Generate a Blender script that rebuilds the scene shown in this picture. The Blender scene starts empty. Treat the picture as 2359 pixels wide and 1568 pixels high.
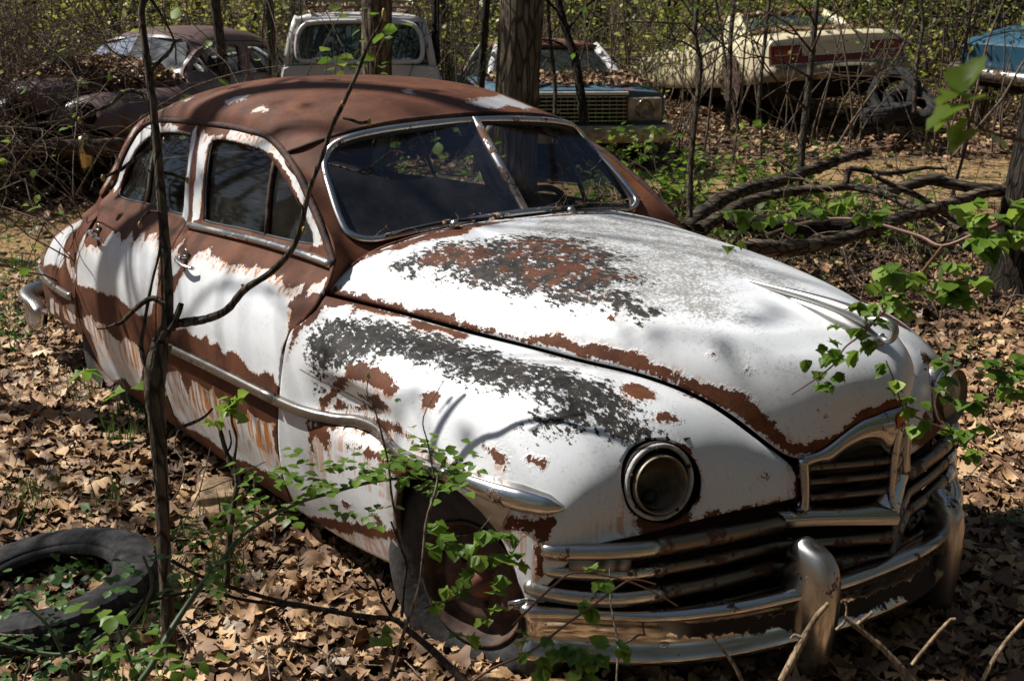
import bpy, bmesh, math, random
import numpy as np
from mathutils import Vector, Matrix
from mathutils.geometry import delaunay_2d_cdt
R=math.radians
scene=bpy.context.scene
COL=scene.collection
# ------------------------------------------------------------------ camera
cam_d=bpy.data.cameras.new('camera');cam=bpy.data.objects.new('camera',cam_d);COL.objects.link(cam);scene.camera=cam
CP=Vector((2.52158663,-2.63833949,1.8178531));YAW,PIT,ROL=R(142.18047854),R(-14.9137177),R(0.24488765)
vd=Vector((math.cos(YAW)*math.cos(PIT),math.sin(YAW)*math.cos(PIT),math.sin(PIT)))
rt=Vector((math.sin(YAW),-math.cos(YAW),0));up=rt.cross(vd)
rt,up=(math.cos(ROL)*rt+math.sin(ROL)*up),(-math.sin(ROL)*rt+math.cos(ROL)*up)
cam.matrix_world=Matrix(((rt.x,up.x,-vd.x,CP.x),(rt.y,up.y,-vd.y,CP.y),(rt.z,up.z,-vd.z,CP.z),(0,0,0,1)))
cam_d.sensor_fit='HORIZONTAL';cam_d.sensor_width=36;cam_d.lens=2678.75*36/2358;cam_d.dof.use_dof=True;cam_d.dof.focus_distance=3.6;cam_d.dof.aperture_fstop=9;cam_d.clip_start=.05;cam_d.clip_end=400
# ------------------------------------------------------------------ sky, sun, exposure
SUN_EL=R(50);SUN_DIR=Vector((.80,.52,0)).normalized()          # horizontal way the light travels
world=bpy.data.worlds.new('World');scene.world=world;world.use_nodes=True
nt=world.node_tree;bg=nt.nodes['Background'];sk=nt.nodes.new('ShaderNodeTexSky');sk.sky_type='NISHITA';sk.sun_disc=False
sk.sun_elevation=SUN_EL;sk.sun_rotation=math.atan2(-SUN_DIR.x,-SUN_DIR.y)
nt.links.new(sk.outputs[0],bg.inputs[0]);bg.inputs[1].default_value=.05
sl=bpy.data.lights.new('sun','SUN');sun=bpy.data.objects.new('sun',sl);COL.objects.link(sun)
sl.energy=5.0;sl.angle=R(.5);sl.color=(1,.965,.905)
sd_=Vector((SUN_DIR.x*math.cos(SUN_EL),SUN_DIR.y*math.cos(SUN_EL),-math.sin(SUN_EL)))
sun.rotation_euler=sd_.to_track_quat('-Z','Y').to_euler()
scene.view_settings.view_transform='Standard';scene.view_settings.look='None'
scene.view_settings.exposure=.56;scene.view_settings.gamma=1
import numpy as np
# --- geometry of the old sedan's skin (car frame: +X forward, -Y the car's right side, Z up) ---

def nspline(t,P):
    """natural cubic spline through P at parameters t; returns evaluator"""
    t=np.asarray(t,float);P=np.asarray(P,float);n=len(t)
    if P.ndim==1: P=P[:,None];flat=True
    else: flat=False
    shp=P.shape[1:];P2=P.reshape(n,-1)
    h=np.diff(t);A=np.zeros((n,n));B=np.zeros((n,P2.shape[1]))
    A[0,0]=A[-1,-1]=1
    for i in range(1,n-1):
        A[i,i-1]=h[i-1];A[i,i]=2*(h[i-1]+h[i]);A[i,i+1]=h[i]
        B[i]=6*((P2[i+1]-P2[i])/h[i]-(P2[i]-P2[i-1])/h[i-1])
    M=np.linalg.solve(A,B)
    def ev(x):
        x=np.asarray(x,float);s=x.shape;x=x.ravel()
        i=np.clip(np.searchsorted(t,x)-1,0,n-2);a=(t[i+1]-x)[:,None];b=(x-t[i])[:,None];hh=h[i][:,None]
        r=(M[i]*a**3+M[i+1]*b**3)/(6*hh)+(P2[i]/hh-M[i]*hh/6)*a+(P2[i+1]/hh-M[i+1]*hh/6)*b
        return r[:,0].reshape(s) if flat else r.reshape(s+shp)
    return ev
def pchip(xs,ys):
    """monotone cubic"""
    xs=np.asarray(xs,float);ys=np.asarray(ys,float)
    h=np.diff(xs);d=np.diff(ys)/h;m=np.zeros_like(ys)
    for i in range(1,len(xs)-1):
        if d[i-1]*d[i]>0: m[i]=2*d[i-1]*d[i]/(d[i-1]+d[i])
    m[0]=d[0];m[-1]=d[-1]
    def ev(x):
        x=np.asarray(x,float);xc=np.clip(x,xs[0],xs[-1]);i=np.clip(np.searchsorted(xs,xc)-1,0,len(xs)-2)
        t=(xc-xs[i])/h[i];a=(1+2*t)*(1-t)**2;b=t*(1-t)**2;c=t*t*(3-2*t);e=t*t*(t-1)
        return a*ys[i]+b*h[i]*m[i]+c*ys[i+1]+e*h[i]*m[i+1]
    return ev
SZ=pchip([.10,.16,.22,.30,.45,.62,.75,.85,.93,.99,1.03,1.055,1.09,1.2,1.3,1.38,1.44,1.52],
         [.84,.885,.92,.945,.975,.985,.975,.95,.912,.868,.828,.803,.785,.755,.72,.685,.645,.56])
SX=pchip([-4.3,-4.18,-4.12,-4.0,-3.85,-3.6,-3.2,-2.8,-2.3,-1.5,-.8,0,.3,.45],
         [.55,.72,.80,.87,.905,.94,.965,.983,.996,1,1,.995,.985,.965])
def SY(x,z):
    k=SX(x);g=1-.14*np.clip((-2.4-x)/1.,0,2)**2
    w=np.clip((z-1.0)/.12,0,1);w=w*w*(3-2*w)
    return SZ(z)*k*(1-w+w*g)
class Net:
    def __init__(s,rows,tu=None,tv=None):
        P=np.array(rows,float)   # [station u][row v][3]
        if tu is None:
            d=np.linalg.norm(np.diff(P,axis=0),axis=2).mean(1)**.7;tu=np.r_[0,np.cumsum(d)]
            tu=tu/tu[-1]
        if tv is None:
            d=np.linalg.norm(np.diff(P,axis=1),axis=2).mean(0)**.7;tv=np.r_[0,np.cumsum(d)]
            tv=tv/tv[-1]
        s.tu,s.tv,s.P=tu,tv,P;s.eu=nspline(tu,P)
    def __call__(s,u,v):
        u=np.asarray(u,float);v=np.asarray(v,float);sh=u.shape;u=u.ravel();v=v.ravel()
        R=s.eu(u)                       # n,rows,3
        # second spline along v, per point: linear system shared
        n=len(s.tv);t=s.tv;h=np.diff(t);A=np.zeros((n,n));A[0,0]=A[-1,-1]=1
        B=np.zeros((n,len(u),3));Rt=R.transpose(1,0,2)
        for i in range(1,n-1):
            A[i,i-1]=h[i-1];A[i,i]=2*(h[i-1]+h[i]);A[i,i+1]=h[i]
            B[i]=6*((Rt[i+1]-Rt[i])/h[i]-(Rt[i]-Rt[i-1])/h[i-1])
        M=np.linalg.solve(A,B.reshape(n,-1)).reshape(B.shape)
        i=np.clip(np.searchsorted(t,v)-1,0,n-2);k=np.arange(len(u))
        a=(t[i+1]-v)[:,None];b=(v-t[i])[:,None];hh=h[i][:,None]
        r=(M[i,k]*a**3+M[i+1,k]*b**3)/(6*hh)+(Rt[i,k]/hh-M[i,k]*hh/6)*a+(Rt[i+1,k]/hh-M[i+1,k]*hh/6)*b
        return r.reshape(sh+(3,))
def dent(x,z):
    up=np.clip((z-.60)/.06,0,1);up=up*up*(3-2*up)
    return .070*np.exp(-(np.abs(x+.43)/.23)**3-(np.abs(z-.69)/.085)**3)*(.25+.75*up)
class Dented(Net):
    def __call__(s,u,v):
        P=super().__call__(u,v);w=np.clip((P[...,1]-.85)/.06,0,1)
        P[...,1]-=dent(P[...,0],P[...,2])*w;return P
def hoodnet():
    c=[(-.80,1.160),(-.65,1.159),(-.48,1.153),(-.2,1.138),(.05,1.122),(.24,1.10),(.42,1.075),(.62,1.035),(.755,.985),(.812,.92),(.822,.852)]
    s=[(-.775,.845,.990),(-.64,.775,.968),(-.489,.715,.954),(-.234,.652,.942),(-.012,.59,.93),(.173,.535,.918),(.321,.475,.905),(.498,.385,.85),(.599,.32,.778),(.65,.27,.727),(.68,.23,.712)]
    out=[]
    for k,((cx,cz),(sx,sy,sz)) in enumerate(zip(c,s)):
        row=[];w=min(1,max(0,(k-5)/3.))
        for fy,fz,fx in ((0,1,0),(.3,.965,.04),(.55,.87,.13),(.76,.66,.32),(.91,.33,.65),(1,0,1)):
            fx=fx*(1-w)+w*{0:0,.3:.14,.55:.34,.76:.58,.91:.80,1:1}[fy];row.append((cx+(sx-cx)*fx,sy*fy,sz+(cz-sz)*fz))
        out.append(row)
    out[0]=[(-.785,0,1.158),(-.785,.24,1.156),(-.79,.44,1.138),(-.825,.62,1.092),(-.83,.73,1.048),(-.775,.845,.990)]
    out[-1]=[(.822,0,.852),(.80,.06,.838),(.765,.115,.808),(.735,.165,.765),(.708,.205,.728),(.68,.232,.713)]
    return Net(out)
def fendernet():
    def sd(x,z): return (x,float(SY(x,z)),z)
    o=[]
    o.append([(-.768,.855,.982),(-.757,.885,.955),sd(-.79,.90),sd(-.85,.83),sd(-.873,.62),sd(-.92,.42),sd(-.94,.30),sd(-.95,.19)])
    o.append([(-.489,.722,.949),(-.50,.80,.94),(-.51,.875,.905),sd(-.54,.80),sd(-.56,.63),sd(-.58,.42),sd(-.60,.30),sd(-.6,.20)])
    o.append([(-.234,.66,.935),(-.26,.73,.935),(-.26,.835,.908),sd(-.26,.80),sd(-.26,.64),sd(-.28,.44),sd(-.28,.34),sd(-.28,.24)])
    o.append([(-.012,.595,.924),(-.005,.69,.922),(0,.80,.905),(0,.915,.81),sd(0,.65),sd(0,.46),sd(0,.36),sd(0,.27)])
    o.append([(.173,.54,.912),(.18,.64,.916),(.19,.755,.90),(.20,.89,.805),(.2,.97,.64),(.19,.965,.47),(.18,.955,.37),(.18,.94,.28)])
    o.append([(.321,.48,.899),(.33,.555,.905),(.34,.675,.888),(.35,.83,.795),(.34,.932,.645),(.32,.938,.48),(.295,.94,.38),(.285,.93,.29)])
    o.append([(.498,.39,.843),(.495,.47,.853),(.48,.60,.838),(.455,.77,.765),(.42,.89,.645),(.385,.92,.49),(.36,.925,.40),(.345,.92,.31)])
    o.append([(.597,.325,.77),(.587,.42,.783),(.555,.56,.772),(.505,.74,.715),(.455,.865,.625),(.415,.905,.49),(.385,.918,.41),(.365,.915,.33)])
    o.append([(.648,.275,.72),(.63,.385,.718),(.59,.53,.70),(.53,.71,.65),(.470,.845,.585),(.425,.895,.48),(.395,.912,.41),(.378,.912,.34)])
    o.append([(.680,.243,.67),(.66,.34,.66),(.61,.50,.635),(.54,.68,.60),(.48,.83,.555),(.43,.89,.47),(.40,.908,.41),(.383,.91,.35)])
    o.append([(.69,.245,.61),(.672,.32,.605),(.625,.48,.598),(.553,.69,.575),(.490,.82,.548),(.435,.88,.46),(.405,.905,.41),(.388,.905,.36)])
    return Dented(o)
def roofnet():
    o=[[(-1.135,0,1.512),(-1.155,.30,1.497),(-1.19,.48,1.468),(-1.25,.605,1.428),(-1.34,.685,1.385)],
       [(-1.27,0,1.555),(-1.29,.30,1.543),(-1.33,.5,1.495),(-1.38,.61,1.462),(-1.45,.685,1.418)],
       [(-1.5,0,1.596),(-1.51,.30,1.585),(-1.54,.51,1.533),(-1.57,.61,1.485),(-1.62,.672,1.440)],
       [(-1.9,0,1.624),(-1.9,.30,1.612),(-1.9,.52,1.565),(-1.9,.612,1.505),(-1.9,.66,1.447)],
       [(-2.4,0,1.606),(-2.4,.30,1.595),(-2.4,.52,1.548),(-2.4,.605,1.498),(-2.4,.66,1.443)],
       [(-2.8,0,1.54),(-2.79,.30,1.528),(-2.77,.50,1.487),(-2.74,.59,1.462),(-2.70,.648,1.424)],
       [(-3.12,0,1.445),(-3.10,.29,1.43),(-3.07,.47,1.39),(-3.04,.60,1.375),(-2.90,.635,1.34)],
       [(-3.34,0,1.32),(-3.32,.28,1.305),(-3.36,.49,1.265),(-3.25,.615,1.232),(-3.02,.63,1.215)],
       [(-3.5,0,1.12),(-3.46,.28,1.105),(-3.50,.50,1.065),(-3.40,.67,1.035),(-3.10,.66,1.04)]]
    for r in o[1:]:
        x,y,z=r[-1];r[-1]=(x,float(SY(x,z))+.003,z)
    return Net(o)
def quarternet():
    def sd(x,z): return (x,float(SY(x,z)),z)
    o=[[(-2.97,.80,1.018),(-2.925,.888,.95),sd(-2.95,.86),sd(-3.04,.62),sd(-3.05,.47),sd(-3.05,.38)],
       [(-3.3,.765,.935),(-3.3,.84,.885),(-3.3,.895,.80),sd(-3.3,.62),sd(-3.3,.46),sd(-3.3,.37)],
       [(-3.6,.74,.865),(-3.6,.825,.82),(-3.6,.885,.735),sd(-3.6,.59),sd(-3.6,.45),sd(-3.6,.355)],
       [(-3.88,.66,.775),(-3.88,.765,.735),(-3.88,.835,.665),(-3.89,.875,.56),(-3.89,.87,.44),(-3.88,.86,.33)],
       [(-4.05,.52,.66),(-4.04,.64,.635),(-4.03,.74,.585),(-4.03,.80,.50),(-4.03,.80,.42),(-4.02,.79,.34)],
       [(-4.14,.30,.575),(-4.14,.42,.555),(-4.135,.50,.52),(-4.13,.55,.46),(-4.13,.56,.40),(-4.12,.56,.34)],
       [(-4.17,0,.56),(-4.17,0,.54),(-4.17,0,.50),(-4.17,0,.45),(-4.17,0,.40),(-4.16,0,.35)]]
    return Net(o)
def trunknet():
    o=[[(-3.5,0,1.118),(-3.46,.28,1.102),(-3.50,.50,1.062),(-3.40,.67,1.032),(-2.97,.80,1.016)],
       [(-3.64,0,1.06),(-3.62,.3,1.04),(-3.58,.52,1.0),(-3.50,.66,.965),(-3.3,.765,.935)],
       [(-3.86,0,.95),(-3.84,.3,.94),(-3.79,.5,.91),(-3.72,.64,.885),(-3.6,.74,.865)],
       [(-4.02,0,.82),(-4.0,.25,.81),(-3.97,.42,.80),(-3.93,.55,.79),(-3.88,.66,.775)],
       [(-4.12,0,.685),(-4.11,.16,.68),(-4.10,.3,.675),(-4.08,.42,.668),(-4.05,.52,.66)],
       [(-4.165,0,.585),(-4.162,.08,.583),(-4.158,.15,.58),(-4.15,.22,.578),(-4.14,.30,.575)]]
    return Net(o)
def wsnet():
    i=[(-1.119,0,1.483),(-1.13,.30,1.469),(-1.158,.49,1.445),(-1.185,.575,1.412),(-1.165,.625,1.352),(-1.06,.66,1.26),(-.97,.678,1.18),(-.92,.672,1.138),(-.885,.61,1.118),(-.86,.5,1.128),(-.825,.25,1.155),(-.796,0,1.170)]
    e=[(-1.135,0,1.512),(-1.155,.30,1.497),(-1.19,.48,1.468),(-1.25,.605,1.428),(-1.34,.685,1.385),(-1.19,.715,1.326),(-1.0,.745,1.220),(-.805,.793,1.078),(-.77,.845,.995),(-.835,.71,1.058),(-.79,.42,1.142),(-.785,0,1.160)]
    o=[]
    for a,b in zip(i,e):
        a=np.array(a);b=np.array(b);m=(a+b)/2;o.append([a,a*.75+b*.25,m,a*.25+b*.75,b])
    return Net(o)
HOOD=hoodnet();QUA=quarternet();TRU=trunknet();WSN=wsnet();FEN=fendernet();ROOF=roofnet()
# ------------------------------------------------------------------ helpers
def tagged(o,label=None,cat=None,group=None,kind=None):
    if label:o['label']=label
    if cat:o['category']=cat
    if group:o['group']=group
    if kind:o['kind']=kind
    return o
def empty(name,loc=(0,0,0),rz=0,**k):
    o=bpy.data.objects.new(name,None);COL.objects.link(o);o.location=loc;o.rotation_euler=(0,0,rz);o.empty_display_size=.2
    return tagged(o,**k)
def mesh(name,V,F,mat=None,parent=None,smooth=True,attrs=None,fattr=None,**k):
    me=bpy.data.meshes.new(name)
    V=np.asarray(V,float)
    if isinstance(F,np.ndarray):
        n,m=F.shape
        me.vertices.add(len(V));me.vertices.foreach_set('co',V.astype(np.float32).ravel())
        me.loops.add(n*m);me.loops.foreach_set('vertex_index',F.astype(np.int32).ravel())
        me.polygons.add(n);me.polygons.foreach_set('loop_start',np.arange(0,n*m,m,dtype=np.int32))
        me.polygons.foreach_set('loop_total',np.full(n,m,dtype=np.int32))
        me.update(calc_edges=True)
    else:
        me.from_pydata([tuple(v) for v in V],[],F);me.update()
    if smooth: me.polygons.foreach_set('use_smooth',np.ones(len(me.polygons),bool))
    if attrs:
        for an,av in attrs.items():
            a=me.attributes.new(an,'FLOAT','POINT');a.data.foreach_set('value',np.asarray(av,np.float32))
    if fattr:
        for an,av in fattr.items():
            a=me.attributes.new(an,'FLOAT','FACE');a.data.foreach_set('value',np.asarray(av,np.float32))
    o=bpy.data.objects.new(name,me);COL.objects.link(o)
    if mat: me.materials.append(mat)
    if parent: o.parent=parent
    return tagged(o,**k)
def smooth_by_angle(o,deg=35):
    me=o.data;bm=bmesh.new();bm.from_mesh(me)
    for e in bm.edges:
        e.smooth=not(len(e.link_faces)==2 and e.calc_face_angle(0)>R(deg))
    bm.to_mesh(me);bm.free()
def inpoly(P,poly):
    P=np.asarray(P);x,y=P[:,0],P[:,1];poly=np.asarray(poly);c=np.zeros(len(P),bool);n=len(poly)
    for i in range(n):
        x1,y1=poly[i];x2,y2=poly[(i+1)%n]
        if y1==y2: continue
        m=((y1>y)!=(y2>y))&(x<(x2-x1)*(y-y1)/(y2-y1)+x1);c^=m
    return c
def distpoly(P,poly,closed=True):
    P=np.asarray(P,float);poly=np.asarray(poly,float);d=np.full(len(P),1e9);n=len(poly)
    for i in range(n if closed else n-1):
        a=poly[i];b=poly[(i+1)%n];ab=b-a;L=ab@ab+1e-12
        t=np.clip(((P-a)@ab)/L,0,1);q=a+t[:,None]*ab;d=np.minimum(d,np.hypot(*(P-q).T))
    return d
def sdf(P,polys):
    """signed distance, positive inside the union"""
    ins=np.zeros(len(P),bool);d=np.full(len(P),1e9)
    for p in polys: ins|=inpoly(P,p);d=np.minimum(d,distpoly(P,p))
    return np.where(ins,d,-d)
def catmull(pts,n=8,closed=True):
    pts=np.asarray(pts,float);N=len(pts);out=[]
    for i in range(N if closed else N-1):
        p1=pts[i];p2=pts[(i+1)%N];p0=pts[(i-1)%N] if closed or i>0 else 2*p1-p2;p3=pts[(i+2)%N] if closed or i<N-2 else 2*p2-p1
        for t in np.linspace(0,1,n,endpoint=False):
            out.append(.5*((2*p1)+(-p0+p2)*t+(2*p0-5*p1+4*p2-p3)*t*t+(-p0+3*p1-3*p2+p3)*t**3))
    if not closed: out.append(pts[-1])
    return np.array(out)
def resample(poly,step,closed=True):
    poly=np.asarray(poly,float)
    if closed: poly=np.vstack([poly,poly[:1]])
    s=np.r_[0,np.cumsum(np.hypot(*np.diff(poly,axis=0).T))] if poly.shape[1]==2 else np.r_[0,np.cumsum(np.linalg.norm(np.diff(poly,axis=0),axis=1))]
    out=[]
    for i in range(len(poly)-1):          # keep every corner
        L=s[i+1]-s[i];k=max(1,int(round(L/step)))
        for j in range(k): out.append(poly[i]+(poly[i+1]-poly[i])*j/k)
    if not closed: out.append(poly[-1])
    return np.array(out)
def triangulate(outline,holes,step,aspect=1.0,rng=None):
    """points fill outline (2D) with holes cut; returns verts2d, tris"""
    loops=[resample(outline,step)]+[resample(h,step) for h in holes]
    V=[];E=[]
    for L in loops:
        b=len(V);V+=list(map(tuple,L));E+=[(b+i,b+(i+1)%len(L)) for i in range(len(L))]
    lo=np.min(loops[0],0);hi=np.max(loops[0],0)
    gx,gy=np.meshgrid(np.arange(lo[0],hi[0],step),np.arange(lo[1],hi[1],step*aspect));gx=gx+(np.arange(gx.shape[0])%2)[:,None]*step*.5
    G=np.c_[gx.ravel(),gy.ravel()];k=inpoly(G,loops[0])
    for h in loops[1:]: k&=~inpoly(G,h)
    G=G[k];d=np.full(len(G),9.)
    for L in loops: d=np.minimum(d,distpoly(G,L))
    G=G[d>step*.45];V+=list(map(tuple,G))
    r=delaunay_2d_cdt([Vector(v) for v in V],E,[],0,1e-7)
    vo=np.array([tuple(v) for v in r[0]]);T=np.array([tuple(f) for f in r[2]]);c=vo[T].mean(1)
    k=inpoly(c,loops[0])
    for h in loops[1:]: k&=~inpoly(c,h)
    T=T[k];used=np.unique(T);mp=-np.ones(len(vo),int);mp[used]=np.arange(len(used))
    return vo[used],mp[T]
def orient(V,T,out):
    """flip triangles so that normals agree with direction function out(centres)->vectors"""
    a,b,c=V[T[:,0]],V[T[:,1]],V[T[:,2]];n=np.cross(b-a,c-a);ce=(a+b+c)/3
    if (n*out(ce)).sum()<0: T=T[:,::-1].copy()
    return T
def solid(o,th,off=-1):
    m=o.modifiers.new('thickness','SOLIDIFY');m.thickness=th;m.offset=off;m.use_rim=True;return o
def sweep(name,path,sec,upv=(0,0,1),mat=None,parent=None,closed=False,caps=True,scale=None,frames=None,**k):
    """sweep closed 2D section (side,up) along a 3D path; side = tangent x up"""
    P=np.asarray(path,float);n=len(P)
    if closed: T=np.roll(P,-1,0)-np.roll(P,1,0)
    else: T=np.gradient(P,axis=0)
    T/=np.linalg.norm(T,axis=1)[:,None]+1e-12
    U=np.broadcast_to(np.asarray(upv,float),P.shape)
    S=np.cross(T,U);S/=np.linalg.norm(S,axis=1)[:,None]+1e-12;U=np.cross(S,T)
    sec=np.asarray(sec,float);m=len(sec)
    sc=np.ones(n) if scale is None else np.asarray(scale,float)
    if sc.ndim==1: sc=np.c_[sc,sc]
    V=P[:,None]+S[:,None]*(sec[None,:,0,None]*sc[:,0,None,None])+U[:,None]*(sec[None,:,1,None]*sc[:,1,None,None])
    V=V.reshape(-1,3);F=[]
    for i in range(n if closed else n-1):
        a=i*m;b=((i+1)%n)*m
        for j in range(m): F.append((a+j,a+(j+1)%m,b+(j+1)%m,b+j))
    if not closed and caps: F.append(tuple(range(m))[::-1]);F.append(tuple((n-1)*m+j for j in range(m)))
    o=mesh(name,V,F,mat,parent,**k);return o
def circ(r,n=10,ry=None,ph=0):
    a=np.linspace(0,2*np.pi,n,endpoint=False)+ph;return np.c_[r*np.cos(a),(ry or r)*np.sin(a)]
def lathe(name,prof,o,ax,mat=None,parent=None,n=40,**k):
    """revolve (r,h) profile about axis ax at o"""
    ax=Vector(ax).normalized();q=ax.to_track_quat('Z','Y').to_matrix();V=[];F=[]
    for i in range(n):
        a=2*math.pi*i/n
        for r,h in prof: V.append(Vector(o)+q@Vector((r*math.cos(a),r*math.sin(a),h)))
    m=len(prof)
    for i in range(n):
        for j in range(m-1): F.append((i*m+j,((i+1)%n)*m+j,((i+1)%n)*m+j+1,i*m+j+1))
    return mesh(name,V,F,mat,parent,**k)
def boxv(c,s,M=None):
    c=np.array(c,float);h=np.array(s,float)/2
    V=np.array([(x,y,z) for x in (-1,1) for y in (-1,1) for z in (-1,1)])*h
    if M is not None: V=V@np.array(M).T
    F=[(0,1,3,2),(4,6,7,5),(0,4,5,1),(2,3,7,6),(0,2,6,4),(1,5,7,3)]
    return V+c,F
def box(name,c,s,mat=None,parent=None,M=None,bev=0,**k):
    V,F=boxv(c,s,M);o=mesh(name,V,F,mat,parent,smooth=False,**k)
    if bev:
        b=o.modifiers.new('bevel','BEVEL');b.width=bev;b.segments=3
    return o
def mirror_obj(o,name=None):
    """a copy mirrored to the car's other side"""
    me=o.data.copy();n=len(me.vertices);co=np.empty(n*3,np.float32);me.vertices.foreach_get('co',co);co=co.reshape(-1,3);co[:,1]*=-1
    me.vertices.foreach_set('co',co.ravel());me.flip_normals();c=o.copy();c.data=me;COL.objects.link(c);c.parent=o.parent
    return c
def net_grid(net,nu,nv,side=-1,u0=0,u1=1,v0=0,v1=1):
    u,v=np.meshgrid(np.linspace(u0,u1,nu),np.linspace(v0,v1,nv),indexing='ij')
    P=net(u,v);P=P*np.array([1,side,1]);V=P.reshape(-1,3)
    F=[(i*nv+j,i*nv+j+1,(i+1)*nv+j+1,(i+1)*nv+j) for i in range(nu-1) for j in range(nv-1)]
    return V,np.array(F),u.ravel(),v.ravel()
class Inv:
    """closest (u,v) on a net for a 3D point"""
    def __init__(s,net,n=220):
        s.u,s.v=np.meshgrid(np.linspace(0,1,n),np.linspace(0,1,n),indexing='ij');s.P=net(s.u,s.v).reshape(-1,3)
    def __call__(s,p):
        i=((s.P-np.asarray(p))**2).sum(1).argmin();return s.u.ravel()[i],s.v.ravel()[i]
# ------------------------------------------------------------------ materials
def newmat(name):
    m=bpy.data.materials.new(name);m.use_nodes=True;nt=m.node_tree;b=nt.nodes['Principled BSDF'];return m,nt,b
class NB:
    """small node-building helper"""
    def __init__(s,nt): s.nt=nt
    def n(s,t,**k):
        x=s.nt.nodes.new(t)
        for a,v in k.items(): setattr(x,a,v)
        return x
    def l(s,a,b): s.nt.links.new(a,b)
    def val(s,sock,v):
        if isinstance(v,(int,float)): sock.default_value=v
        elif isinstance(v,tuple): sock.default_value=v if len(v)==len(sock.default_value) else v+(1,)
        else: s.l(v,sock)
    def math(s,op,a,b=0,c=None,clamp=False):
        x=s.n('ShaderNodeMath',operation=op,use_clamp=clamp);s.val(x.inputs[0],a);s.val(x.inputs[1],b)
        if c is not None: s.val(x.inputs[2],c)
        return x.outputs[0]
    def ramp(s,v,a,b,lo=0.,hi=1.):
        x=s.n('ShaderNodeMapRange');x.interpolation_type='SMOOTHSTEP' if hi>lo else 'SMOOTHSTEP';s.val(x.inputs[0],v);s.val(x.inputs[1],a);s.val(x.inputs[2],b);s.val(x.inputs[3],lo);s.val(x.inputs[4],hi);return x.outputs[0]
    def mix(s,f,a,b,bt='MIX'):
        x=s.n('ShaderNodeMix',data_type='RGBA',blend_type=bt);s.val(x.inputs[0],f);s.val(x.inputs[6],a);s.val(x.inputs[7],b);return x.outputs[2]
    def mixf(s,f,a,b):
        x=s.n('ShaderNodeMix',data_type='FLOAT');s.val(x.inputs[0],f);s.val(x.inputs[2],a);s.val(x.inputs[3],b);return x.outputs[0]
    def coord(s,kind='Object',scale=(1,1,1),rot=(0,0,0)):
        t=s.n('ShaderNodeTexCoord');m=s.n('ShaderNodeMapping');s.l(t.outputs[kind],m.inputs[0]);m.inputs['Scale'].default_value=scale;m.inputs['Rotation'].default_value=rot;return m.outputs[0]
    def noise(s,co,scale,detail=4,rough=.55,dist=0,out=0):
        x=s.n('ShaderNodeTexNoise');s.l(co,x.inputs['Vector']);x.inputs['Scale'].default_value=scale;x.inputs['Detail'].default_value=detail;x.inputs['Roughness'].default_value=rough;x.inputs['Distortion'].default_value=dist;return x.outputs[out]
    def vor(s,co,scale,feat='F1',rnd=1,out=0):
        x=s.n('ShaderNodeTexVoronoi',feature=feat);s.l(co,x.inputs['Vector']);x.inputs['Scale'].default_value=scale;x.inputs['Randomness'].default_value=rnd;return x.outputs[out]
    def attr(s,name):
        x=s.n('ShaderNodeAttribute',attribute_name=name);return x.outputs['Fac']
    def bump(s,h,strength=.3,dist=.01,normal=None):
        x=s.n('ShaderNodeBump');s.val(x.inputs['Height'],h);x.inputs['Strength'].default_value=strength;x.inputs['Distance'].default_value=dist
        if normal is not None: s.l(normal,x.inputs['Normal'])
        return x.outputs[0]
def simple(name,col,rough=.6,metal=0,nscale=0,namp=.3,bump=0,spec=.5):
    m,nt,b=newmat(name);N=NB(nt);b.inputs['Roughness'].default_value=rough;b.inputs['Metallic'].default_value=metal;b.inputs['Specular IOR Level'].default_value=spec
    if nscale:
        co=N.coord();f=N.noise(co,nscale,5,.6)
        c=N.mix(N.ramp(f,.3,.7),tuple(x*(1-namp) for x in col),tuple(min(1,x*(1+namp)) for x in col));N.l(c,b.inputs['Base Color'])
        if bump: N.l(N.bump(f,bump,.02),b.inputs['Normal'])
    else: b.inputs['Base Color'].default_value=col+(1,)
    return m
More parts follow.
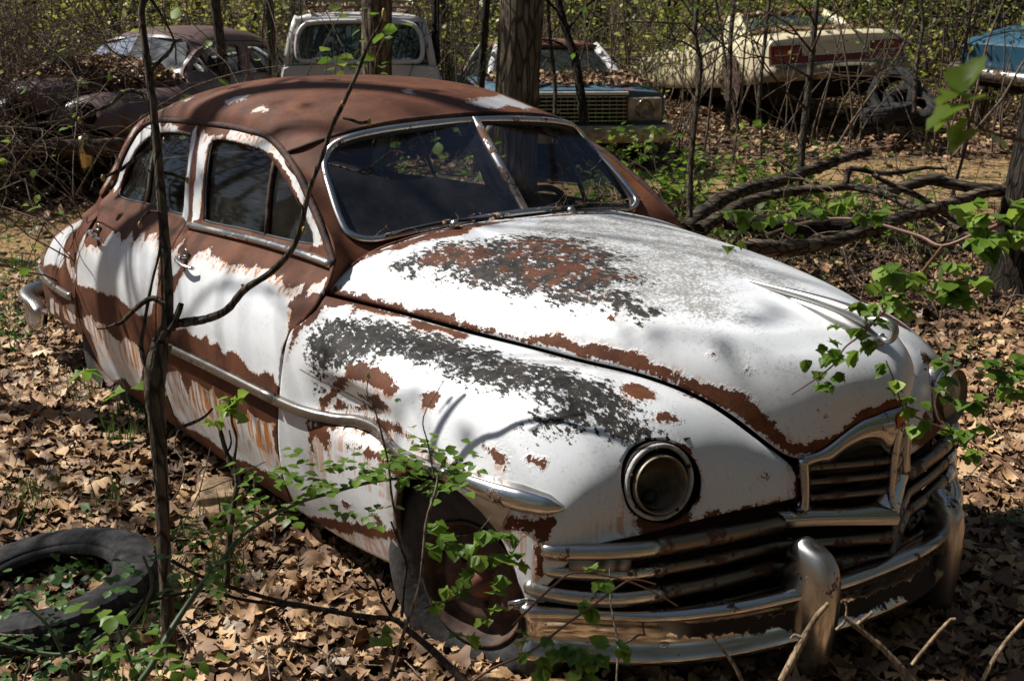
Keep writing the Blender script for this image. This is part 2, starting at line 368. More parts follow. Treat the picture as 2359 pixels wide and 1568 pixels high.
def mat_rust_paint(name,stain=1.0,black=True,speck=.0,white=(.64,.655,.675),rag=.016,streakz=True):
    """peeling white enamel over black primer over brown rust; attributes pw (metres into the paint), pb (into the primer), pd (dirt)"""
    m,nt,b=newmat(name);N=NB(nt);co=N.coord()
    pw=N.attr('pw');pb=N.attr('pb');pd=N.attr('pd')
    n1=N.noise(co,22,6,.62);n2=N.noise(co,95,4,.6)
    vert=N.coord(scale=(1,1,.13));nv=N.noise(vert,55,3,.5)
    rg=N.math('ADD',N.math('MULTIPLY',N.math('SUBTRACT',n1,.5),rag*4.2),N.math('MULTIPLY',N.math('SUBTRACT',n2,.5),rag*3.6))
    if streakz: rg=N.math('ADD',rg,N.math('MULTIPLY',N.math('SUBTRACT',nv,.5),rag*.8))
    d=N.math('ADD',pw,rg)
    # flakes lost inside the black/primer field: chopped by noise
    fl=N.noise(N.coord(scale=(1,1.0,1)),16,8,.72,.4);fl2=N.noise(N.coord(scale=(.6,1.2,1)),62,5,.75)
    pbn=N.math('ADD',pb,N.math('ADD',N.math('MULTIPLY',N.math('SUBTRACT',fl,.5),1.3),N.math('MULTIPLY',N.math('SUBTRACT',fl2,.5),1.7)))
    isw=N.math('GREATER_THAN',d,0)
    isb=N.math('GREATER_THAN',pbn,0)
    # pin-hole chips scattered over the paint
    ch=N.noise(co,58,4,.72,.6);chn=N.noise(co,4.5,3,.6);chm=N.math('GREATER_THAN',ch,N.ramp(chn,.42,.72,.80,.80-speck*.48))
    white_m=N.math('MULTIPLY',isw,N.math('SUBTRACT',1,isb))
    white_m=N.math('MULTIPLY',white_m,N.math('SUBTRACT',1,chm))
    # rust colours
    r1=N.noise(co,7,8,.7);r2=N.noise(co,160,3,.7)
    rust=N.mix(N.ramp(r1,.3,.72),(.056,.0185,.0085),(.175,.060,.023))
    rust=N.mix(N.ramp(N.noise(co,1.7,5,.65),.38,.66,0,.5),rust,(.045,.0145,.0075));rust=N.mix(N.ramp(N.noise(co,2.6,6,.7,.8),.55,.75,0,.5),rust,(.23,.085,.032));rust=N.mix(N.ramp(r2,.42,.72),rust,(.085,.026,.011))
    rs=N.noise(N.coord(scale=(1,1,.25)),9,5,.6);rust=N.mix(N.ramp(rs,.62,.82,0,.45),rust,(.30,.11,.03))
    # primer
    blk=N.mix(N.ramp(N.noise(co,30,5,.7),.35,.7),(.011,.011,.011),(.045,.038,.032))
    rinb=N.ramp(N.math('ADD',pb,N.math('MULTIPLY',N.math('SUBTRACT',N.noise(co,13,8,.75),.5),1.3)),N.math('SUBTRACT',.42,N.math('MULTIPLY',N.attr('pr'),.30)),N.math('SUBTRACT',.47,N.math('MULTIPLY',N.attr('pr'),.30)))
    under=N.mix(N.math('MULTIPLY',isb,isw),rust,N.mix(rinb,blk,rust))
    # dirt and mildew on the paint
    g=N.noise(co,95,7,.85);g2=N.noise(co,14,5,.7);dirt=N.math('MULTIPLY',N.ramp(N.math('ADD',N.math('ADD',g,N.math('MULTIPLY',N.math('SUBTRACT',g2,.5),.30)),N.math('MULTIPLY',pd,.17)),.58,.70),N.ramp(pd,0,.9,.1,.82))
    big=N.ramp(N.noise(co,3.2,7,.7),.38,.72,0,.42);wc=N.mix(big,white,(.52,.52,.50));isg=N.math('GREATER_THAN',N.math('ADD',N.math('ADD',pbn,.05),N.math('MULTIPLY',N.math('SUBTRACT',N.noise(co,11,7,.75),.5),.55)),0);wc=N.mix(N.math('MULTIPLY',isg,.72),wc,(.33,.29,.26));wc=N.mix(dirt,wc,(.16,.145,.12))
    # rust run-off below bare metal: attribute ps (1 just under an edge .. 0)
    ps=N.attr('ps');st=N.noise(N.coord(scale=(1,1,.022)),42,4,.68);st=N.math('MULTIPLY',N.ramp(st,.46,.58),N.ramp(ps,.0,.8))
    sc=N.mix(N.ramp(st,.2,.95),(.68,.38,.13),(.40,.14,.025))
    wc=N.mix(N.math('MULTIPLY',st,stain,clamp=True),wc,sc)
    # yellowish rim round chips of bare metal
    rim=N.ramp(d,.0,.012,.55,0);wc=N.mix(N.math('MULTIPLY',rim,N.math('MULTIPLY',stain,.7)),wc,(.50,.26,.10))
    col=N.mix(white_m,under,wc);N.l(col,b.inputs['Base Color'])
    rr=N.mixf(white_m,.72,.33);N.l(rr,b.inputs['Roughness'])
    N.l(N.mixf(white_m,.22,.45),b.inputs['Specular IOR Level'])
    # paint layer stands proud, edges curl
    edge=N.ramp(d,-.002,.004);curl=N.math('MULTIPLY',N.ramp(d,0,.02,1,0),isw)
    h=N.math('ADD',N.math('MULTIPLY',white_m,1.0),N.math('ADD',N.math('MULTIPLY',curl,.5),N.math('MULTIPLY',N.math('MULTIPLY',r2,.5),N.math('SUBTRACT',1,white_m))))
    wav=N.noise(co,4.5,2,.5)
    bp=N.bump(h,.5,.004);bp=N.bump(wav,.10,.05,bp);N.l(bp,b.inputs['Normal'])
    return m
def mat_chrome(name,rust=.25,base=(.62,.60,.57),rough=.16,dirt=.35,rz=None):
    m,nt,b=newmat(name);N=NB(nt);co=N.coord()
    n=N.noise(co,11,7,.7);n2=N.noise(co,75,4,.7);s=N.math('ADD',n,N.math('MULTIPLY',N.math('SUBTRACT',n2,.5),.35))
    r=N.ramp(s,.66-rust*.35,.71-rust*.35)
    n3=N.noise(co,4,5,.6)
    c=N.mix(N.ramp(n3,.35,.7,0,dirt),base,(.27,.21,.15))
    c=N.mix(r,c,(.085,.035,.016));N.l(c,b.inputs['Base Color'])
    N.l(N.math('SUBTRACT',1,N.math('MULTIPLY',r,.95)),b.inputs['Metallic'])
    N.l(N.mixf(r,N.ramp(n3,.3,.7,rough,rough+.2),.8),b.inputs['Roughness'])
    N.l(N.bump(N.math('ADD',N.math('MULTIPLY',r,.6),N.math('MULTIPLY',N.noise(co,6,2,.5),.6)),.12,.01),b.inputs['Normal'])
    return m
def mat_glass(name,tint=(.55,.60,.60),dust_glare=.10,dcol=(.30,.28,.24),gloss=(.62,.66,.78)):
    m=bpy.data.materials.new(name);m.use_nodes=True;nt=m.node_tree;nt.nodes.clear();N=NB(nt)
    out=N.n('ShaderNodeOutputMaterial');tr=N.n('ShaderNodeBsdfTransparent');tr.inputs[0].default_value=tint+(1,)
    gl=N.n('ShaderNodeBsdfGlossy');gl.inputs['Roughness'].default_value=.03;gl.inputs[0].default_value=gloss+(1,)
    df=N.n('ShaderNodeBsdfDiffuse');df.inputs[0].default_value=dcol+(1,)
    fr=N.n('ShaderNodeFresnel');fr.inputs[0].default_value=1.38
    a=N.n('ShaderNodeMixShader');N.l(fr.outputs[0],a.inputs[0]);N.l(tr.outputs[0],a.inputs[1]);N.l(gl.outputs[0],a.inputs[2])
    co=N.coord();f=N.ramp(N.noise(co,5,6,.7),.3,.8,dust_glare*.35,dust_glare*1.9);f2=N.math('MULTIPLY',N.ramp(N.noise(co,180,3,.7),.62,.72),.10)
    c=N.n('ShaderNodeMixShader');N.l(N.math('ADD',f,f2),c.inputs[0]);N.l(a.outputs[0],c.inputs[1]);N.l(df.outputs[0],c.inputs[2]);N.l(c.outputs[0],out.inputs[0])
    return m
M={}
M['side']=mat_rust_paint('peeling_side_paint',1.0,speck=.03,rag=.009)
M['top']=mat_rust_paint('peeling_top_paint',.35,speck=.34,streakz=False,rag=.018)
M['roofp']=mat_rust_paint('rusted_roof_paint',.9,speck=0,rag=.022,white=(.42,.42,.43))
M['chrome']=mat_chrome('tarnished_chrome',.22)
M['chrome_bad']=mat_chrome('rusted_chrome',.52,dirt=.6,rough=.22)
M['chrome_dk']=mat_chrome('grimy_chrome',.34,base=(.20,.17,.14),rough=.3,dirt=.7)
M['chrome_mid']=mat_chrome('worn_trim_chrome',.2,base=(.42,.40,.37),rough=.18,dirt=.4)
M['glass']=mat_glass('dusty_window_glass',tint=(.60,.63,.60),dust_glare=.06,dcol=(.20,.18,.15))
M['glass_ws']=mat_glass('dusty_windscreen_glass',tint=(.76,.79,.79),dust_glare=.15,dcol=(.15,.15,.16))
M['rubber']=simple('old_rubber',(.026,.025,.024),.75,nscale=30,namp=.4,bump=.3)
M['blackrub']=simple('black_seal',(.012,.012,.012),.6)
M['rustdk']=simple('dark_rust',(.045,.017,.009),.85,nscale=22,namp=.6,bump=.4)
M['rustwheel']=simple('rusty_wheel_steel',(.060,.030,.018),.75,nscale=14,namp=.7,bump=.3)
M['interior']=simple('faded_upholstery',(.10,.085,.065),.9,nscale=18,namp=.4)
M['interior_dk']=simple('dark_interior_trim',(.022,.019,.016),.8,nscale=12,namp=.4)
M['cream_metal']=simple('stained_reflector_metal',(.19,.155,.11),.5,metal=.35,nscale=14,namp=.6)
M['ringpaint']=simple('grey_white_ring_paint',(.36,.35,.33),.5,nscale=30,namp=.4)
M['enamel']=simple('orange_enamel',(.42,.12,.015),.35)
M['enamelred']=simple('dark_red_enamel',(.20,.015,.01),.4)
M['lens']=mat_glass('fluted_lens_glass',tint=(.8,.78,.7),dust_glare=.55,dcol=(.62,.54,.38))  # cream diffuse share also puts sunlit brightness into the lens colour
# paint and bare-metal outlines, in panel coordinates (metres)
PAINT={'rdoor': {'white': [[(-2.938,0.847),(-2.881,0.836),(-2.843,0.856),(-2.75,0.858),(-2.68,0.895),(-2.648,0.951),(-2.604,0.931),(-2.56,0.954),(-2.492,0.921),(-2.437,0.935),(-2.445,0.974),(-2.363,0.941),(-2.338,0.954),(-2.333,0.989),(-2.291,0.975),(-2.246,0.945),(-2.251,0.983),(-2.194,0.994),(-2.132,0.975),(-2.044,0.931),(-1.926,0.765),(-1.989,0.747),(-2.001,0.698),(-2.068,0.676),(-2.129,0.667),(-2.199,0.668),(-2.262,0.671),(-2.355,0.686),(-2.443,0.698),(-2.525,0.681),(-2.688,0.67),(-2.778,0.671),(-2.923,0.649),(-2.994,0.647),(-3.008,0.688),(-3.002,0.74),(-2.975,0.794)],[(-2.984,0.485),(-2.892,0.515),(-2.812,0.531),(-2.78,0.505),(-2.621,0.531),(-2.588,0.502),(-2.533,0.493),(-2.432,0.49),(-2.337,0.528),(-2.261,0.531),(-2.161,0.512),(-2.135,0.471),(-2.224,0.381),(-2.366,0.272),(-2.486,0.27),(-2.517,0.299),(-2.841,0.19),(-3.086,0.147),(-2.987,0.226),(-2.882,0.332),(-2.889,0.422),(-2.958,0.445)],[(-2.207,1.429),(-2.192,1.396),(-2.171,1.355),(-2.121,1.237),(-2.085,1.081),(-2.02,1.059),(-1.956,1.064),(-1.978,1.142),(-2.043,1.305),(-2.093,1.379),(-2.126,1.395),(-2.138,1.37)],[(-2.981,1.075),(-3.052,1.081),(-3.078,1.141),(-2.94,1.289),(-2.834,1.365),(-2.736,1.399),(-2.621,1.416),(-2.582,1.399),(-2.532,1.393),(-2.518,1.421),(-2.482,1.421),(-2.45,1.408),(-2.385,1.405),(-2.37,1.394),(-2.289,1.396),(-2.214,1.389),(-2.238,1.381),(-2.575,1.364),(-2.689,1.349),(-2.794,1.287),(-2.887,1.21),(-2.981,1.116)]]},'fdoor': {'white': [[(-1.999,0.961),(-1.94,0.963),(-1.921,1.003),(-1.9,0.997),(-1.921,0.966),(-1.819,0.935),(-1.802,0.915),(-1.835,0.881),(-1.88,0.88),(-1.944,0.917)],[(-1.765,0.909),(-1.753,0.961),(-1.733,0.983),(-1.698,0.996),(-1.668,1.006),(-1.627,0.985),(-1.588,0.99),(-1.533,0.982),(-1.458,0.977),(-1.388,0.982),(-1.358,0.994),(-1.308,0.983),(-1.279,1.005),(-1.219,0.999),(-1.156,1.015),(-1.096,0.99),(-1.058,0.994),(-0.995,0.975),(-0.942,0.983),(-0.898,0.999),(-0.884,0.981),(-0.91,0.953),(-0.924,0.927),(-0.881,0.922),(-0.868,0.884),(-0.859,0.837),(-0.867,0.795),(-0.862,0.725),(-0.866,0.668),(-0.896,0.676),(-0.915,0.698),(-0.971,0.703),(-1.027,0.671),(-1.086,0.668),(-1.148,0.697),(-1.199,0.713),(-1.273,0.705),(-1.298,0.681),(-1.352,0.714),(-1.404,0.708),(-1.43,0.691),(-1.461,0.731),(-1.499,0.694),(-1.555,0.7),(-1.627,0.697),(-1.658,0.72),(-1.745,0.684),(-1.794,0.717),(-1.811,0.798),(-1.786,0.86)],[(-0.839,0.967),(-0.867,0.997),(-0.828,1.021),(-0.796,1.037),(-0.756,0.992),(-0.814,0.99)],[(-1.944,0.483),(-1.87,0.484),(-1.781,0.512),(-1.731,0.521),(-1.73,0.464),(-1.682,0.435),(-1.627,0.512),(-1.543,0.514),(-1.478,0.5),(-1.418,0.536),(-1.398,0.494),(-1.305,0.494),(-1.231,0.484),(-1.172,0.471),(-1.133,0.519),(-1.076,0.509),(-1.004,0.512),(-0.932,0.527),(-0.889,0.539),(-0.968,0.484),(-0.935,0.469),(-0.95,0.422),(-0.916,0.39),(-0.969,0.296),(-1.016,0.3),(-1.084,0.294),(-1.198,0.279),(-1.264,0.281),(-1.368,0.255),(-1.459,0.25),(-1.593,0.269),(-1.708,0.263),(-1.858,0.244),(-1.946,0.272),(-2.056,0.244),(-2.068,0.266),(-2.002,0.389)],[(-2.112,1.396),(-2.12,1.413),(-2.045,1.391),(-1.997,1.389),(-2.008,1.355),(-1.967,1.251),(-1.934,1.147),(-1.925,1.085),(-1.97,1.062),(-2.002,1.127),(-2.032,1.245),(-2.087,1.349)],[(-1.866,1.433),(-1.798,1.434),(-1.733,1.427),(-1.702,1.429),(-1.659,1.407),(-1.656,1.43),(-1.521,1.425),(-1.399,1.407),(-1.259,1.36),(-1.147,1.298),(-1.091,1.252),(-1.062,1.25),(-1.009,1.211),(-0.949,1.173),(-0.919,1.121),(-0.978,1.11),(-0.993,1.146),(-1.065,1.204),(-1.138,1.247),(-1.245,1.309),(-1.377,1.361),(-1.457,1.381),(-1.61,1.394),(-1.777,1.399),(-1.89,1.398),(-1.966,1.388),(-2.018,1.367),(-2.028,1.39),(-1.986,1.404),(-1.87,1.405)]]},'quarter': {'white': [[(0.343,0.077),(0.202,0.176),(0.32,0.207),(0.381,0.259),(0.358,0.319),(0.293,0.382),(0.354,0.415),(0.465,0.401),(0.613,0.403),(0.754,0.424),(0.777,0.347),(0.735,0.272),(0.693,0.206),(0.544,0.153),(0.396,0.108)],[(-0.02,0.15),(-0.02,0.185),(-0.02,0.248),(0.0,0.298),(0.011,0.34),(0.0,0.377),(0.0,0.434),(0.107,0.433),(0.179,0.422),(0.16,0.403),(0.072,0.394),(0.072,0.337),(0.053,0.278),(0.0,0.222)],[(0.366,0.604),(0.133,0.553),(0.03,0.544),(0.16,0.688),(0.305,0.705),(0.4,0.688),(0.407,0.652)],[(0.682,0.622),(0.564,0.588),(0.674,0.727),(0.807,0.735)],[(0.822,0.534),(0.822,0.546),(0.819,0.627),(0.822,0.709),(0.819,0.675),(0.815,0.603)],[(0.548,0.61),(0.457,0.609),(0.533,0.702),(0.594,0.684)],[(0.305,0.337),(0.244,0.337),(0.129,0.398),(0.03,0.439),(0.061,0.448),(0.209,0.406)]],'up': -1},'roof': {'white': [[(1.872,-0.795),(1.964,-0.806),(2.018,-0.864),(2.148,-0.878),(2.251,-0.848),(2.419,-0.815),(2.532,-0.869),(2.597,-0.9),(2.646,-0.842),(2.646,-0.842),(2.576,-0.832),(2.457,-0.817),(2.267,-0.823),(2.051,-0.819)],[(1.78,-0.767),(1.667,-0.727),(1.602,-0.693),(1.542,-0.653),(1.477,-0.61),(1.407,-0.597),(1.412,-0.655),(1.531,-0.648),(1.602,-0.695),(1.645,-0.752),(1.65,-0.723),(1.731,-0.759)],[(1.012,-0.68),(1.012,-0.641),(0.969,-0.601),(0.893,-0.561),(0.871,-0.61),(0.925,-0.653),(0.952,-0.687)],[(0.72,-0.714),(0.703,-0.668),(0.682,-0.635),(0.611,-0.646),(0.601,-0.678),(0.666,-0.689)],[(0.222,0.078),(0.179,0.104),(0.238,0.179),(0.222,0.246),(0.335,0.338),(0.254,0.372),(0.173,0.419),(0.092,0.487),(-0.02,0.523),(-0.02,0.614),(-0.02,0.621),(-0.02,0.579),(-0.02,0.532),(0.076,0.5),(0.108,0.475),(0.146,0.441),(0.06,0.313),(0.108,0.264),(0.065,0.152),(0.065,0.098),(0.114,0.059),(0.152,0.055)],[(0.406,-0.107),(0.427,-0.066),(0.363,-0.082),(0.308,-0.123),(0.341,-0.131)]],'up': -1},'fender': {'rust': [[(-0.02,-0.02),(0.115,-0.02),(0.251,0.003),(0.394,0.013),(0.378,0.013),(0.333,0.034),(0.271,0.055),(0.205,0.049),(0.16,0.063),(0.185,0.133),(0.115,0.013),(0.086,0.089),(0.058,0.146),(0.021,0.089),(0.045,0.258),(0.045,0.362),(0.058,0.511),(0.037,0.571),(0.029,0.617),(0.0,0.383),(-0.02,0.25)],[(0.394,0.013),(0.563,0.016),(0.707,0.023),(0.768,0.102),(0.748,0.143),(0.653,0.091),(0.587,0.076),(0.616,0.156),(0.526,0.13),(0.448,0.081)],[(1.06,0.01),(1.171,0.013),(1.286,0.018),(1.471,0.023),(1.528,0.023),(1.499,0.026),(1.467,0.023),(1.401,0.023),(1.294,0.023),(1.179,0.018),(1.101,0.01)],[(1.553,0.023),(1.594,0.021),(1.635,-0.02),(1.684,-0.02),(1.742,-0.02),(1.799,-0.02),(1.865,-0.02),(1.931,-0.02),(1.935,-0.02),(1.877,-0.02),(1.84,-0.02),(1.808,-0.02),(1.762,-0.02),(1.73,-0.02),(1.693,-0.02),(1.664,-0.02),(1.643,-0.02),(1.598,0.021),(1.561,0.023)],[(1.746,0.479),(1.725,0.453),(1.73,0.419),(1.738,0.383),(1.742,0.344),(1.767,0.313),(1.791,0.297),(1.824,0.3),(1.877,0.313),(1.927,0.326),(1.951,0.344),(1.984,0.38),(2.038,0.399),(2.07,0.414),(2.07,0.388),(2.07,0.443),(2.07,0.495),(2.07,0.544),(2.05,0.55),(1.997,0.571),(1.931,0.571),(1.886,0.552),(1.824,0.513),(1.787,0.477),(1.767,0.466)],[(2.07,0.388),(2.05,0.37),(2.029,0.349),(2.025,0.323),(2.05,0.328),(2.05,0.287),(2.05,0.263),(2.042,0.219),(2.038,0.169),(2.038,0.135),(2.07,0.076),(2.05,0.013),(2.07,0.01),(2.07,0.07),(2.07,0.182),(2.07,0.328),(2.07,0.401)],[(1.923,-0.02),(1.927,-0.02),(2.07,-0.02),(2.07,0.052),(2.05,0.016),(2.025,0.034),(1.98,0.008),(1.947,0.003)],[(1.943,0.125),(1.939,0.112),(1.951,0.115),(1.96,0.128),(1.956,0.133)],[(1.495,0.198),(1.491,0.125),(1.516,0.12),(1.573,0.162),(1.586,0.188),(1.582,0.237),(1.549,0.255),(1.516,0.229)],[(1.656,0.289),(1.639,0.245),(1.664,0.229),(1.684,0.25),(1.676,0.287),(1.656,0.297)],[(0.875,0.516),(0.896,0.503),(0.937,0.495),(0.961,0.526),(0.961,0.576),(0.916,0.565),(0.896,0.539)],[(0.411,0.508),(0.485,0.469),(0.592,0.453),(0.707,0.477),(0.764,0.518),(0.764,0.539),(0.719,0.558),(0.657,0.542),(0.592,0.531),(0.505,0.55),(0.403,0.62),(0.325,0.698),(0.288,0.756),(0.238,0.74),(0.283,0.701),(0.353,0.604),(0.444,0.529)],[(0.472,0.643),(0.571,0.61),(0.661,0.573),(0.698,0.602),(0.744,0.62),(0.534,0.701),(0.308,0.753),(0.325,0.724),(0.456,0.703),(0.546,0.667)],[(1.43,0.857),(1.475,0.831),(1.561,0.831),(1.672,0.815),(1.66,0.787),(1.705,0.797),(1.758,0.81),(1.75,0.841),(1.742,0.883),(1.721,0.914),(1.656,0.896),(1.623,0.868),(1.565,0.868),(1.483,0.868),(1.434,0.881)],[(0.822,0.675),(0.949,0.706),(1.101,0.711),(1.241,0.716),(1.319,0.722),(1.393,0.722),(1.471,0.75),(1.573,0.769),(1.652,0.782),(1.643,0.797),(1.569,0.789),(1.454,0.763),(1.372,0.748),(1.265,0.735),(1.163,0.735),(1.035,0.735),(0.912,0.716)],[(1.249,0.615),(1.294,0.615),(1.347,0.636),(1.38,0.675),(1.335,0.662)],[(1.438,0.615),(1.467,0.617),(1.499,0.62),(1.512,0.643),(1.471,0.633)],[(0.21,0.784),(0.366,0.779),(0.415,0.763),(0.563,0.729),(0.793,0.675),(0.859,0.69),(0.666,0.745),(0.587,0.776),(0.53,0.779),(0.452,0.782),(0.398,0.784),(0.394,0.797),(0.345,0.808),(0.312,0.805),(0.222,0.818)],[(0.493,0.831),(0.629,0.813),(0.727,0.813),(0.789,0.818),(0.883,0.828),(0.859,0.99),(0.822,0.967),(0.846,0.87),(0.813,0.855),(0.735,0.834),(0.645,0.841),(0.587,0.831)],[(0.67,0.787),(0.764,0.787),(0.859,0.787),(0.896,0.787),(0.908,0.732),(0.928,0.753),(0.912,0.821),(0.781,0.81)],[(0.234,0.821),(0.341,0.802),(0.386,0.826),(0.366,0.881),(0.316,0.852),(0.275,0.857),(0.263,0.917),(0.234,0.914)],[(0.094,1.29),(0.234,1.23),(0.468,1.159),(0.67,1.12),(0.797,1.086),(0.768,1.149),(0.148,1.312)],[(0.44,1.066),(0.514,1.05),(0.497,1.079),(0.456,1.081)],[(0.637,1.053),(0.686,1.05),(0.731,1.076),(0.698,1.094)],[(1.656,0.922),(1.705,0.912),(1.775,0.94),(1.779,0.987),(1.886,1.05),(1.746,1.034),(1.705,0.98)]],'black': [([(0.066,0.328),(0.115,0.266),(0.21,0.188),(0.246,0.148),(0.345,0.128),(0.485,0.13),(0.612,0.162),(0.719,0.148),(0.813,0.162),(0.949,0.133),(0.998,0.193),(1.105,0.135),(1.249,0.138),(1.389,0.172),(1.475,0.221),(1.549,0.287),(1.61,0.336),(1.664,0.352),(1.705,0.362),(1.705,0.409),(1.631,0.466),(1.586,0.451),(1.499,0.5),(1.43,0.516),(1.372,0.498),(1.401,0.417),(1.286,0.386),(1.183,0.391),(1.06,0.409),(0.924,0.393),(0.805,0.383),(0.694,0.37),(0.592,0.38),(0.559,0.443),(0.452,0.469),(0.374,0.513),(0.3,0.602),(0.255,0.659),(0.214,0.584),(0.148,0.534)],0.07)],'dirt': [([(0.846,0.492),(1.29,0.391),(1.594,0.109),(1.762,0.305),(0.838,0.737)],0.35,0.2)],'pr': 0.35,'up': -1},'fenderL': {'rust': [[(1.191,0.185),(1.228,0.198),(1.364,0.3),(1.467,0.36),(1.586,0.443),(1.623,0.472),(1.541,0.409),(1.499,0.219),(1.364,0.138)],[(1.684,0.297),(1.68,0.357),(1.709,0.401),(1.742,0.349),(1.725,0.294)],[(1.664,0.505),(1.668,0.508),(1.701,0.537),(1.73,0.563),(1.709,0.516),(1.762,0.37)],[(1.964,0.148),(1.914,0.24),(2.034,0.472),(2.07,0.352),(1.997,0.0)]],'dirt': [([(1.261,-0.02),(1.623,0.472),(2.07,0.529),(1.956,-0.02)],0.45,0.2)],'up': -1},'hood': {'rust': [[(-0.02,-0.82),(-0.02,-0.782),(0.0,-0.731),(0.0,-0.677),(0.016,-0.614),(0.036,-0.523),(0.092,-0.502),(0.076,-0.435),(0.132,-0.376),(0.16,-0.308),(0.096,-0.239),(0.084,-0.151),(0.056,-0.022),(0.06,0.158),(0.176,0.376),(0.172,0.374),(0.02,-0.241),(0.016,-0.449),(-0.016,-0.627),(-0.02,-0.744)],[(-0.02,-0.82),(0.024,-0.771),(0.124,-0.784),(0.148,-0.771),(0.22,-0.774),(0.273,-0.786),(0.321,-0.76),(0.337,-0.778),(0.401,-0.794),(0.429,-0.768),(0.481,-0.77),(0.569,-0.754),(0.593,-0.781),(0.645,-0.776),(0.713,-0.779),(0.766,-0.778),(0.85,-0.784),(0.918,-0.758),(0.938,-0.736),(0.986,-0.715),(1.026,-0.738),(1.078,-0.742),(1.114,-0.72),(1.166,-0.725),(1.21,-0.712),(1.279,-0.702),(1.327,-0.731),(1.351,-0.747),(1.395,-0.739),(1.451,-0.739),(1.475,-0.786),(1.343,-0.794),(0.966,-0.786),(0.645,-0.8),(0.289,-0.82),(-0.02,-0.82)],[(1.427,-0.752),(1.459,-0.744),(1.483,-0.754),(1.531,-0.739),(1.563,-0.723),(1.611,-0.71),(1.651,-0.699),(1.683,-0.707),(1.719,-0.715),(1.752,-0.73),(1.792,-0.731),(1.844,-0.733),(1.876,-0.746),(1.92,-0.725),(1.944,-0.696),(1.96,-0.635),(1.98,-0.566),(1.984,-0.488),(1.976,-0.411),(1.976,-0.342),(1.96,-0.281),(1.984,-0.204),(1.964,-0.142),(1.96,-0.081),(1.968,-0.017),(2.02,0.424),(2.02,-0.201),(2.02,-0.42),(2.02,-0.568),(1.98,-0.742),(1.936,-0.784),(1.8,-0.794),(1.699,-0.787),(1.571,-0.8),(1.431,-0.797)],[(1.467,-0.606),(1.471,-0.587),(1.483,-0.59),(1.487,-0.613)],[(1.595,-0.6),(1.603,-0.587),(1.611,-0.598),(1.611,-0.613)],[(1.078,-0.574),(1.086,-0.565),(1.102,-0.585),(1.094,-0.595)]],'black': [([(0.172,-0.598),(0.168,-0.529),(0.192,-0.412),(0.273,-0.348),(0.333,-0.268),(0.393,-0.156),(0.497,-0.11),(0.669,-0.131),(0.782,-0.131),(0.786,-0.246),(0.874,-0.304),(0.938,-0.262),(0.99,-0.312),(0.938,-0.411),(1.014,-0.422),(1.198,-0.475),(1.17,-0.536),(1.07,-0.529),(0.97,-0.525),(0.838,-0.595),(0.802,-0.568),(0.701,-0.589),(0.569,-0.59),(0.473,-0.598),(0.357,-0.592),(0.24,-0.617)],0.085)],'dirt': [([(0.06,-0.082),(0.08,0.148),(0.18,0.377),(0.437,0.422),(0.733,0.379),(1.283,0.23),(1.479,0.15),(1.439,-0.009),(1.158,-0.028),(1.495,-0.372),(1.355,-0.499),(1.178,-0.51),(0.914,-0.533),(0.669,-0.406)],0.95,0.25),([(0.621,-0.571),(0.914,-0.533),(1.291,-0.531),(1.615,-0.38),(1.804,-0.042),(2.02,-0.204),(1.952,-0.363),(1.643,-0.699),(1.291,-0.662),(0.986,-0.715),(0.625,-0.765)],0.45,0.2)],'pr': 1.0,'up': -1},'ws': {},'trunk': {'white': []}}
# ------------------------------------------------------------------ the old sedan
CAR=empty('old_sedan',label='rusting white 1940s bathtub-shaped sedan with peeling paint filling the foreground',cat='car')
def paint_attrs(name,Q,V):
    """Q: panel parameters (metres), V: 3D"""
    n=len(Q);d=PAINT.get(name,{});D=1.0
    rust=d.get('rust',[]);wht=d.get('white',None)
    if wht is not None: pw=sdf(Q,wht) if len(wht) else -np.ones(n)
    else: pw=np.ones(n)*.5
    if rust: pw=np.minimum(pw,-sdf(Q,rust))
    if name in('fdoor','rdoor'): pw=np.where((Q[:,1]>1.07)&(pw>0),pw*2.5+.012,pw)
    pb=np.full(n,-1.)
    for k,(poly,soft) in enumerate(d.get('black',[])): b_=sdf(Q,[poly])/soft;pb=np.maximum(pb,np.where(b_>0,np.minimum(b_,1)*.15,np.maximum(b_,-3)*.32-.02))
    pd=np.full(n,d.get('dirt0',.32))
    for poly,a,soft in d.get('dirt',[]): pd=np.maximum(pd,a*np.clip(sdf(Q,[poly])/soft+.5,0,1))
    pr=np.full(n,d.get('pr',1.))
    ps=np.zeros(n)
    if d.get('stain',1)and d.get('vert',True):
        # how far above is the nearest bare metal: run-off strength
        ok=pw>0;above=np.zeros(n)
        for h,wt in ((.012,1),(.03,.8),(.05,.55),(.08,.35),(.12,.22),(.18,.15)):
            wt=np.where(V[:,2]<.62,min(1,wt*3.0) if h>.06 else wt,wt*(.75 if h<.04 else .3))
            Qa=Q.copy();Qa[:,1]+=h*d.get('up',1)
            p=sdf(Qa,wht) if wht else np.ones(n)*.5
            if rust: p=np.minimum(p,-sdf(Qa,rust))
            above=np.maximum(above,wt*(p<0))
        ps=above*ok
    return dict(pw=pw,pb=pb,pd=pd,ps=ps,pr=pr)
def side_panel(name,outline,holes,step,mat,parent,label=None,thick=.012,key=None,dy=0,side=-1):
    q,T=triangulate(outline,holes,step)
    V=np.c_[q[:,0],side*(SY(q[:,0],q[:,1])+dy),q[:,1]]
    T=orient(V,T,lambda c:np.c_[c[:,0]*0,np.full(len(c),side),c[:,0]*0])
    o=mesh(name,V,T,mat,parent,attrs=paint_attrs(key,q,V) if key else None)
    if label:o['label']=label
    if thick: solid(o,thick)
    return o
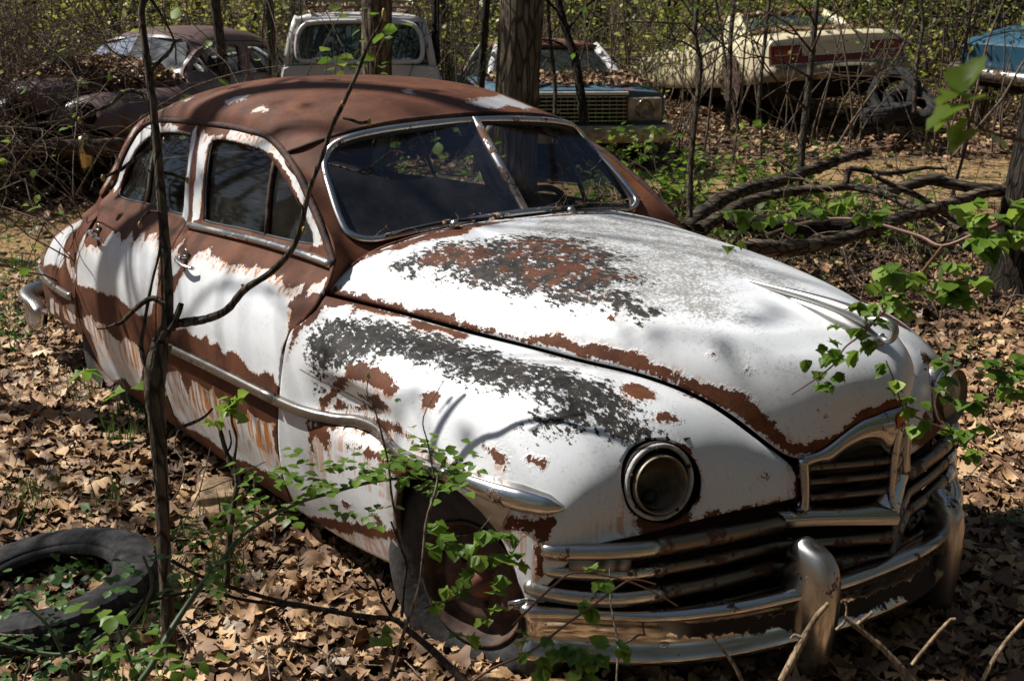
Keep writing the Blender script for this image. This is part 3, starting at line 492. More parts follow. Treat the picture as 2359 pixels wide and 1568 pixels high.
def net_panel(name,net,outline,holes,step,mat,parent,L,side=-1,thick=.008,key=None,label=None,outdir=None):
    """outline/holes in (u*L[0], v*L[1]) metres"""
    q,T=triangulate(outline,holes,step);V=net(np.clip(q[:,0]/L[0],0,1),np.clip(q[:,1]/L[1],0,1))*np.array([1,side,1])
    T=orient(V,T,outdir or (lambda c:c-np.array([-.3,0,.3])))
    o=mesh(name,V,T,mat,parent,attrs=paint_attrs(key,q,V) if key else None)
    if label:o['label']=label
    if thick: solid(o,thick)
    return o
def SP(x,z,dy=0,side=-1): return np.array([x,side*(float(SY(x,z))+dy),z])
def side_path(pts,dy,side=-1,n=6,closed=False):
    q=catmull(pts,n,closed);return np.c_[q[:,0],side*(SY(q[:,0],q[:,1])+dy),q[:,1]]
# --- outlines on the flank (x,z)
SEAM_F=[(-.803,1.066),(-.800,1.045),(-.772,.999),(-.757,.952),(-.792,.898),(-.845,.84),(-.863,.787),(-.868,.709),(-.872,.62),(-.92,.40),(-.945,.19)]
SEAM_B=[(-1.95,.195),(-1.95,.6),(-1.965,.95),(-2.02,1.07),(-2.10,1.25),(-2.155,1.440)]
RAIL_F=[(-2.15,1.440),(-1.9,1.439),(-1.70,1.436),(-1.535,1.427),(-1.362,1.386),(-1.191,1.320),(-1.067,1.250),(-.955,1.182),(-.878,1.121),(-.803,1.066)]
FW=catmull([(-1.84,1.078),(-1.885,1.10),(-1.935,1.224),(-1.985,1.36),(-1.965,1.388),(-1.867,1.393),(-1.626,1.386),(-1.50,1.372),(-1.40,1.345),(-1.247,1.282),(-1.091,1.205),(-.99,1.13),(-1.01,1.108),(-1.234,1.096),(-1.519,1.090)],5)
RW=catmull([(-2.93,1.07),(-2.94,1.12),(-2.87,1.22),(-2.80,1.29),(-2.682,1.345),(-2.56,1.375),(-2.4,1.388),(-2.225,1.390),(-2.195,1.37),(-2.14,1.24),(-2.09,1.095),(-2.12,1.075),(-2.478,1.072),(-2.80,1.060)],5)
gap=.004
def off(pts,dx): return [(x+dx,z) for x,z in pts]
door_f=off(SEAM_F[::-1],-gap)[:1]+off(SEAM_F[::-1],-gap)[1:]
def doorset(side):
    par=CAR
    fo=[tuple(p) for p in catmull(off(SEAM_F,-gap),3,False)][::-1]      # rocker -> belt
    fo=fo+RAIL_F[::-1][1:-1]+off(SEAM_B,gap)[::-1]
    d1=side_panel('front_door',fo,[FW],.016 if side<0 else .04,M['side'],par,'white door with chrome sill strip and brown rust bands' if side<0 else None,key='fdoor',side=side)
    ro=off(SEAM_B,-gap)+[(-2.4,1.437),(-2.62,1.423),(-2.74,1.40),(-2.84,1.35),(-2.93,1.275),(-3.02,1.17),(-3.06,1.10),(-3.04,1.03),(-2.90,.96),(-2.905,.90),(-2.965,.83),(-3.01,.76),(-3.03,.65),(-3.035,.42),(-2.985,.37),(-2.955,.30),(-2.92,.235),(-2.82,.2)]
    d2=side_panel('rear_door',ro,[RW],.018 if side<0 else .04,M['side'],par,'rear door with white streaks torn by rust' if side<0 else None,key='rdoor',side=side)
    res=[]
    for d,W,vb,nm in ((d1,FW,((-1.425,1.36),(-1.345,1.095)),'front'),(d2,RW,((-2.59,1.372),(-2.525,1.07)),'rear')):
        q,T=triangulate(W,[],.05);V=np.c_[q[:,0],side*(SY(q[:,0],q[:,1])-.022),q[:,1]]
        mesh('window_pane',V,T,M['glass'],d)
        sweep('window_seal',np.c_[W[:,0],side*(SY(W[:,0],W[:,1])-.010),W[:,1]],circ(.006,6),(0,side,0),M['blackrub'],d,closed=True)
        p=np.linspace(0,1,6)[:,None];l=np.array(vb[0])*(1-p)+np.array(vb[1])*p
        sweep('vent_window_bar',np.c_[l[:,0],side*(SY(l[:,0],l[:,1])-.012),l[:,1]],circ(.010,6),(0,side,0),M['rustdk'] if side<0 and nm=='front' else M['chrome_dk'],d)
    # exterior handles
    for d,hx,hz in ((d1,-1.80,.955),(d2,-2.80,.925)):
        y=lambda x,z,o:side*(float(SY(x,z))+o)
        pts=catmull([(hx+.0,y(hx,hz,.0),hz),(hx+.0,y(hx,hz,.035),hz+.002),(hx+.03,y(hx,hz,.052),hz-.002),(hx+.10,y(hx,hz,.058),hz-.010),(hx+.16,y(hx,hz,.045),hz-.014)],6,False)
        h=sweep('door_handle',pts,circ(.013,8,.009),(0,0,1),M['chrome'],d,scale=np.linspace(1.15,.7,len(pts)))
        e=mesh('handle_escutcheon',*ellip((hx-.01,y(hx,hz,.002),hz),(.032,.008,.035)),M['chrome_dk'],h)
    return d1,d2
def ellip(c,r,n=14,m=10):
    V=[];F=[]
    for i in range(m+1):
        a=math.pi*i/m
        for j in range(n):
            b=2*math.pi*j/n;V.append((c[0]+r[0]*math.sin(a)*math.cos(b),c[1]+r[1]*math.sin(a)*math.sin(b),c[2]+r[2]*math.cos(a)))
    for i in range(m):
        for j in range(n): F.append((i*n+j,(i+1)*n+j,(i+1)*n+(j+1)%n,i*n+(j+1)%n))
    return V,F
LF=(2.05,1.30);LH=(2.0,.80);LR=(2.7,.90);LQ=(1.9,.75);LT=(.9,.9);LW=(2.2,.1)
ARCH3=[(-.235,.20),(-.205,.34),(-.175,.47),(-.14,.57),(-.08,.632),(0,.645),(.10,.645),(.19,.632),(.265,.59),(.315,.51),(.35,.43),(.375,.36),(.39,.30)]
HLC=np.array([.572,.622,.698])
def FY(x,z,_c={}):
    """half width of the front fender at side position x,z"""
    if 'P' not in _c:
        u,v=np.meshgrid(np.linspace(0,1,400),np.linspace(.3,1,260),indexing='ij');_c['P']=FEN(u,v).reshape(-1,3)
    P=_c['P'];return np.array([P[((P[:,0]-a)**2+(P[:,2]-b)**2).argmin(),1] for a,b in zip(np.atleast_1d(x),np.atleast_1d(z))])
def build_body():
    out={}
    invF=Inv(FEN)
    # wheel arch in fender parameters
    arch=[]
    for x,z in ARCH3:
        y=float(SY(x,z)) if x<.2 else float(np.interp(x,[.2,.3,.39],[.965,.935,.91]))
        u,v=invF((x,y,z));arch.append((u*LF[0],v*LF[1]))
    arch=[p for p in arch if p[1]<LF[1]*.985]
    a0,a1=arch[0][0],arch[-1][0]
    ol=[(0,0),(LF[0],0),(LF[0],LF[1]),(a1+.004,LF[1])]+arch[::-1]+[(a0-.004,LF[1]),(0,LF[1])]
    # headlight hole: circle of directions projected on the fender front
    hl=[]
    for a in np.linspace(0,2*np.pi,40,endpoint=False):
        y=HLC[1]+.106*math.cos(a);z=HLC[2]+.106*math.sin(a)
        k=(invF.P[:,0]>.4)&(np.abs(invF.P[:,1]-y)<.2)
        dd=(invF.P[:,1]-y)**2+(invF.P[:,2]-z)**2+(~k)*9;i=dd.argmin();hl.append((invF.u.ravel()[i]*LF[0],invF.v.ravel()[i]*LF[1]))
    hl=np.array(hl);hl=(np.roll(hl,1,0)+hl*2+np.roll(hl,-1,0))/4
    out['hole']=hl
    hp=FEN(hl[:,0]/LF[0],hl[:,1]/LF[1]);out['hc']=hp.mean(0);nn=np.linalg.svd(hp-hp.mean(0))[2][2];out['hn']=nn*np.sign(nn[0])
    for side in (-1,1):
        f=net_panel('front_fender',FEN,ol,[hl],.014 if side<0 else .022,M['fender'],CAR,LF,side,key='fender' if side<0 else 'fenderL',label='dented near front fender with black bare patch' if side<0 else 'far front fender with intact headlight',outdir=lambda c:np.c_[c[:,0]-.0,c[:,1]*2,c[:,2]-.3])
        out['f%d'%side]=f
        # inner lip of the wheel arch
        P=[FEN(np.array([u/LF[0]]),np.array([v/LF[1]]))[0]*[1,side,1] for u,v in arch]
        sweep('arch_lip',catmull([p-np.array([0,side*.012,0]) for p in P],3,False),circ(.011,6),(0,side,0),M['rustdk'],f)
    for side in (-1,1): doorset(side)
    hood_q=[(0,0),(LH[0],0),(LH[0],LH[1]),(0,LH[1])]
    # hood: one panel over both halves
    q,T=triangulate([(0,-LH[1]),(LH[0],-LH[1]),(LH[0],LH[1]),(0,LH[1])],[],.016)
    v=np.abs(q[:,1])/LH[1];V=HOOD(np.clip(q[:,0]/LH[0],0,1),np.clip(v*.993,0,1));V[:,1]*=np.sign(q[:,1]+1e-9)
    V[:,2]+=.004*(1-np.exp(-(1-v)*30))
    T=orient(V,T,lambda c:np.c_[c[:,0]*.3,c[:,1]*.3,c[:,2]*0+1])
    h=mesh('hood',V,T,M['top'],CAR,attrs=paint_attrs('hood',q,V),label='long white hood with black and rust brown bare patch');solid(h,.014);out['hood']=h
    # roof, both halves, with the rear window cut out
    rwq=[]
    for y,z,x in [(-.40,1.33,-3.3),(-.44,1.30,-3.3),(-.42,1.19,-3.4),(-.38,1.155,-3.4),(0,1.165,-3.45),(.38,1.155,-3.4),(.42,1.19,-3.4),(.44,1.30,-3.3),(.40,1.33,-3.3),(0,1.37,-3.3)]:
        inv=out.setdefault('invR',Inv(ROOF));k=inv.P[:,0]<-2.9
        dd=(inv.P[:,1]-abs(y))**2+(inv.P[:,2]-z)**2+(~k)*9;i=dd.argmin();rwq.append((inv.u.ravel()[i]*LR[0],math.copysign(inv.v.ravel()[i]*LR[1],y)))
    rwq=catmull(rwq,5)
    q,T=triangulate([(0,-LR[1]),(LR[0],-LR[1]),(LR[0],LR[1]),(0,LR[1])],[rwq],.022)
    def RF(q,o=0):
        V=ROOF(np.clip(q[:,0]/LR[0],0,1),np.clip(np.abs(q[:,1])/LR[1],0,1));V[:,1]*=np.sign(q[:,1]+1e-9);V[:,2]-=o;return V
    V=RF(q);T=orient(V,T,lambda c:np.c_[c[:,0]*0,c[:,1]*.3,c[:,2]*0+1])
    r=mesh('roof',V,T,M['roofp'],CAR,attrs=paint_attrs('roof',q,V),label='rust brown roof with a few grey paint remnants');solid(r,.02);out['roof']=r
    vv=np.linspace(-1,1,60);Ps=ROOF(vv*0,np.abs(vv));Ps[:,1]*=np.sign(vv+1e-9);sweep('roof_seam',Ps,circ(.008,6),(.6,0,.8),M['rustdk'],r)
    q2,T2=triangulate(rwq,[],.08);mesh('rear_window',RF(q2,.01),T2,M['glass'],r)
    sweep('rear_window_trim',RF(rwq),circ(.012,6),(0,0,1),M['chrome_dk'],r,closed=True)
    # windscreen surround, cowl
    for side in (-1,1):
        V,F,u,v=net_grid(WSN,150,12,side);T=np.vstack([F[:,[0,1,2]],F[:,[0,2,3]]]);T=orient(V,T,lambda c:np.c_[c[:,0]*0+1,c[:,1]*1,c[:,2]*0+1])
        at=paint_attrs('ws',np.c_[u*2.2,v*.1],V);at['pw']=np.where(True,-1,0)*np.ones(len(V))
        s_=mesh('windscreen_surround',V,T,M['roofp'],CAR,attrs=at);solid(s_,.015)
    # quarters and trunk
    for side in (-1,1):
        nm='rear_quarter'
        oq=[(0,0),(LQ[0],0),(LQ[0],LQ[1]),(0,LQ[1])]
        net_panel(nm,QUA,oq,[],.018 if side<0 else .05,M['side'],CAR,LQ,side,key='quarter',label='tail quarter with bumper end and chrome strip' if side<0 else None,outdir=lambda c:np.c_[c[:,0]+3.2,c[:,1]*2,c[:,2]*0])
    q,T=triangulate([(0,-LT[1]),(LT[0],-LT[1]),(LT[0],LT[1]),(0,LT[1])],[],.04)
    V=TRU(np.clip(q[:,0]/LT[0],0,1),np.clip(np.abs(q[:,1])/LT[1],0,1));V[:,1]*=np.sign(q[:,1]+1e-9)
    T=orient(V,T,lambda c:np.c_[c[:,0]*0-.3,c[:,1]*0,c[:,2]*0+1]);at=paint_attrs('trunk',q,V);mesh('trunk_lid',V,T,M['side'],CAR,attrs=at)
    return out
M['fender']=mat_rust_paint('peeling_fender_paint',.6,speck=.30,streakz=False,rag=.018)
BODY=build_body()
# --- sedan trim, glass, lamps, bumpers, wheels
def build_trim():
    c=M['chrome'];cb=M['chrome_bad']
    # windscreen glass + chrome frame + centre post
    I=WSN.P[:,0];out=I
    full=catmull([tuple(p*[1,-1,1]) for p in I[1:-1]][::-1]+[tuple(I[0])]+[tuple(p) for p in I[1:-1]]+[tuple(I[-1])],5)
    fr=sweep('windscreen_frame',full+np.array([.006,0,.008]),[(-.012,-.006),(.012,-.006),(.012,.004),(0,.010),(-.012,.004)],(.82,0,.57),c,CAR,closed=True)
    sweep('windscreen_seal',full*np.array([1,.972,1])+np.array([-.008,0,-.004]),circ(.017,6),(.82,0,.57),M['blackrub'],fr,closed=True)
    for s in (-1,1):
        loop=[I[0]]+list(I[1:-1])+[I[-1]];lp=catmull([tuple(p) for p in loop],4,False)
        # pane triangulated in (y,z)
        q,T=triangulate(lp[:,1:3]*[1,1],[],.05)
        # plane fit: x as a function of y,z
        A=np.c_[np.ones(len(lp)),lp[:,1],lp[:,2]];k=np.linalg.lstsq(A,lp[:,0],rcond=None)[0]
        V=np.c_[k[0]+k[1]*q[:,0]+k[2]*q[:,1]-.012,q[:,0]*s,q[:,1]];mesh('windscreen_pane',V,T,M['glass_ws'],CAR)
    sweep('centre_post',np.array([[-1.115,0,1.495],[-.955,0,1.335],[-.79,0,1.168]]),[(-.018,-.008),(.018,-.008),(.012,.010),(-.012,.010)],(.82,0,.57),M['post'],CAR)
    for s in (-1,1):
        W=side_path([(-3.09,1.06),(-3.07,1.12),(-3.03,1.185),(-2.94,1.285),(-2.845,1.368),(-2.73,1.412),(-2.6,1.428),(-2.3,1.440),(-1.9,1.445),(-1.70,1.441),(-1.535,1.432),(-1.362,1.392),(-1.191,1.327),(-1.067,1.257),(-.955,1.188),(-.878,1.127),(-.808,1.074)],.006,s,5)
        g=sweep('drip_rail',W,[(-.010,-.008),(.010,-.008),(.013,.007),(-.004,.005)],(0,s,0),M['rustdk'],CAR)
        b=sweep('belt_moulding',side_path([(-1.96,1.052),(-1.7,1.062),(-1.348,1.074),(-1.023,1.076),(-.815,1.072)],.012,s,5),[(-.013,-.013),(.013,-.013),(.013,.004),(.004,.013),(-.004,.013),(-.013,.004)],(0,s,0),c,CAR)
        # flank spear: rear tail, rear door, front door, fender, nose tip
        sec=[(-.018,-.006),(.018,-.006),(.018,.008),(.010,.018),(.002,.012),(-.006,.018),(-.016,.010)]
        qp=[(-4.14,.42,.56),(-4.08,.66,.57),(-3.98,.815,.575),(-3.8,.885,.574),(-3.5,.935,.570),(-3.2,.96,.575),(-3.05,.967,.582)]
        sweep('side_moulding',catmull([(x,s*(y+.012),z) for x,y,z in qp],5,False),sec,(0,s,0),c,CAR)
        if s>0: pass
        sweep('side_moulding',side_path([(-1.94,.603),(-1.7,.611),(-1.3,.620),(-.885,.626)],.010,s,5),sec,(0,s,0),M['chrome_mid'] if s<0 else c,CAR)
        fp=[(-.865,.627),(-.70,.632),(-.55,.64),(-.45,.655),(-.36,.662),(-.26,.660),(-.15,.655),(0,.662),(.12,.668)]
        fq=catmull(fp,6,False);sweep('side_moulding',np.c_[fq[:,0],s*(FY(fq[:,0],fq[:,1])+.010),fq[:,1]],sec,(0,s,0),M['chrome_mid'] if s<0 else c,CAR)
        nose=[(.125,.668),(.20,.670),(.28,.668),(.35,.665),(.41,.661),(.452,.656)]
        pth=catmull([(x,s*(float(FY(x,z)[0])+.004),z) for x,z in nose],5,False);n=len(pth);t=np.linspace(0,1,n)
        wv=np.interp(t,[0,.35,.6,.85,1],[.020,.030,.034,.026,.006]);sec2=[(-1,-.4),(1,-.4),(1,.3),(.5,.75),(0,.8),(-.6,.6)]
        nt_=sweep('moulding_tip',pth,sec2,(0,s,0),c,CAR,scale=np.c_[wv,wv*.9])
        # downward webbed fin behind the tip
        tri=np.array([(.10,.650),(.20,.655),(.30,.655),(.335,.640),(.318,.60),(.305,.555),(.285,.575),(.245,.605),(.18,.63)])
        q,T=triangulate(tri,[],.02);yy=FY(q[:,0],q[:,1]);mesh('moulding_fin',np.c_[q[:,0],s*(yy+.006),q[:,1]],T,c,nt_)
    # hood ornament: long chrome spear that rises into a looped neck
    op=catmull([(.235,0,1.104),(.34,0,1.100),(.45,0,1.096),(.56,0,1.088),(.65,0,1.075),(.70,0,1.062)],6,False);t=np.linspace(0,1,len(op))
    wd=np.interp(t,[0,.3,.7,1],[.003,.010,.021,.020]);ht=np.interp(t,[0,.4,.8,1],[.005,.013,.024,.018])
    orn=sweep('hood_ornament',op-np.array([0,0,.004]),circ(1,12),(0,0,1),M['orn'],CAR,scale=np.c_[wd,ht])
    sweep('ornament_base',catmull([(.42,0,1.072),(.55,0,1.055),(.66,0,1.03),(.735,0,1.0)],5,False),circ(1,12),(0,0,1),M['orn'],orn,scale=np.c_[np.interp(np.linspace(0,1,16),[0,.5,1],[.012,.034,.022]),np.interp(np.linspace(0,1,16),[0,.5,1],[.012,.030,.022])])
    lp=catmull([(.69,0,1.062),(.725,0,1.070),(.755,0,1.072),(.778,0,1.058),(.778,0,1.035),(.762,0,1.020),(.745,0,1.024),(.738,0,1.034)],6,False)
    sweep('ornament_loop',lp,circ(.011,8,.013),(0,1,0),M['orn'],orn,scale=np.linspace(1.2,.75,len(lp)))
    # nose creases and grille
    GR=bpy.data.objects.new('grille',None);COL.objects.link(GR);GR.parent=CAR
    arc=[(.690,.243,.720),(.708,.212,.727),(.727,.178,.745),(.757,.123,.793),(.78,.083,.822),(.806,.04,.838),(.818,0,.845)]
    inn=[(.700,.216,.690),(.716,.195,.705),(.732,.165,.704),(.745,.135,.722),(.772,.09,.745),(.798,.050,.748),(.808,.018,.722)]
    for s in (-1,1):
        A=catmull(arc,5,False);B=catmull(inn,5,False);V=[];F=[];n=len(A)
        for a,b in zip(A,B):
            m=(a+b)/2+[.012,0,.004];V+=[a+[-.01,0,0],a+[.004,0,.006],m,b+[.002,0,-.002],b+[-.02,0,0]]
        V=np.array(V)*[1,s,1]
        for i in range(n-1):
            for j in range(4): F.append((i*5+j,i*5+j+1,(i+1)*5+j+1,(i+1)*5+j))
        ho=mesh('grille_arch',V,F,M['chrome_g'],GR)
        sweep('grille_post',catmull([(.692,s*.231,.718),(.698,s*.227,.66),(.702,s*.226,.61),(.706,s*.232,.572)],4,False),[(-.016,-.01),(.016,-.01),(.012,.012),(-.012,.012)],(1,0,0),M['chrome_g'],GR)
        for z in (.690,.649,.604):
            zz=z;p=catmull([(.69,s*.222,zz-.004),(.735,s*.15,zz),(.770,s*.08,zz+.001),(.803,0,zz+.001)],5,False)
            sweep('grille_bar',p,[(-.010,-.026),(-.010,.002),(-.004,.009),(.004,.007),(.010,.0),(.010,-.026)],(1,0,0),M['chrome_dk'],GR)
    sweep('grille_centre_bar',catmull([(.822,0,.800),(.815,0,.74),(.813,0,.66),(.816,0,.60),(.830,0,.562)],5,False),[(-.014,-.01),(.014,-.01),(.005,.014),(-.005,.014)],(1,0,0),c,GR,scale=np.linspace(1.0,.6,21))
    # enamelled badge with a figure 8
    em=mesh('badge',*ellip((.826,0,.818),(.006,.020,.030)),M['enamel'],GR);
    for zc in (.803,.790): sweep('badge_figure',np.array([(.8335,.0065*math.cos(a),zc+.0062*math.sin(a)) for a in np.linspace(0,2*np.pi,16,endpoint=False)]),circ(.0016,5),(1,0,0),M['enamelred'],em,closed=True)
    mesh('grille_backing',[(.64,-.22,.56),(.64,.22,.56),(.66,.22,.70),(.68,.13,.78),(.72,0,.83),(.68,-.13,.78),(.66,-.22,.70)],[(0,1,2,3,4,5,6)],M['blackrub'],GR,smooth=False)
    # grille sill: flat chrome shelf running to the prow
    for s in (-1,1):
        V=[];F=[];rows=[((.62,.30,.585),(.682,.285,.562)),((.66,.22,.580),(.722,.205,.560)),((.70,.10,.574),(.785,.095,.556)),((.72,0,.570),(.845,0,.552))]
        for a,b in rows: V+=[np.array(a)*[1,s,1],np.array(b)*[1,s,1],(np.array(b)+[.006,0,-.014])*[1,s,1],(np.array(b)+[0,0,-.034])*[1,s,1]]
        for i in range(3):
            for j in range(3): F.append((i*4+j,i*4+j+1,(i+1)*4+j+1,(i+1)*4+j))
        o=mesh('grille_sill',V,F,M['chrome_g'],GR)
    # three horizontal bars under the lamps, each side: bright end cap, dull centre length
    bars=[([(.41,.895,.540),(.435,.88,.538),(.515,.79,.540),(.567,.70,.541),(.615,.56,.542),(.655,.40,.543),(.678,.285,.543)],.024),
          ([(.405,.890,.482),(.435,.872,.480),(.515,.785,.478),(.567,.70,.477),(.63,.50,.476),(.668,.32,.476),(.69,.27,.476),(.76,.13,.476),(.828,0,.476)],.018),
          ([(.372,.925,.436),(.40,.905,.424),(.455,.85,.414),(.515,.785,.411),(.567,.70,.411),(.63,.50,.411),(.668,.32,.411),(.69,.27,.411),(.76,.13,.411),(.83,0,.411)],.023)]
    for k,(pts,r) in enumerate(bars):
        for s in (-1,1):
            p=catmull([(x,s*y,z) for x,y,z in pts],6,False);n=len(p);ysplit=.67
            i=int(np.argmax(np.abs(p[:,1])<ysplit));e=p[:i+1];m=p[i:]
            sc=np.interp(np.arange(len(e)),[0,2,5],[.35,.9,1]);sec=[(-1.0*r,-.6*r),(-.95*r,.25*r),(-.45*r,.85*r),(.25*r,1.0*r),(.85*r,.55*r),(1.0*r,-.4*r)]
            sweep('lower_bar_end',e,sec,(.5,0,.86) if 0 else (.75,s*-.3,.55),c,CAR,scale=sc)
            sweep('lower_bar',m[:,:]-np.array([.004,0,0]),sec,(.75,s*-.3,.55),M['chrome_dk'],CAR,scale=np.full(len(m),.96))
    # parking lamps between bars
    for s in (-1,1):
        p=catmull([(.470,s*.860,.509),(.522,s*.80,.509),(.566,s*.735,.510)],5,False)
        sweep('parking_lamp',p,[(-.017,-.008),(.017,-.008),(.015,.006),(-.015,.006)],(.75,s*-.5,0),M['park'],CAR)
    # valance behind the bars
    for s in (-1,1):
        top=catmull([(.36,.90,.50),(.46,.80,.54),(.53,.68,.56),(.58,.5,.57),(.62,.28,.58),(.72,0,.56)],4,False);V=[];F=[]
        for a in top: V+=[a*[1,s,1]+[-.03,0,0],a*[1,s,1]+[-.05,0,-.26]]
        for i in range(len(top)-1): F.append((2*i,2*i+1,2*i+3,2*i+2))
        mesh('front_valance',V,F,M['rustblk'],CAR)
    # front bumper
    pts=[(.375,.905,.325),(.395,.915,.318),(.43,.86,.312),(.50,.765,.305),(.60,.64,.302),(.70,.48,.315),(.775,.31,.335),(.825,.15,.350),(.838,0,.354)]
    full=catmull([(x,-y,z) for x,y,z in pts[:-1]]+[pts[-1]]+[(x,y*(1+.05*(y>.6)),z-.012*y) for x,y,z in pts[:-1][::-1]],7,False)
    sec=[(-.085,-.012),(-.088,.012),(-.078,.034),(-.062,.036),(-.046,.020),(-.02,.012),(.02,.014),(.042,.030),(.056,.040),(.068,.034),(.074,.010),(.070,-.02),(.060,-.06),(.052,-.060),(.058,-.02),(.03,.0),(-.05,.0),(-.07,-.02)]
    # section: first = across (down..up), second = outwards
    P=full;T=np.gradient(P,axis=0);T/=np.linalg.norm(T,axis=1)[:,None]
    outw=np.cross(T,np.array([0,0,1.]));outw/=np.linalg.norm(outw,axis=1)[:,None]
    outw*=np.sign((outw*np.c_[np.ones(len(P)),P[:,1]*.8,np.zeros(len(P))]).sum(1))[:,None]
    V=[];F=[];m=len(sec);n=len(P);endk=np.minimum(1,.55+np.minimum(np.arange(n),n-1-np.arange(n))/4.)
    for i in range(n):
        for a,b in sec: V.append(P[i]+outw[i]*b+np.array([0,0,1])*a*endk[i])
    for i in range(n-1):
        for j in range(m): F.append((i*m+j,i*m+(j+1)%m,(i+1)*m+(j+1)%m,(i+1)*m+j))
    F.append(tuple(range(m)));F.append(tuple((n-1)*m+j for j in range(m)))
    bp=mesh('front_bumper',V,F,M['bumper'],CAR);bpy.context.view_layer.update()
    bm=bmesh.new();bm.from_mesh(bp.data);bmesh.ops.recalc_face_normals(bm,faces=bm.faces);bm.to_mesh(bp.data);bm.free()
    for s in (-1,1):
        g=guard((.785,s*.295) if s<0 else (.80,.295),s);g.parent=bp
        if s>0:
            for v in g.data.vertices: v.co.y=.295+(v.co.y-.295)*.75;v.co.x=.80+(v.co.x-.80)*.75
        for y in (.68,): bolt=mesh('bumper_bolt',*ellip((.625+.02,s*.655+s*.03,.30),(.012,.016,.008)),c,bp)
    # rear bumper end wraps the tail
    rp=catmull([(-3.68,-.945,.36),(-3.85,-.955,.37),(-4.0,-.93,.38),(-4.12,-.83,.385),(-4.2,-.6,.39),(-4.24,-.3,.39),(-4.25,0,.39),(-4.24,.3,.39),(-4.2,.6,.39),(-4.12,.83,.39),(-4.0,.93,.39),(-3.85,.955,.39),(-3.68,.945,.39)],7,False)
    sweep('rear_bumper',rp,[(-.085,-.02),(-.09,.01),(-.07,.03),(-.04,.018),(.02,.018),(.05,.035),(.07,.03),(.072,-.02)],(0,0,1) if 0 else (0,0,1),c,CAR) if 0 else rear_bumper(rp,c)
def rear_bumper(P,mat):
    sec=[(-.10,-.02),(-.10,.014),(-.08,.026),(-.06,.016),(.0,.012),(.025,.026),(.045,.040),(.062,.036),(.070,.012),(.062,-.03)]
    T=np.gradient(P,axis=0);T/=np.linalg.norm(T,axis=1)[:,None];o=np.cross(T,np.array([0,0,1.]));o*=np.sign((o*np.c_[-np.ones(len(P)),P[:,1],0*P[:,0]]).sum(1))[:,None]
    V=[];F=[];m=len(sec);n=len(P);ek=np.minimum(1,.45+np.minimum(np.arange(n),n-1-np.arange(n))/6.)
    for i in range(n):
        for a,b in sec: V.append(P[i]+o[i]*b+np.array([0,0,a*ek[i]]))
    for i in range(n-1):
        for j in range(m): F.append((i*m+j,i*m+(j+1)%m,(i+1)*m+(j+1)%m,(i+1)*m+j))
    F.append(tuple(range(m)));F.append(tuple((n-1)*m+j for j in range(m)))
    o=mesh('rear_bumper',V,F,mat,CAR);bm=bmesh.new();bm.from_mesh(o.data);bmesh.ops.recalc_face_normals(bm,faces=bm.faces);bm.to_mesh(o.data);bm.free();return o
def guard(c,s):
    """upright bumper guard: tapered rounded blade"""
    x0,y0=c;V=[];F=[];lv=[(.15,.044,.052,.0),(.22,.050,.055,.003),(.30,.060,.062,.006),(.38,.063,.064,.008),(.44,.061,.062,.008),(.485,.056,.056,.006),(.512,.049,.046,.003),(.527,.038,.034,.0),(.534,.022,.020,-.002),(.536,.006,.006,-.003)]
    n=20
    for z,wy,wx,fw in lv:
        for j in range(n):
            a=2*math.pi*j/n;ca,sa=math.cos(a),math.sin(a);ex=abs(ca)**.6*math.copysign(1,ca);ey=abs(sa)**.45*math.copysign(1,sa)
            V.append((x0+.005+fw+wx*1.25*ex,y0+.78*wy*ey*(1-.30*max(0,ca)),z-.009*(ex+1)*max(0,(z-.40)/.14)))
    for i in range(len(lv)-1):
        for j in range(n): F.append((i*n+j,i*n+(j+1)%n,(i+1)*n+(j+1)%n,(i+1)*n+j))
    F.append(tuple(range(n))[::-1]);F.append(tuple((len(lv)-1)*n+j for j in range(n)))
    return mesh('bumper_guard',V,F,M['guard'],None)
M['post']=mat_chrome('rusty_post_chrome',.55,rough=.35,dirt=.6)
M['orn']=mat_chrome('pitted_chrome',.05,base=(.36,.36,.35),rough=.30,dirt=.35)
M['chrome_g']=mat_chrome('grille_chrome',.10,base=(.46,.45,.43),rough=.10,dirt=.22)
M['guard']=mat_chrome('guard_chrome',.14,base=(.55,.53,.50),rough=.16,dirt=.3)
def mat_bumper():
    m=mat_chrome('bumper_chrome',.10,base=(.60,.58,.55),rough=.06,dirt=.3);nt=m.node_tree;N=NB(nt);b=nt.nodes['Principled BSDF']
    # black rot along the lower face
    g=N.n('ShaderNodeTexCoord');sp=N.n('ShaderNodeSeparateXYZ');N.l(g.outputs['Object'],sp.inputs[0]);co=N.coord()
    zz=N.math('ADD',sp.outputs[2],N.math('MULTIPLY',N.math('SUBTRACT',N.noise(co,40,5,.7),.5),.055));zz=N.math('ADD',zz,N.math('MULTIPLY',N.math('SUBTRACT',N.noise(co,6,3,.6),.5),.12))
    band=N.math('MULTIPLY',N.ramp(zz,.285,.289),N.ramp(zz,.338,.342,1,0));side=N.ramp(N.math('ADD',sp.outputs[0],N.math('MULTIPLY',sp.outputs[1],.1)),.52,.60)
    f=N.math('MULTIPLY',band,side)
    old=b.inputs['Base Color'].links[0].from_socket;N.l(N.mix(f,old,(.016,.010,.008)),b.inputs['Base Color'])
    om=b.inputs['Metallic'].links[0].from_socket;N.l(N.math('MULTIPLY',om,N.math('SUBTRACT',1,f)),b.inputs['Metallic'])
    orr=b.inputs['Roughness'].links[0].from_socket;N.l(N.mixf(f,orr,.85),b.inputs['Roughness']);return m
M['bumper']=mat_bumper()
M['rustblk']=simple('sooty_rust',(.018,.010,.007),.9,nscale=20,namp=.6)
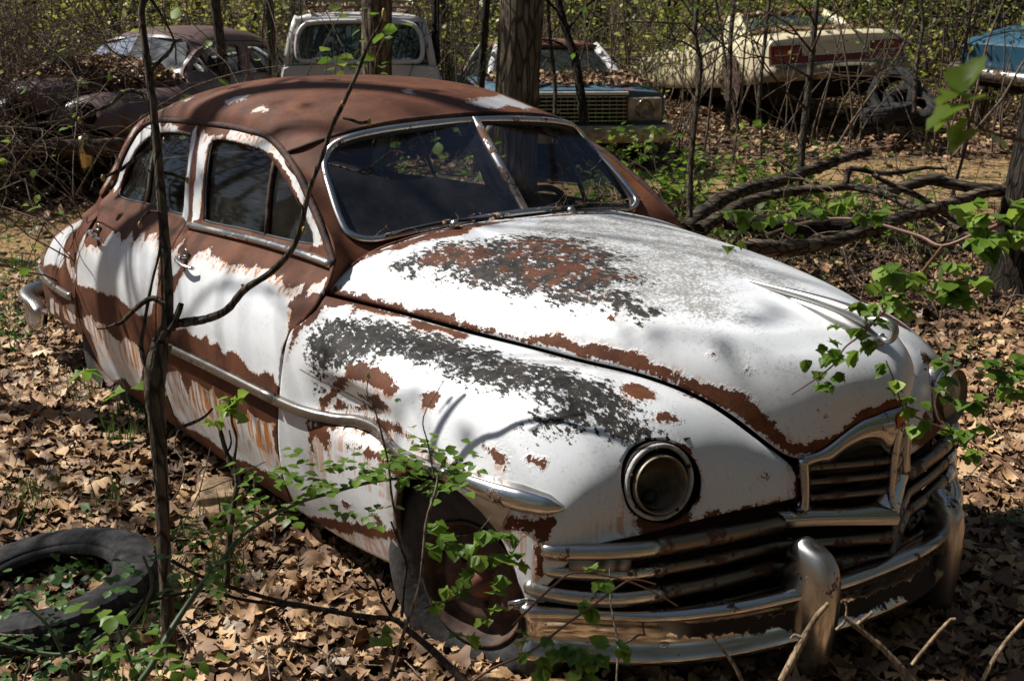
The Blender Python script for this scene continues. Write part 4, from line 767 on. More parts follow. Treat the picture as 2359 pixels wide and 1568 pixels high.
def mat_park():
    m,nt,b=newmat('fluted_parking_lens');N=NB(nt);w=N.n('ShaderNodeTexWave');w.bands_direction='DIAGONAL';w.inputs['Scale'].default_value=60;N.l(N.coord(scale=(1,-1,0)),w.inputs['Vector'])
    N.l(N.mix(w.outputs[1] if len(w.outputs)>1 else w.outputs[0],(.05,.04,.03),(.30,.27,.22)),b.inputs['Base Color']);b.inputs['Roughness'].default_value=.25;return m
M['park']=mat_park()
build_trim()
def headlights():
    for s in (-1,1):
        c=(BODY['hc']+np.array([.0,0,0]))*[1,s,1];hn=BODY['hn']*[1,s,1];ax=np.array((1,s*.10,.02));ax=ax*(.45 if s<0 else .85)+hn*(.55 if s<0 else .15);ax=tuple(ax/np.linalg.norm(ax))
        H=bpy.data.objects.new('headlight',None);COL.objects.link(H);H.parent=CAR
        H['label']='empty headlight bucket with its bezel missing' if s<0 else 'headlight with clear lens and chrome bezel'
        lathe('lamp_well',[(.104,-.006),(.104,-.06),(.05,-.14)],c,ax,M['rustblk'],H)
        if s<0:
            lathe('mounting_ring',[(.101,-.006),(.100,.004),(.096,.006),(.090,.004),(.0885,-.006)],c,ax,M['ringpaint'],H)
            lathe('bucket_rim',[(.0775,.0),(.077,.018),(.0745,.021),(.072,.017),(.071,-.01)],c+np.array([0,s*.004,-.004]),ax,M['cream_metal'],H)
            lathe('reflector_bucket',[(.071,.0),(.069,-.03),(.060,-.06),(.045,-.085),(.0005,-.10)],c,ax,M['cream_metal'],H)
            q=Vector(ax).normalized().to_track_quat('Z','Y').to_matrix()
            for a in (20,95,160,215,300):
                p=Vector(c)+q@Vector((.090*math.cos(R(a)),.090*math.sin(R(a)),.006));mesh('ring_screw',*ellip(p,(.006,.006,.006),8,6),M['rustdk'],H)
            p=Vector(c)+q@Vector((-.025,.028,-.070));mesh('lamp_socket',*ellip(p,(.020,.024,.022),12,8),M['blackrub'],H)
            p=Vector(c)+q@Vector((-.01,-.045,-.04));mesh('lamp_socket',*ellip(p,(.018,.024,.02),12,8),M['blackrub'],H)
        else:
            lathe('bezel_ring',[(.106,-.02),(.109,.0),(.106,.018),(.098,.024),(.094,.020)],c,ax,M['chrome_bad'],H)
            lathe('lens_bezel',[(.094,.015),(.094,.030),(.088,.038),(.081,.036)],c,ax,M['chrome'],H)
            lathe('lamp_lens',[(.083,.034),(.066,.046),(.042,.054),(.02,.058),(.0005,.059)],c,ax,M['lens'],H)
            lathe('reflector_bucket',[(.088,.06),(.07,.0),(.03,-.04),(.0005,-.045)],c,ax,M['cream_metal'],H)
headlights()
def wheel(name,c,side,steer=0,rimmat=None,lab=None,flat=.0):
    ax=Vector((math.sin(steer)*1.0,side*math.cos(steer),0))
    ax=Vector((math.sin(steer),side*math.cos(steer),0)) if side<0 else Vector((-math.sin(steer),math.cos(steer),0))
    W=bpy.data.objects.new('wheel',None);COL.objects.link(W);W.parent=CAR
    if lab: W['label']=lab
    prof=[(.182,-.075),(.20,-.088),(.25,-.100),(.31,-.092),(.338,-.070),(.347,-.045),(.343,-.040),(.349,-.036),(.351,-.002),(.345,.0),(.351,.002),(.349,.036),(.343,.040),(.347,.045),(.338,.070),(.31,.092),(.25,.100),(.20,.088),(.182,.075)]
    t=lathe('tyre',prof,c,ax,M['rubber'],W,n=72)
    co=np.array([v.co for v in t.data.vertices]);lo=c[2]-.255;k=co[:,2]<lo;co[k,2]=lo+(co[k,2]-lo)*.15
    for v,p in zip(t.data.vertices,co): v.co=p
    lathe('rim',[(.186,.078),(.190,.090),(.182,.090),(.172,.070),(.166,.045),(.158,.036),(.140,.046),(.120,.060),(.10,.060),(.07,.045),(.05,.040)],c,ax,rimmat or M['rustwheel'],W,n=48)
    lathe('brake_drum',[(.17,.03),(.16,.0),(.17,-.06)],c,ax,M['rustdk'],W,n=32)
    h=lathe('hub_cap',[(.055,.040),(.052,.060),(.040,.075),(.030,.088),(.018,.096),(.0005,.098)],c,ax,M['hub'],W,n=24)
    q=ax.to_track_quat('Z','Y').to_matrix()
    for a in range(5):
        p=Vector(c)+q@Vector((.075*math.cos(a*1.2566),.075*math.sin(a*1.2566),.050));mesh('wheel_nut',*ellip(p,(.011,.011,.011),8,6),M['rustdk'],h)
    return W
M['hub']=simple('red_brown_hub',(.16,.055,.035),.6,nscale=20,namp=.4)
wheel('wheel',(.035,-.785,.29),-1,R(15),lab='bare rusty front wheel on a flat tyre')
wheel('wheel',(0,.775,.29),1,R(15));wheel('wheel',(-3.05,-.76,.30),-1);wheel('wheel',(-3.05,.76,.30),1)
def interior():
    # floor, inner wheel wells, firewall
    box('floor_pan',(-1.9,0,.27),(3.0,1.62,.04),M['rustdk'],CAR)
    box('frame_rail',(-1.7,-.5,.22),(4.4,.10,.09),M['rustdk'],CAR);box('frame_rail',(-1.7,.5,.22),(4.4,.10,.09),M['rustdk'],CAR)
    box('firewall',(-.62,0,.62),(.03,1.2,.6),M['rustdk'],CAR)
    box('engine_block',(-.05,0,.58),(.95,.5,.42),M['rustblk'],CAR,bev=.04)
    for s in (-1,1):
        box('inner_fender',(.0,s*.53,.55),(1.1,.02,.5),M['rustblk'],CAR);box('rear_wheel_well',(-3.05,s*.58,.55),(.9,.02,.5),M['rustblk'],CAR)
    box('front_axle',(0,0,.27),(.10,1.3,.08),M['rustdk'],CAR,bev=.02);box('rear_axle',(-3.05,0,.30),(.12,1.3,.12),M['rustdk'],CAR,bev=.02)
    # trunk floor & bulkhead
    box('rear_bulkhead',(-3.05,0,.72),(.03,1.5,.7),M['interior_dk'],CAR);box('parcel_shelf',(-3.2,0,1.02),(.45,1.25,.02),M['interior_dk'],CAR);box('trunk_floor',(-3.6,0,.42),(1.0,1.5,.03),M['rustblk'],CAR)
    for nm,x in (('front_seat',-1.75),('rear_seat',-2.72)):
        s=bpy.data.objects.new(nm,None);COL.objects.link(s);s.parent=CAR
        box('seat_cushion',(x,0,.55),(.52,1.36,.22),M['interior'],s,bev=.06)
        Mx=Matrix.Rotation(R(-14),3,'Y');box('seat_back',(x-.29,0,.83),(.15,1.36,.55),M['interior'],s,M=Mx,bev=.05)
    box('dashboard',(-.93,0,1.03),(.22,1.32,.13),M['interior_dk'],CAR,bev=.04)
    sw=bpy.data.objects.new('steering_wheel',None);COL.objects.link(sw);sw.parent=CAR
    cx=np.array((-1.28,.36,1.03));n=np.array((-.80,0,.60));n/=np.linalg.norm(n);a1=np.array((0,1,0.));a2=np.cross(n,a1)
    ring=np.array([cx+.21*(math.cos(t)*a1+math.sin(t)*a2) for t in np.linspace(0,2*np.pi,40,endpoint=False)])
    sweep('steering_rim',ring,circ(.013,8),tuple(n),M['blackrub'],sw,closed=True)
    for t in (R(90),R(210),R(330)): sweep('steering_spoke',np.array([cx-n*.03,cx+.2*(math.cos(t)*a1+math.sin(t)*a2)]),circ(.008,6),tuple(n),M['chrome_dk'],sw)
    sweep('steering_column',np.array([cx-n*.01,cx-n*.45]),circ(.022,8),(0,1,0),M['blackrub'],sw)
    # wipers
    for y0,y1 in ((-.18,-.58),(.10,.55)):
        sweep('wiper',catmull([(-.775,y0,1.172),(-.79,(y0+y1)/2,1.172),(-.835,y1,1.143)],5,False),circ(.007,6),(0,0,1),M['blackrub'],CAR)
        mesh('wiper_pivot',*ellip((-.765,y0*1.9,1.166),(.018,.018,.018)),M['chrome'],CAR)
    sweep('mirror_stalk',catmull([(-1.13,0,1.455),(-1.16,0,1.42)],3,False),circ(.006,6),(0,1,0),M['blackrub'],CAR)
    box('rear_view_mirror',(-1.17,0,1.40),(.015,.2,.05),M['interior_dk'],CAR,bev=.01)
interior()
def cowl_debris():
    n=26;x=RNG.uniform(-.82,-.76,n);y=np.where(RNG.random(n)<.7,RNG.uniform(.02,.5,n),RNG.uniform(-.6,0,n));P=np.c_[x+.02-.12*np.abs(y)**2,y,1.172-.10*np.abs(y)**2.2+RNG.uniform(0,.02,n)]
    inst_mesh('cowl_leaves',DLV,DLF,P,rotm(RNG.uniform(0,6.28,n),np.abs(RNG.normal(.3,.5,n)),RNG.uniform(0,6.28,n)),RNG.uniform(.012,.032,n),M['deadleaf'],attrs={'lc':RNG.beta(1.5,3,n)},kind='stuff',label='leaf scraps caught along the wipers of the rusting white sedan',cat='leaves')
    T=Tubes(4)
    for k in range(16): branchy(T,(-.79+RNG.normal(0,.015),RNG.uniform(.02,.45),1.18),(RNG.normal(0,.3),RNG.choice([-1,1]),RNG.uniform(-.1,.3)),RNG.uniform(.08,.26),.0022,1,6,.3,0,1,minr=.001)
    for k in range(5): branchy(T,(-.79,-.45+RNG.normal(0,.12),1.15),(RNG.normal(0,.3),1,RNG.uniform(-.05,.15)),RNG.uniform(.06,.16),.0018,1,6,.3,0,1,minr=.001)
    o=T.build('cowl_twigs',M['twig']);tagged(o,'small twigs lying on the cowl of the rusting white sedan','twigs',kind='stuff')
# ------------------------------------------------------------------ ground, litter
RNG=np.random.default_rng(7)
HV=np.array([math.cos(YAW),math.sin(YAW)]);RV=np.array([math.sin(YAW),-math.cos(YAW)])
CPn=np.array(CP)
def WH(D,S):
    """world x,y from distance ahead and to the right of where the photographer stood"""
    return CPn[:2]+np.multiply.outer(np.asarray(D,float),HV)+np.multiply.outer(np.asarray(S,float),RV)
def DS(x,y):
    p=np.stack([np.asarray(x,float)-CPn[0],np.asarray(y,float)-CPn[1]],-1);return p@HV,p@RV
def vnoise(x,y,s,seed=0):
    """cheap smooth value noise"""
    x=np.asarray(x,float)/s;y=np.asarray(y,float)/s;xi=np.floor(x).astype(int);yi=np.floor(y).astype(int);fx=x-xi;fy=y-yi
    fx=fx*fx*(3-2*fx);fy=fy*fy*(3-2*fy)
    def h(a,b):
        n=(a*374761393+b*668265263+seed*974634777)&0xffffffff;n=((n^(n>>13))*1274126177)&0xffffffff;return ((n^(n>>16))&0xffff)/65535.
    return (h(xi,yi)*(1-fx)+h(xi+1,yi)*fx)*(1-fy)+(h(xi,yi+1)*(1-fx)+h(xi+1,yi+1)*fx)*fy
def GZ(x,y):
    D,S=DS(x,y)
    z=.070*np.clip(D-9,0,12)+.105*np.clip(D-21,0,None)+.03*np.clip(np.abs(S)-10,0,40)
    z=z+.05*(vnoise(x,y,2.3,1)-.5)+.16*(vnoise(x,y,6,2)-.5)*np.clip((D-6)/6,0,1)
    # rise of soil along the car's near side and round the wheels
    u=np.clip((np.asarray(x,float)-.35)/.5,0,1)*np.clip((1.6-np.asarray(x,float))/.6,0,1);z=z+.09*u
    return z+.03
def pathmask(x,y):
    D,S=DS(x,y);c=10.8+.24*S+.2*np.sin(S*.6);return np.exp(-((D-c)/1.7)**4)
def GP(a,b):
    """where the line of sight through (a,b) meets the ground"""
    d=np.array(vd)+(a-1179)/2678.75*np.array(rt)-(b-784)/2678.75*np.array(up);t=1.
    for t in np.arange(1,40,.02):
        q=CPn+d*t
        if q[2]<GZ(q[0],q[1]): return q
    return q
def build_ground():
    g=np.unique(np.r_[np.linspace(-90,-16,30),np.linspace(-16,16,230),np.linspace(16,90,30)]);
    gx,gy=np.meshgrid(g,g,indexing='ij');gx=gx-2;gy=gy+2
    V=np.c_[gx.ravel(),gy.ravel(),GZ(gx,gy).ravel()];n=len(g);i,j=np.meshgrid(np.arange(n-1),np.arange(n-1),indexing='ij');a=(i*n+j).ravel()
    F=np.c_[a,a+n,a+n+1,a+1]
    m,nt,b=newmat('forest_soil');N=NB(nt);co=N.coord()
    n1=N.noise(co,14,8,.75);n2=N.vor(co,26,out=0);n3=N.noise(co,2,5,.6);pm=N.attr('path')
    soil=N.mix(N.ramp(n1,.35,.7),(.020,.013,.008),(.12,.075,.042));
    lit=N.mix(N.ramp(n2,.1,.55),(.26,.165,.10),(.035,.022,.014));lit=N.mix(N.ramp(N.noise(co,45,4,.6),.4,.65),lit,(.33,.23,.15))
    soil=N.mix(N.ramp(n3,.35,.6,.25,.9),soil,lit)
    sand=N.mix(N.ramp(N.noise(co,38,7,.75),.35,.7),(.20,.12,.055),(.50,.34,.17))
    N.l(N.mix(N.ramp(N.math('ADD',pm,N.math('MULTIPLY',N.math('SUBTRACT',n1,.5),.7)),.35,.62),soil,sand),b.inputs['Base Color'])
    b.inputs['Roughness'].default_value=.95;b.inputs['Specular IOR Level'].default_value=.1
    N.l(N.bump(N.math('ADD',n1,N.math('MULTIPLY',n2,-.6)),.9,.04),b.inputs['Normal'])
    mesh('ground',V,F,m,None,attrs={'path':pathmask(gx,gy).ravel()},kind='structure')
build_ground()
def rotm(az,tilt,taz,roll=None):
    """(n,3,3): spin by az about Z, then tilt about a horizontal axis at taz"""
    n=len(az);c,s=np.cos(az),np.sin(az);Z=np.zeros((n,3,3));Z[:,0,0]=c;Z[:,0,1]=-s;Z[:,1,0]=s;Z[:,1,1]=c;Z[:,2,2]=1
    kx,ky=np.cos(taz),np.sin(taz);c,s=np.cos(tilt),np.sin(tilt);T=np.zeros((n,3,3))
    T[:,0,0]=c+kx*kx*(1-c);T[:,0,1]=kx*ky*(1-c);T[:,0,2]=ky*s;T[:,1,0]=kx*ky*(1-c);T[:,1,1]=c+ky*ky*(1-c);T[:,1,2]=-kx*s;T[:,2,0]=-ky*s;T[:,2,1]=kx*s;T[:,2,2]=c
    return T@Z
def dead_leaf_variants(k=18,seed=3):
    r=np.random.default_rng(seed);out=[]
    rows=9;t=np.linspace(0,1,rows)
    for q in range(k):
        if q%3==0: w=np.array([.03,.30,.42,.36,.44,.30,.26,.14,.0])*(1+.15*r.standard_normal(rows))      # plain oval
        else:
            w=np.array([.02,.36,.22,.48,.26,.46,.26,.32,.04])*(1+.15*r.standard_normal(rows))             # lobed
        x=t-.5;wl=w*(1+.15*r.standard_normal(rows));cx=r.uniform(-3.5,3.5);cy=r.uniform(1,5)*r.choice([-1,1]);tw=r.uniform(-1.2,1.2)
        L=np.c_[x+.05*r.standard_normal(rows)*(w>.1),wl,np.zeros(rows)];Mi=np.c_[x,np.zeros(rows),np.zeros(rows)];Rr=np.c_[x+.05*r.standard_normal(rows)*(w>.1),-w,np.zeros(rows)]
        P=np.stack([L,Mi,Rr],1).reshape(-1,3)
        z=cx*.22*P[:,0]**2+cy*.30*P[:,1]**2+tw*P[:,0]*P[:,1]*.6+.035*r.standard_normal(len(P))
        P[:,2]=z-z.min()*.6;P[:,1]*=.85;out.append(P)
    F=[]
    for i in range(rows-1):
        for j in range(2): F.append((i*3+j,i*3+j+1,(i+1)*3+j+1,(i+1)*3+j))
    return np.array(out),np.array(F)
def inst_mesh(name,VV,F,pos,rot,sc,mat,var=None,attrs=None,parent=None,smooth=False,**k):
    n=len(pos);var=RNG.integers(0,len(VV),n) if var is None else var
    P=np.einsum('nij,nkj->nki',rot,VV[var]*np.asarray(sc)[:,None,None])+pos[:,None]
    m=VV.shape[1];FF=(F[None]+(np.arange(n)*m)[:,None,None]).reshape(-1,F.shape[1])
    at={a:np.repeat(v,m) for a,v in (attrs or {}).items()}
    return mesh(name,P.reshape(-1,3),FF,mat,parent,smooth=smooth,attrs=at,**k)
def mat_deadleaf():
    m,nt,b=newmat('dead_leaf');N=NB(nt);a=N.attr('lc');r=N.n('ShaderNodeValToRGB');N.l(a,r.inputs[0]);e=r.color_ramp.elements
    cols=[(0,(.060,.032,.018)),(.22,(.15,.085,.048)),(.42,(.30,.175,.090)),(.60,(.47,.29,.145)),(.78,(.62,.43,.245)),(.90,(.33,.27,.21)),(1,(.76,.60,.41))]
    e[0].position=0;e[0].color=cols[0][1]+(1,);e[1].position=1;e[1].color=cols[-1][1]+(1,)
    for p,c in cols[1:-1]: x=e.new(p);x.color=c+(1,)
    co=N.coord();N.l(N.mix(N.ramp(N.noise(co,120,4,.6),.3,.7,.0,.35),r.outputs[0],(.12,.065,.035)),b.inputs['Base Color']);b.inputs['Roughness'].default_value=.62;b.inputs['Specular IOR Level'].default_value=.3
    return m
M['deadleaf']=mat_deadleaf()
DLV,DLF=dead_leaf_variants()
def litter():
    pos=[];sc=[]
    for d0,d1,den,s in ((1.7,3.6,1700,.071),(3.6,6,1250,.074),(6,9,560,.078),(9,13,170,.10),(13,20,75,.12)):
        W=.80*d1+2.2;A=(d1-d0)*2*W;n=int(A*den);D=RNG.uniform(d0,d1,n);S=RNG.uniform(-1,1,n)*W
        p=WH(D,S*1.0);keep=RNG.random(n)<(1-.93*pathmask(p[:,0],p[:,1]));keep&=(np.abs(S)<.52*D+.5)|(RNG.random(n)<.55)
        # few leaves right under the middle of the car
        keep&=~((np.abs(p[:,1])<.65)&(p[:,0]>-3.6)&(p[:,0]<.35)&(RNG.random(n)<.8))
        p=p[keep];pos.append(p);sc.append(s*RNG.choice([.45,.7,.95,1.15,1.5],len(p),p=[.32,.28,.22,.13,.05])*RNG.uniform(.85,1.15,len(p)))
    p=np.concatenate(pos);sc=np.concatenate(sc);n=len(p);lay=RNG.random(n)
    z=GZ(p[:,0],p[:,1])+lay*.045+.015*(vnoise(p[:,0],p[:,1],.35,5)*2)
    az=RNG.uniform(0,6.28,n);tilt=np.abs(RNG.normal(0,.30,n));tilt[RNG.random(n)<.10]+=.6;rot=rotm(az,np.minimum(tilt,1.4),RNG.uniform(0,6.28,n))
    lc=np.clip(RNG.beta(1.7,2.0,n)*.95*(.35+.65*lay)+.06+.30*(vnoise(p[:,0],p[:,1],.7,31)-.5),0,1)  # lower leaves tinted darker, so shade in the gaps is painted in
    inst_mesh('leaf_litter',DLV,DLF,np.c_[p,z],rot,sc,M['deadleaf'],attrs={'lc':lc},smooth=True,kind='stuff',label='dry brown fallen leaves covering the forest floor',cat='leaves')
    return n
print('litter',litter())
# small leaf blades used by all living plants
def green_leaf_variants(k=6,seed=5,ratio=.42,serr=.1):
    r=np.random.default_rng(seed);out=[];rows=7;t=np.linspace(0,1,rows)
    for q in range(k):
        w=ratio*np.array([.04,.62,1,.98,.78,.42,.0])*(1+serr*r.standard_normal(rows));fold=r.uniform(.05,.5);dr=r.uniform(-.5,.25)
        P=np.stack([np.c_[t,w,fold*w],np.c_[t,0*w,0*w],np.c_[t,-w,fold*w]],1).reshape(-1,3);P[:,2]+=dr*P[:,0]**2*.5+.01*r.standard_normal(len(P));out.append(P)
    F=[(i*3+j,i*3+j+1,(i+1)*3+j+1,(i+1)*3+j) for i in range(rows-1) for j in range(2)]
    return np.array(out),np.array(F)
GLV,GLF=green_leaf_variants();GRV,GRF=green_leaf_variants(6,9,.46,.22)
def simple_leaf():
    V=np.array([[(0,0,0),(.45,.34,.05),(1,0,-.08),(.45,-.34,.05)],[(0,0,0),(.5,.28,.12),(1,.05,.1),(.5,-.3,.0)],[(0,0,0),(.4,.4,-.05),(.9,0,-.2),(.5,-.36,.08)]]);return V,np.array([(0,1,2),(0,2,3)])
SLV,SLF=simple_leaf()
def mat_leaf(name,c0,c1,c2,trans=.35,rough=.45):
    m,nt,b=newmat(name);N=NB(nt);a=N.attr('lc');col=N.mix(N.ramp(a,0,.5),c0,c1);col=N.mix(N.ramp(a,.5,1),col,c2)
    N.l(col,b.inputs['Base Color']);b.inputs['Roughness'].default_value=rough;b.inputs['Specular IOR Level'].default_value=.35
    t=N.n('ShaderNodeBsdfTranslucent');N.l(N.mix(.5,col,(.45,.60,.06),'MULTIPLY') if 0 else col,t.inputs[0]);x=N.n('ShaderNodeMixShader');x.inputs[0].default_value=trans
    out=nt.nodes['Material Output'];N.l(b.outputs[0],x.inputs[1]);N.l(t.outputs[0],x.inputs[2]);N.l(x.outputs[0],out.inputs[0]);return m
M['leaf_new']=mat_leaf('spring_leaf',(.065,.13,.018),(.13,.23,.028),(.26,.36,.05),.5)
M['leaf_deep']=mat_leaf('cane_leaf',(.034,.088,.018),(.058,.135,.024),(.10,.20,.034),.4)
M['leaf_brush']=mat_leaf('undergrowth_leaf',(.10,.125,.028),(.28,.31,.05),(.54,.51,.11),.5)
M['leaf_far']=mat_leaf('far_leaf',(.06,.065,.03),(.14,.145,.055),(.27,.25,.11),.4)
M['leaf_dark']=mat_leaf('evergreen_leaf',(.010,.022,.008),(.025,.045,.012),(.05,.075,.02),.25)
M['leaf_ochre']=mat_leaf('ochre_catkin_leaf',(.14,.075,.02),(.26,.16,.04),(.30,.24,.06),.4)
def mat_bark(name,a,b_,sc=9,groove=.9,lich=0,lying=False):
    m,nt,b=newmat(name);N=NB(nt);co=N.coord(scale=(1,1,.16))
    if lying:
        t=N.n('ShaderNodeTexCoord');mp=N.n('ShaderNodeMapping',vector_type='TEXTURE');N.l(t.outputs['Object'],mp.inputs[0]);mp.inputs['Rotation'].default_value=(0,0,math.atan2(RV[1],RV[0]));mp.inputs['Scale'].default_value=(7,1,1);co=mp.outputs[0]
    n=N.noise(co,sc*3,7,.72,.3);v=N.vor(co,sc*2.4,'DISTANCE_TO_EDGE');f=N.math('MULTIPLY',N.ramp(v,.0,.16),N.ramp(n,.25,.7))
    c=N.mix(f,a,b_)
    if lich: c=N.mix(N.ramp(N.noise(N.coord(),6,5,.7),.55,.68,0,.7),c,(.20,.22,.17))
    N.l(c,b.inputs['Base Color']);b.inputs['Roughness'].default_value=.92;b.inputs['Specular IOR Level'].default_value=.15
    N.l(N.bump(N.math('ADD',f,N.math('MULTIPLY',n,.4)),groove,.03),b.inputs['Normal']);return m
M['bark_big']=mat_bark('furrowed_bark',(.040,.030,.021),(.36,.29,.21),7,1.0)
M['bark_dark']=mat_bark('dark_bark',(.012,.010,.008),(.085,.068,.052),10,.8)
M['bark_sap']=mat_bark('sapling_bark',(.030,.023,.017),(.21,.165,.12),16,.7,1)
M['twig']=mat_bark('grey_twig_bark',(.065,.048,.035),(.28,.22,.165),30,.3)
M['twig_dk']=mat_bark('dark_twig_bark',(.022,.014,.010),(.075,.05,.036),30,.3)
M['twig_pale']=mat_bark('pale_dead_twig',(.15,.10,.06),(.42,.31,.20),30,.3)
M['cane']=simple('green_cane',(.055,.085,.03),.5)
M['cane_red']=simple('red_brown_cane',(.13,.05,.025),.5)
M['bud']=simple('yellow_bud',(.34,.24,.06),.5)
M['logwood']=mat_bark('weathered_log',(.020,.015,.011),(.34,.27,.20),8,1.0,lying=True)
M['logdark']=mat_bark('blackened_log',(.008,.006,.005),(.075,.058,.045),8,1.0,lying=True)
class Tubes:
    """collects tapered tubes into one mesh"""
    def __init__(s,k=6): s.V=[];s.F=[];s.n=0;s.k=k
    def add(s,P,r,k=None,knob=0):
        P=np.asarray(P,float);n=len(P);k=k or s.k;r=np.interp(np.linspace(0,1,n),np.linspace(0,1,len(r)),r) if np.ndim(r) else np.full(n,r)
        if knob: r=r*(1+knob*RNG.standard_normal(n))
        T=np.gradient(P,axis=0);T/=np.linalg.norm(T,axis=1)[:,None]+1e-9
        a=np.array([.31,.17,.93]) if abs(T[0,2])<.8 else np.array([.9,.3,.1]);U=np.cross(T,a);U/=np.linalg.norm(U,axis=1)[:,None]+1e-9;W=np.cross(T,U)
        th=np.linspace(0,2*np.pi,k,endpoint=False);V=P[:,None]+r[:,None,None]*(np.cos(th)[None,:,None]*U[:,None]+np.sin(th)[None,:,None]*W[:,None])
        i,j=np.meshgrid(np.arange(n-1),np.arange(k),indexing='ij');a=i*k+j;b=i*k+(j+1)%k
        s.F.append(np.stack([a,b,b+k,a+k],-1).reshape(-1,4)+s.n);s.V.append(V.reshape(-1,3));s.n+=n*k
    def build(s,name,mat,parent=None,**kw): return mesh(name,np.concatenate(s.V),np.concatenate(s.F),mat,parent,**kw)
def wander(p0,d,L,n=8,j=.25,g=0.,rng=None):
    """crooked path from p0 heading d"""
    r=rng or RNG;P=[np.array(p0,float)];d=np.array(d,float);d/=np.linalg.norm(d)
    for i in range(n):
        d=d+j*r.standard_normal(3)*np.array([1,1,.7])+np.array([0,0,g]);d/=np.linalg.norm(d);P.append(P[-1]+d*L/n)
    return np.array(P)
def PX(pts,depth,n=4):
    """points given as directions from the photographer's stand (d-pixels) at stated distances -> world path"""
    if np.ndim(depth)==0: depth=[depth]*len(pts)
    q=[]
    for (a,b),dp in zip(pts,depth):
        d=np.array(vd)+(a-1179)/2678.75*np.array(rt)-(b-784)/2678.75*np.array(up);q.append(CPn+d*dp)
    return catmull(q,n,False) if n>1 else np.array(q)
# ------------------------------------------------------------------ the other wrecks
def carpaint(name,col,rust=.3,rough=.35,fade=.2,vert=.4):
    m,nt,b=newmat(name);N=NB(nt);co=N.coord(scale=(1,1,vert));n=N.noise(co,3.2,8,.7);n2=N.noise(co,17,5,.7);f=N.ramp(N.math('ADD',n,N.math('MULTIPLY',N.math('SUBTRACT',n2,.5),.4)),.72-rust*.5,.76-rust*.5)
    c=N.mix(N.ramp(N.noise(co,1.5,4,.6),.3,.7,0,fade),col,tuple(x*.55 for x in col));rc=N.mix(N.ramp(n2,.3,.7),(.06,.022,.01),(.17,.065,.028))
    N.l(N.mix(f,c,rc),b.inputs['Base Color']);N.l(N.mixf(f,rough,.8),b.inputs['Roughness']);return m
M['mauve']=carpaint('rusty_mauve_paint',(.14,.085,.075),.30,.38,.5)
M['cream']=carpaint('faded_cream_paint',(.66,.57,.38),.10,.35,.25)
M['creamrust']=carpaint('cream_roof_rust',(.20,.09,.05),.6,.6,.4)
M['bluec']=carpaint('faded_blue_paint',(.065,.13,.18),.32,.4,.5)
M['cyan']=carpaint('cyan_paint',(.03,.09,.14),.16,.3,.5)
M['whitew']=carpaint('chalky_white_paint',(.60,.58,.55),.22,.4,.3)
M['redpanel']=simple('dark_red_trim_panel',(.17,.012,.014),.4,nscale=10,namp=.4)
M['under']=simple('black_underbody',(.008,.006,.005),.95)
M['glass_bg']=mat_glass('dim_old_glass',tint=(.30,.36,.36),dust_glare=.14,dcol=(.16,.18,.16),gloss=(.34,.36,.37))
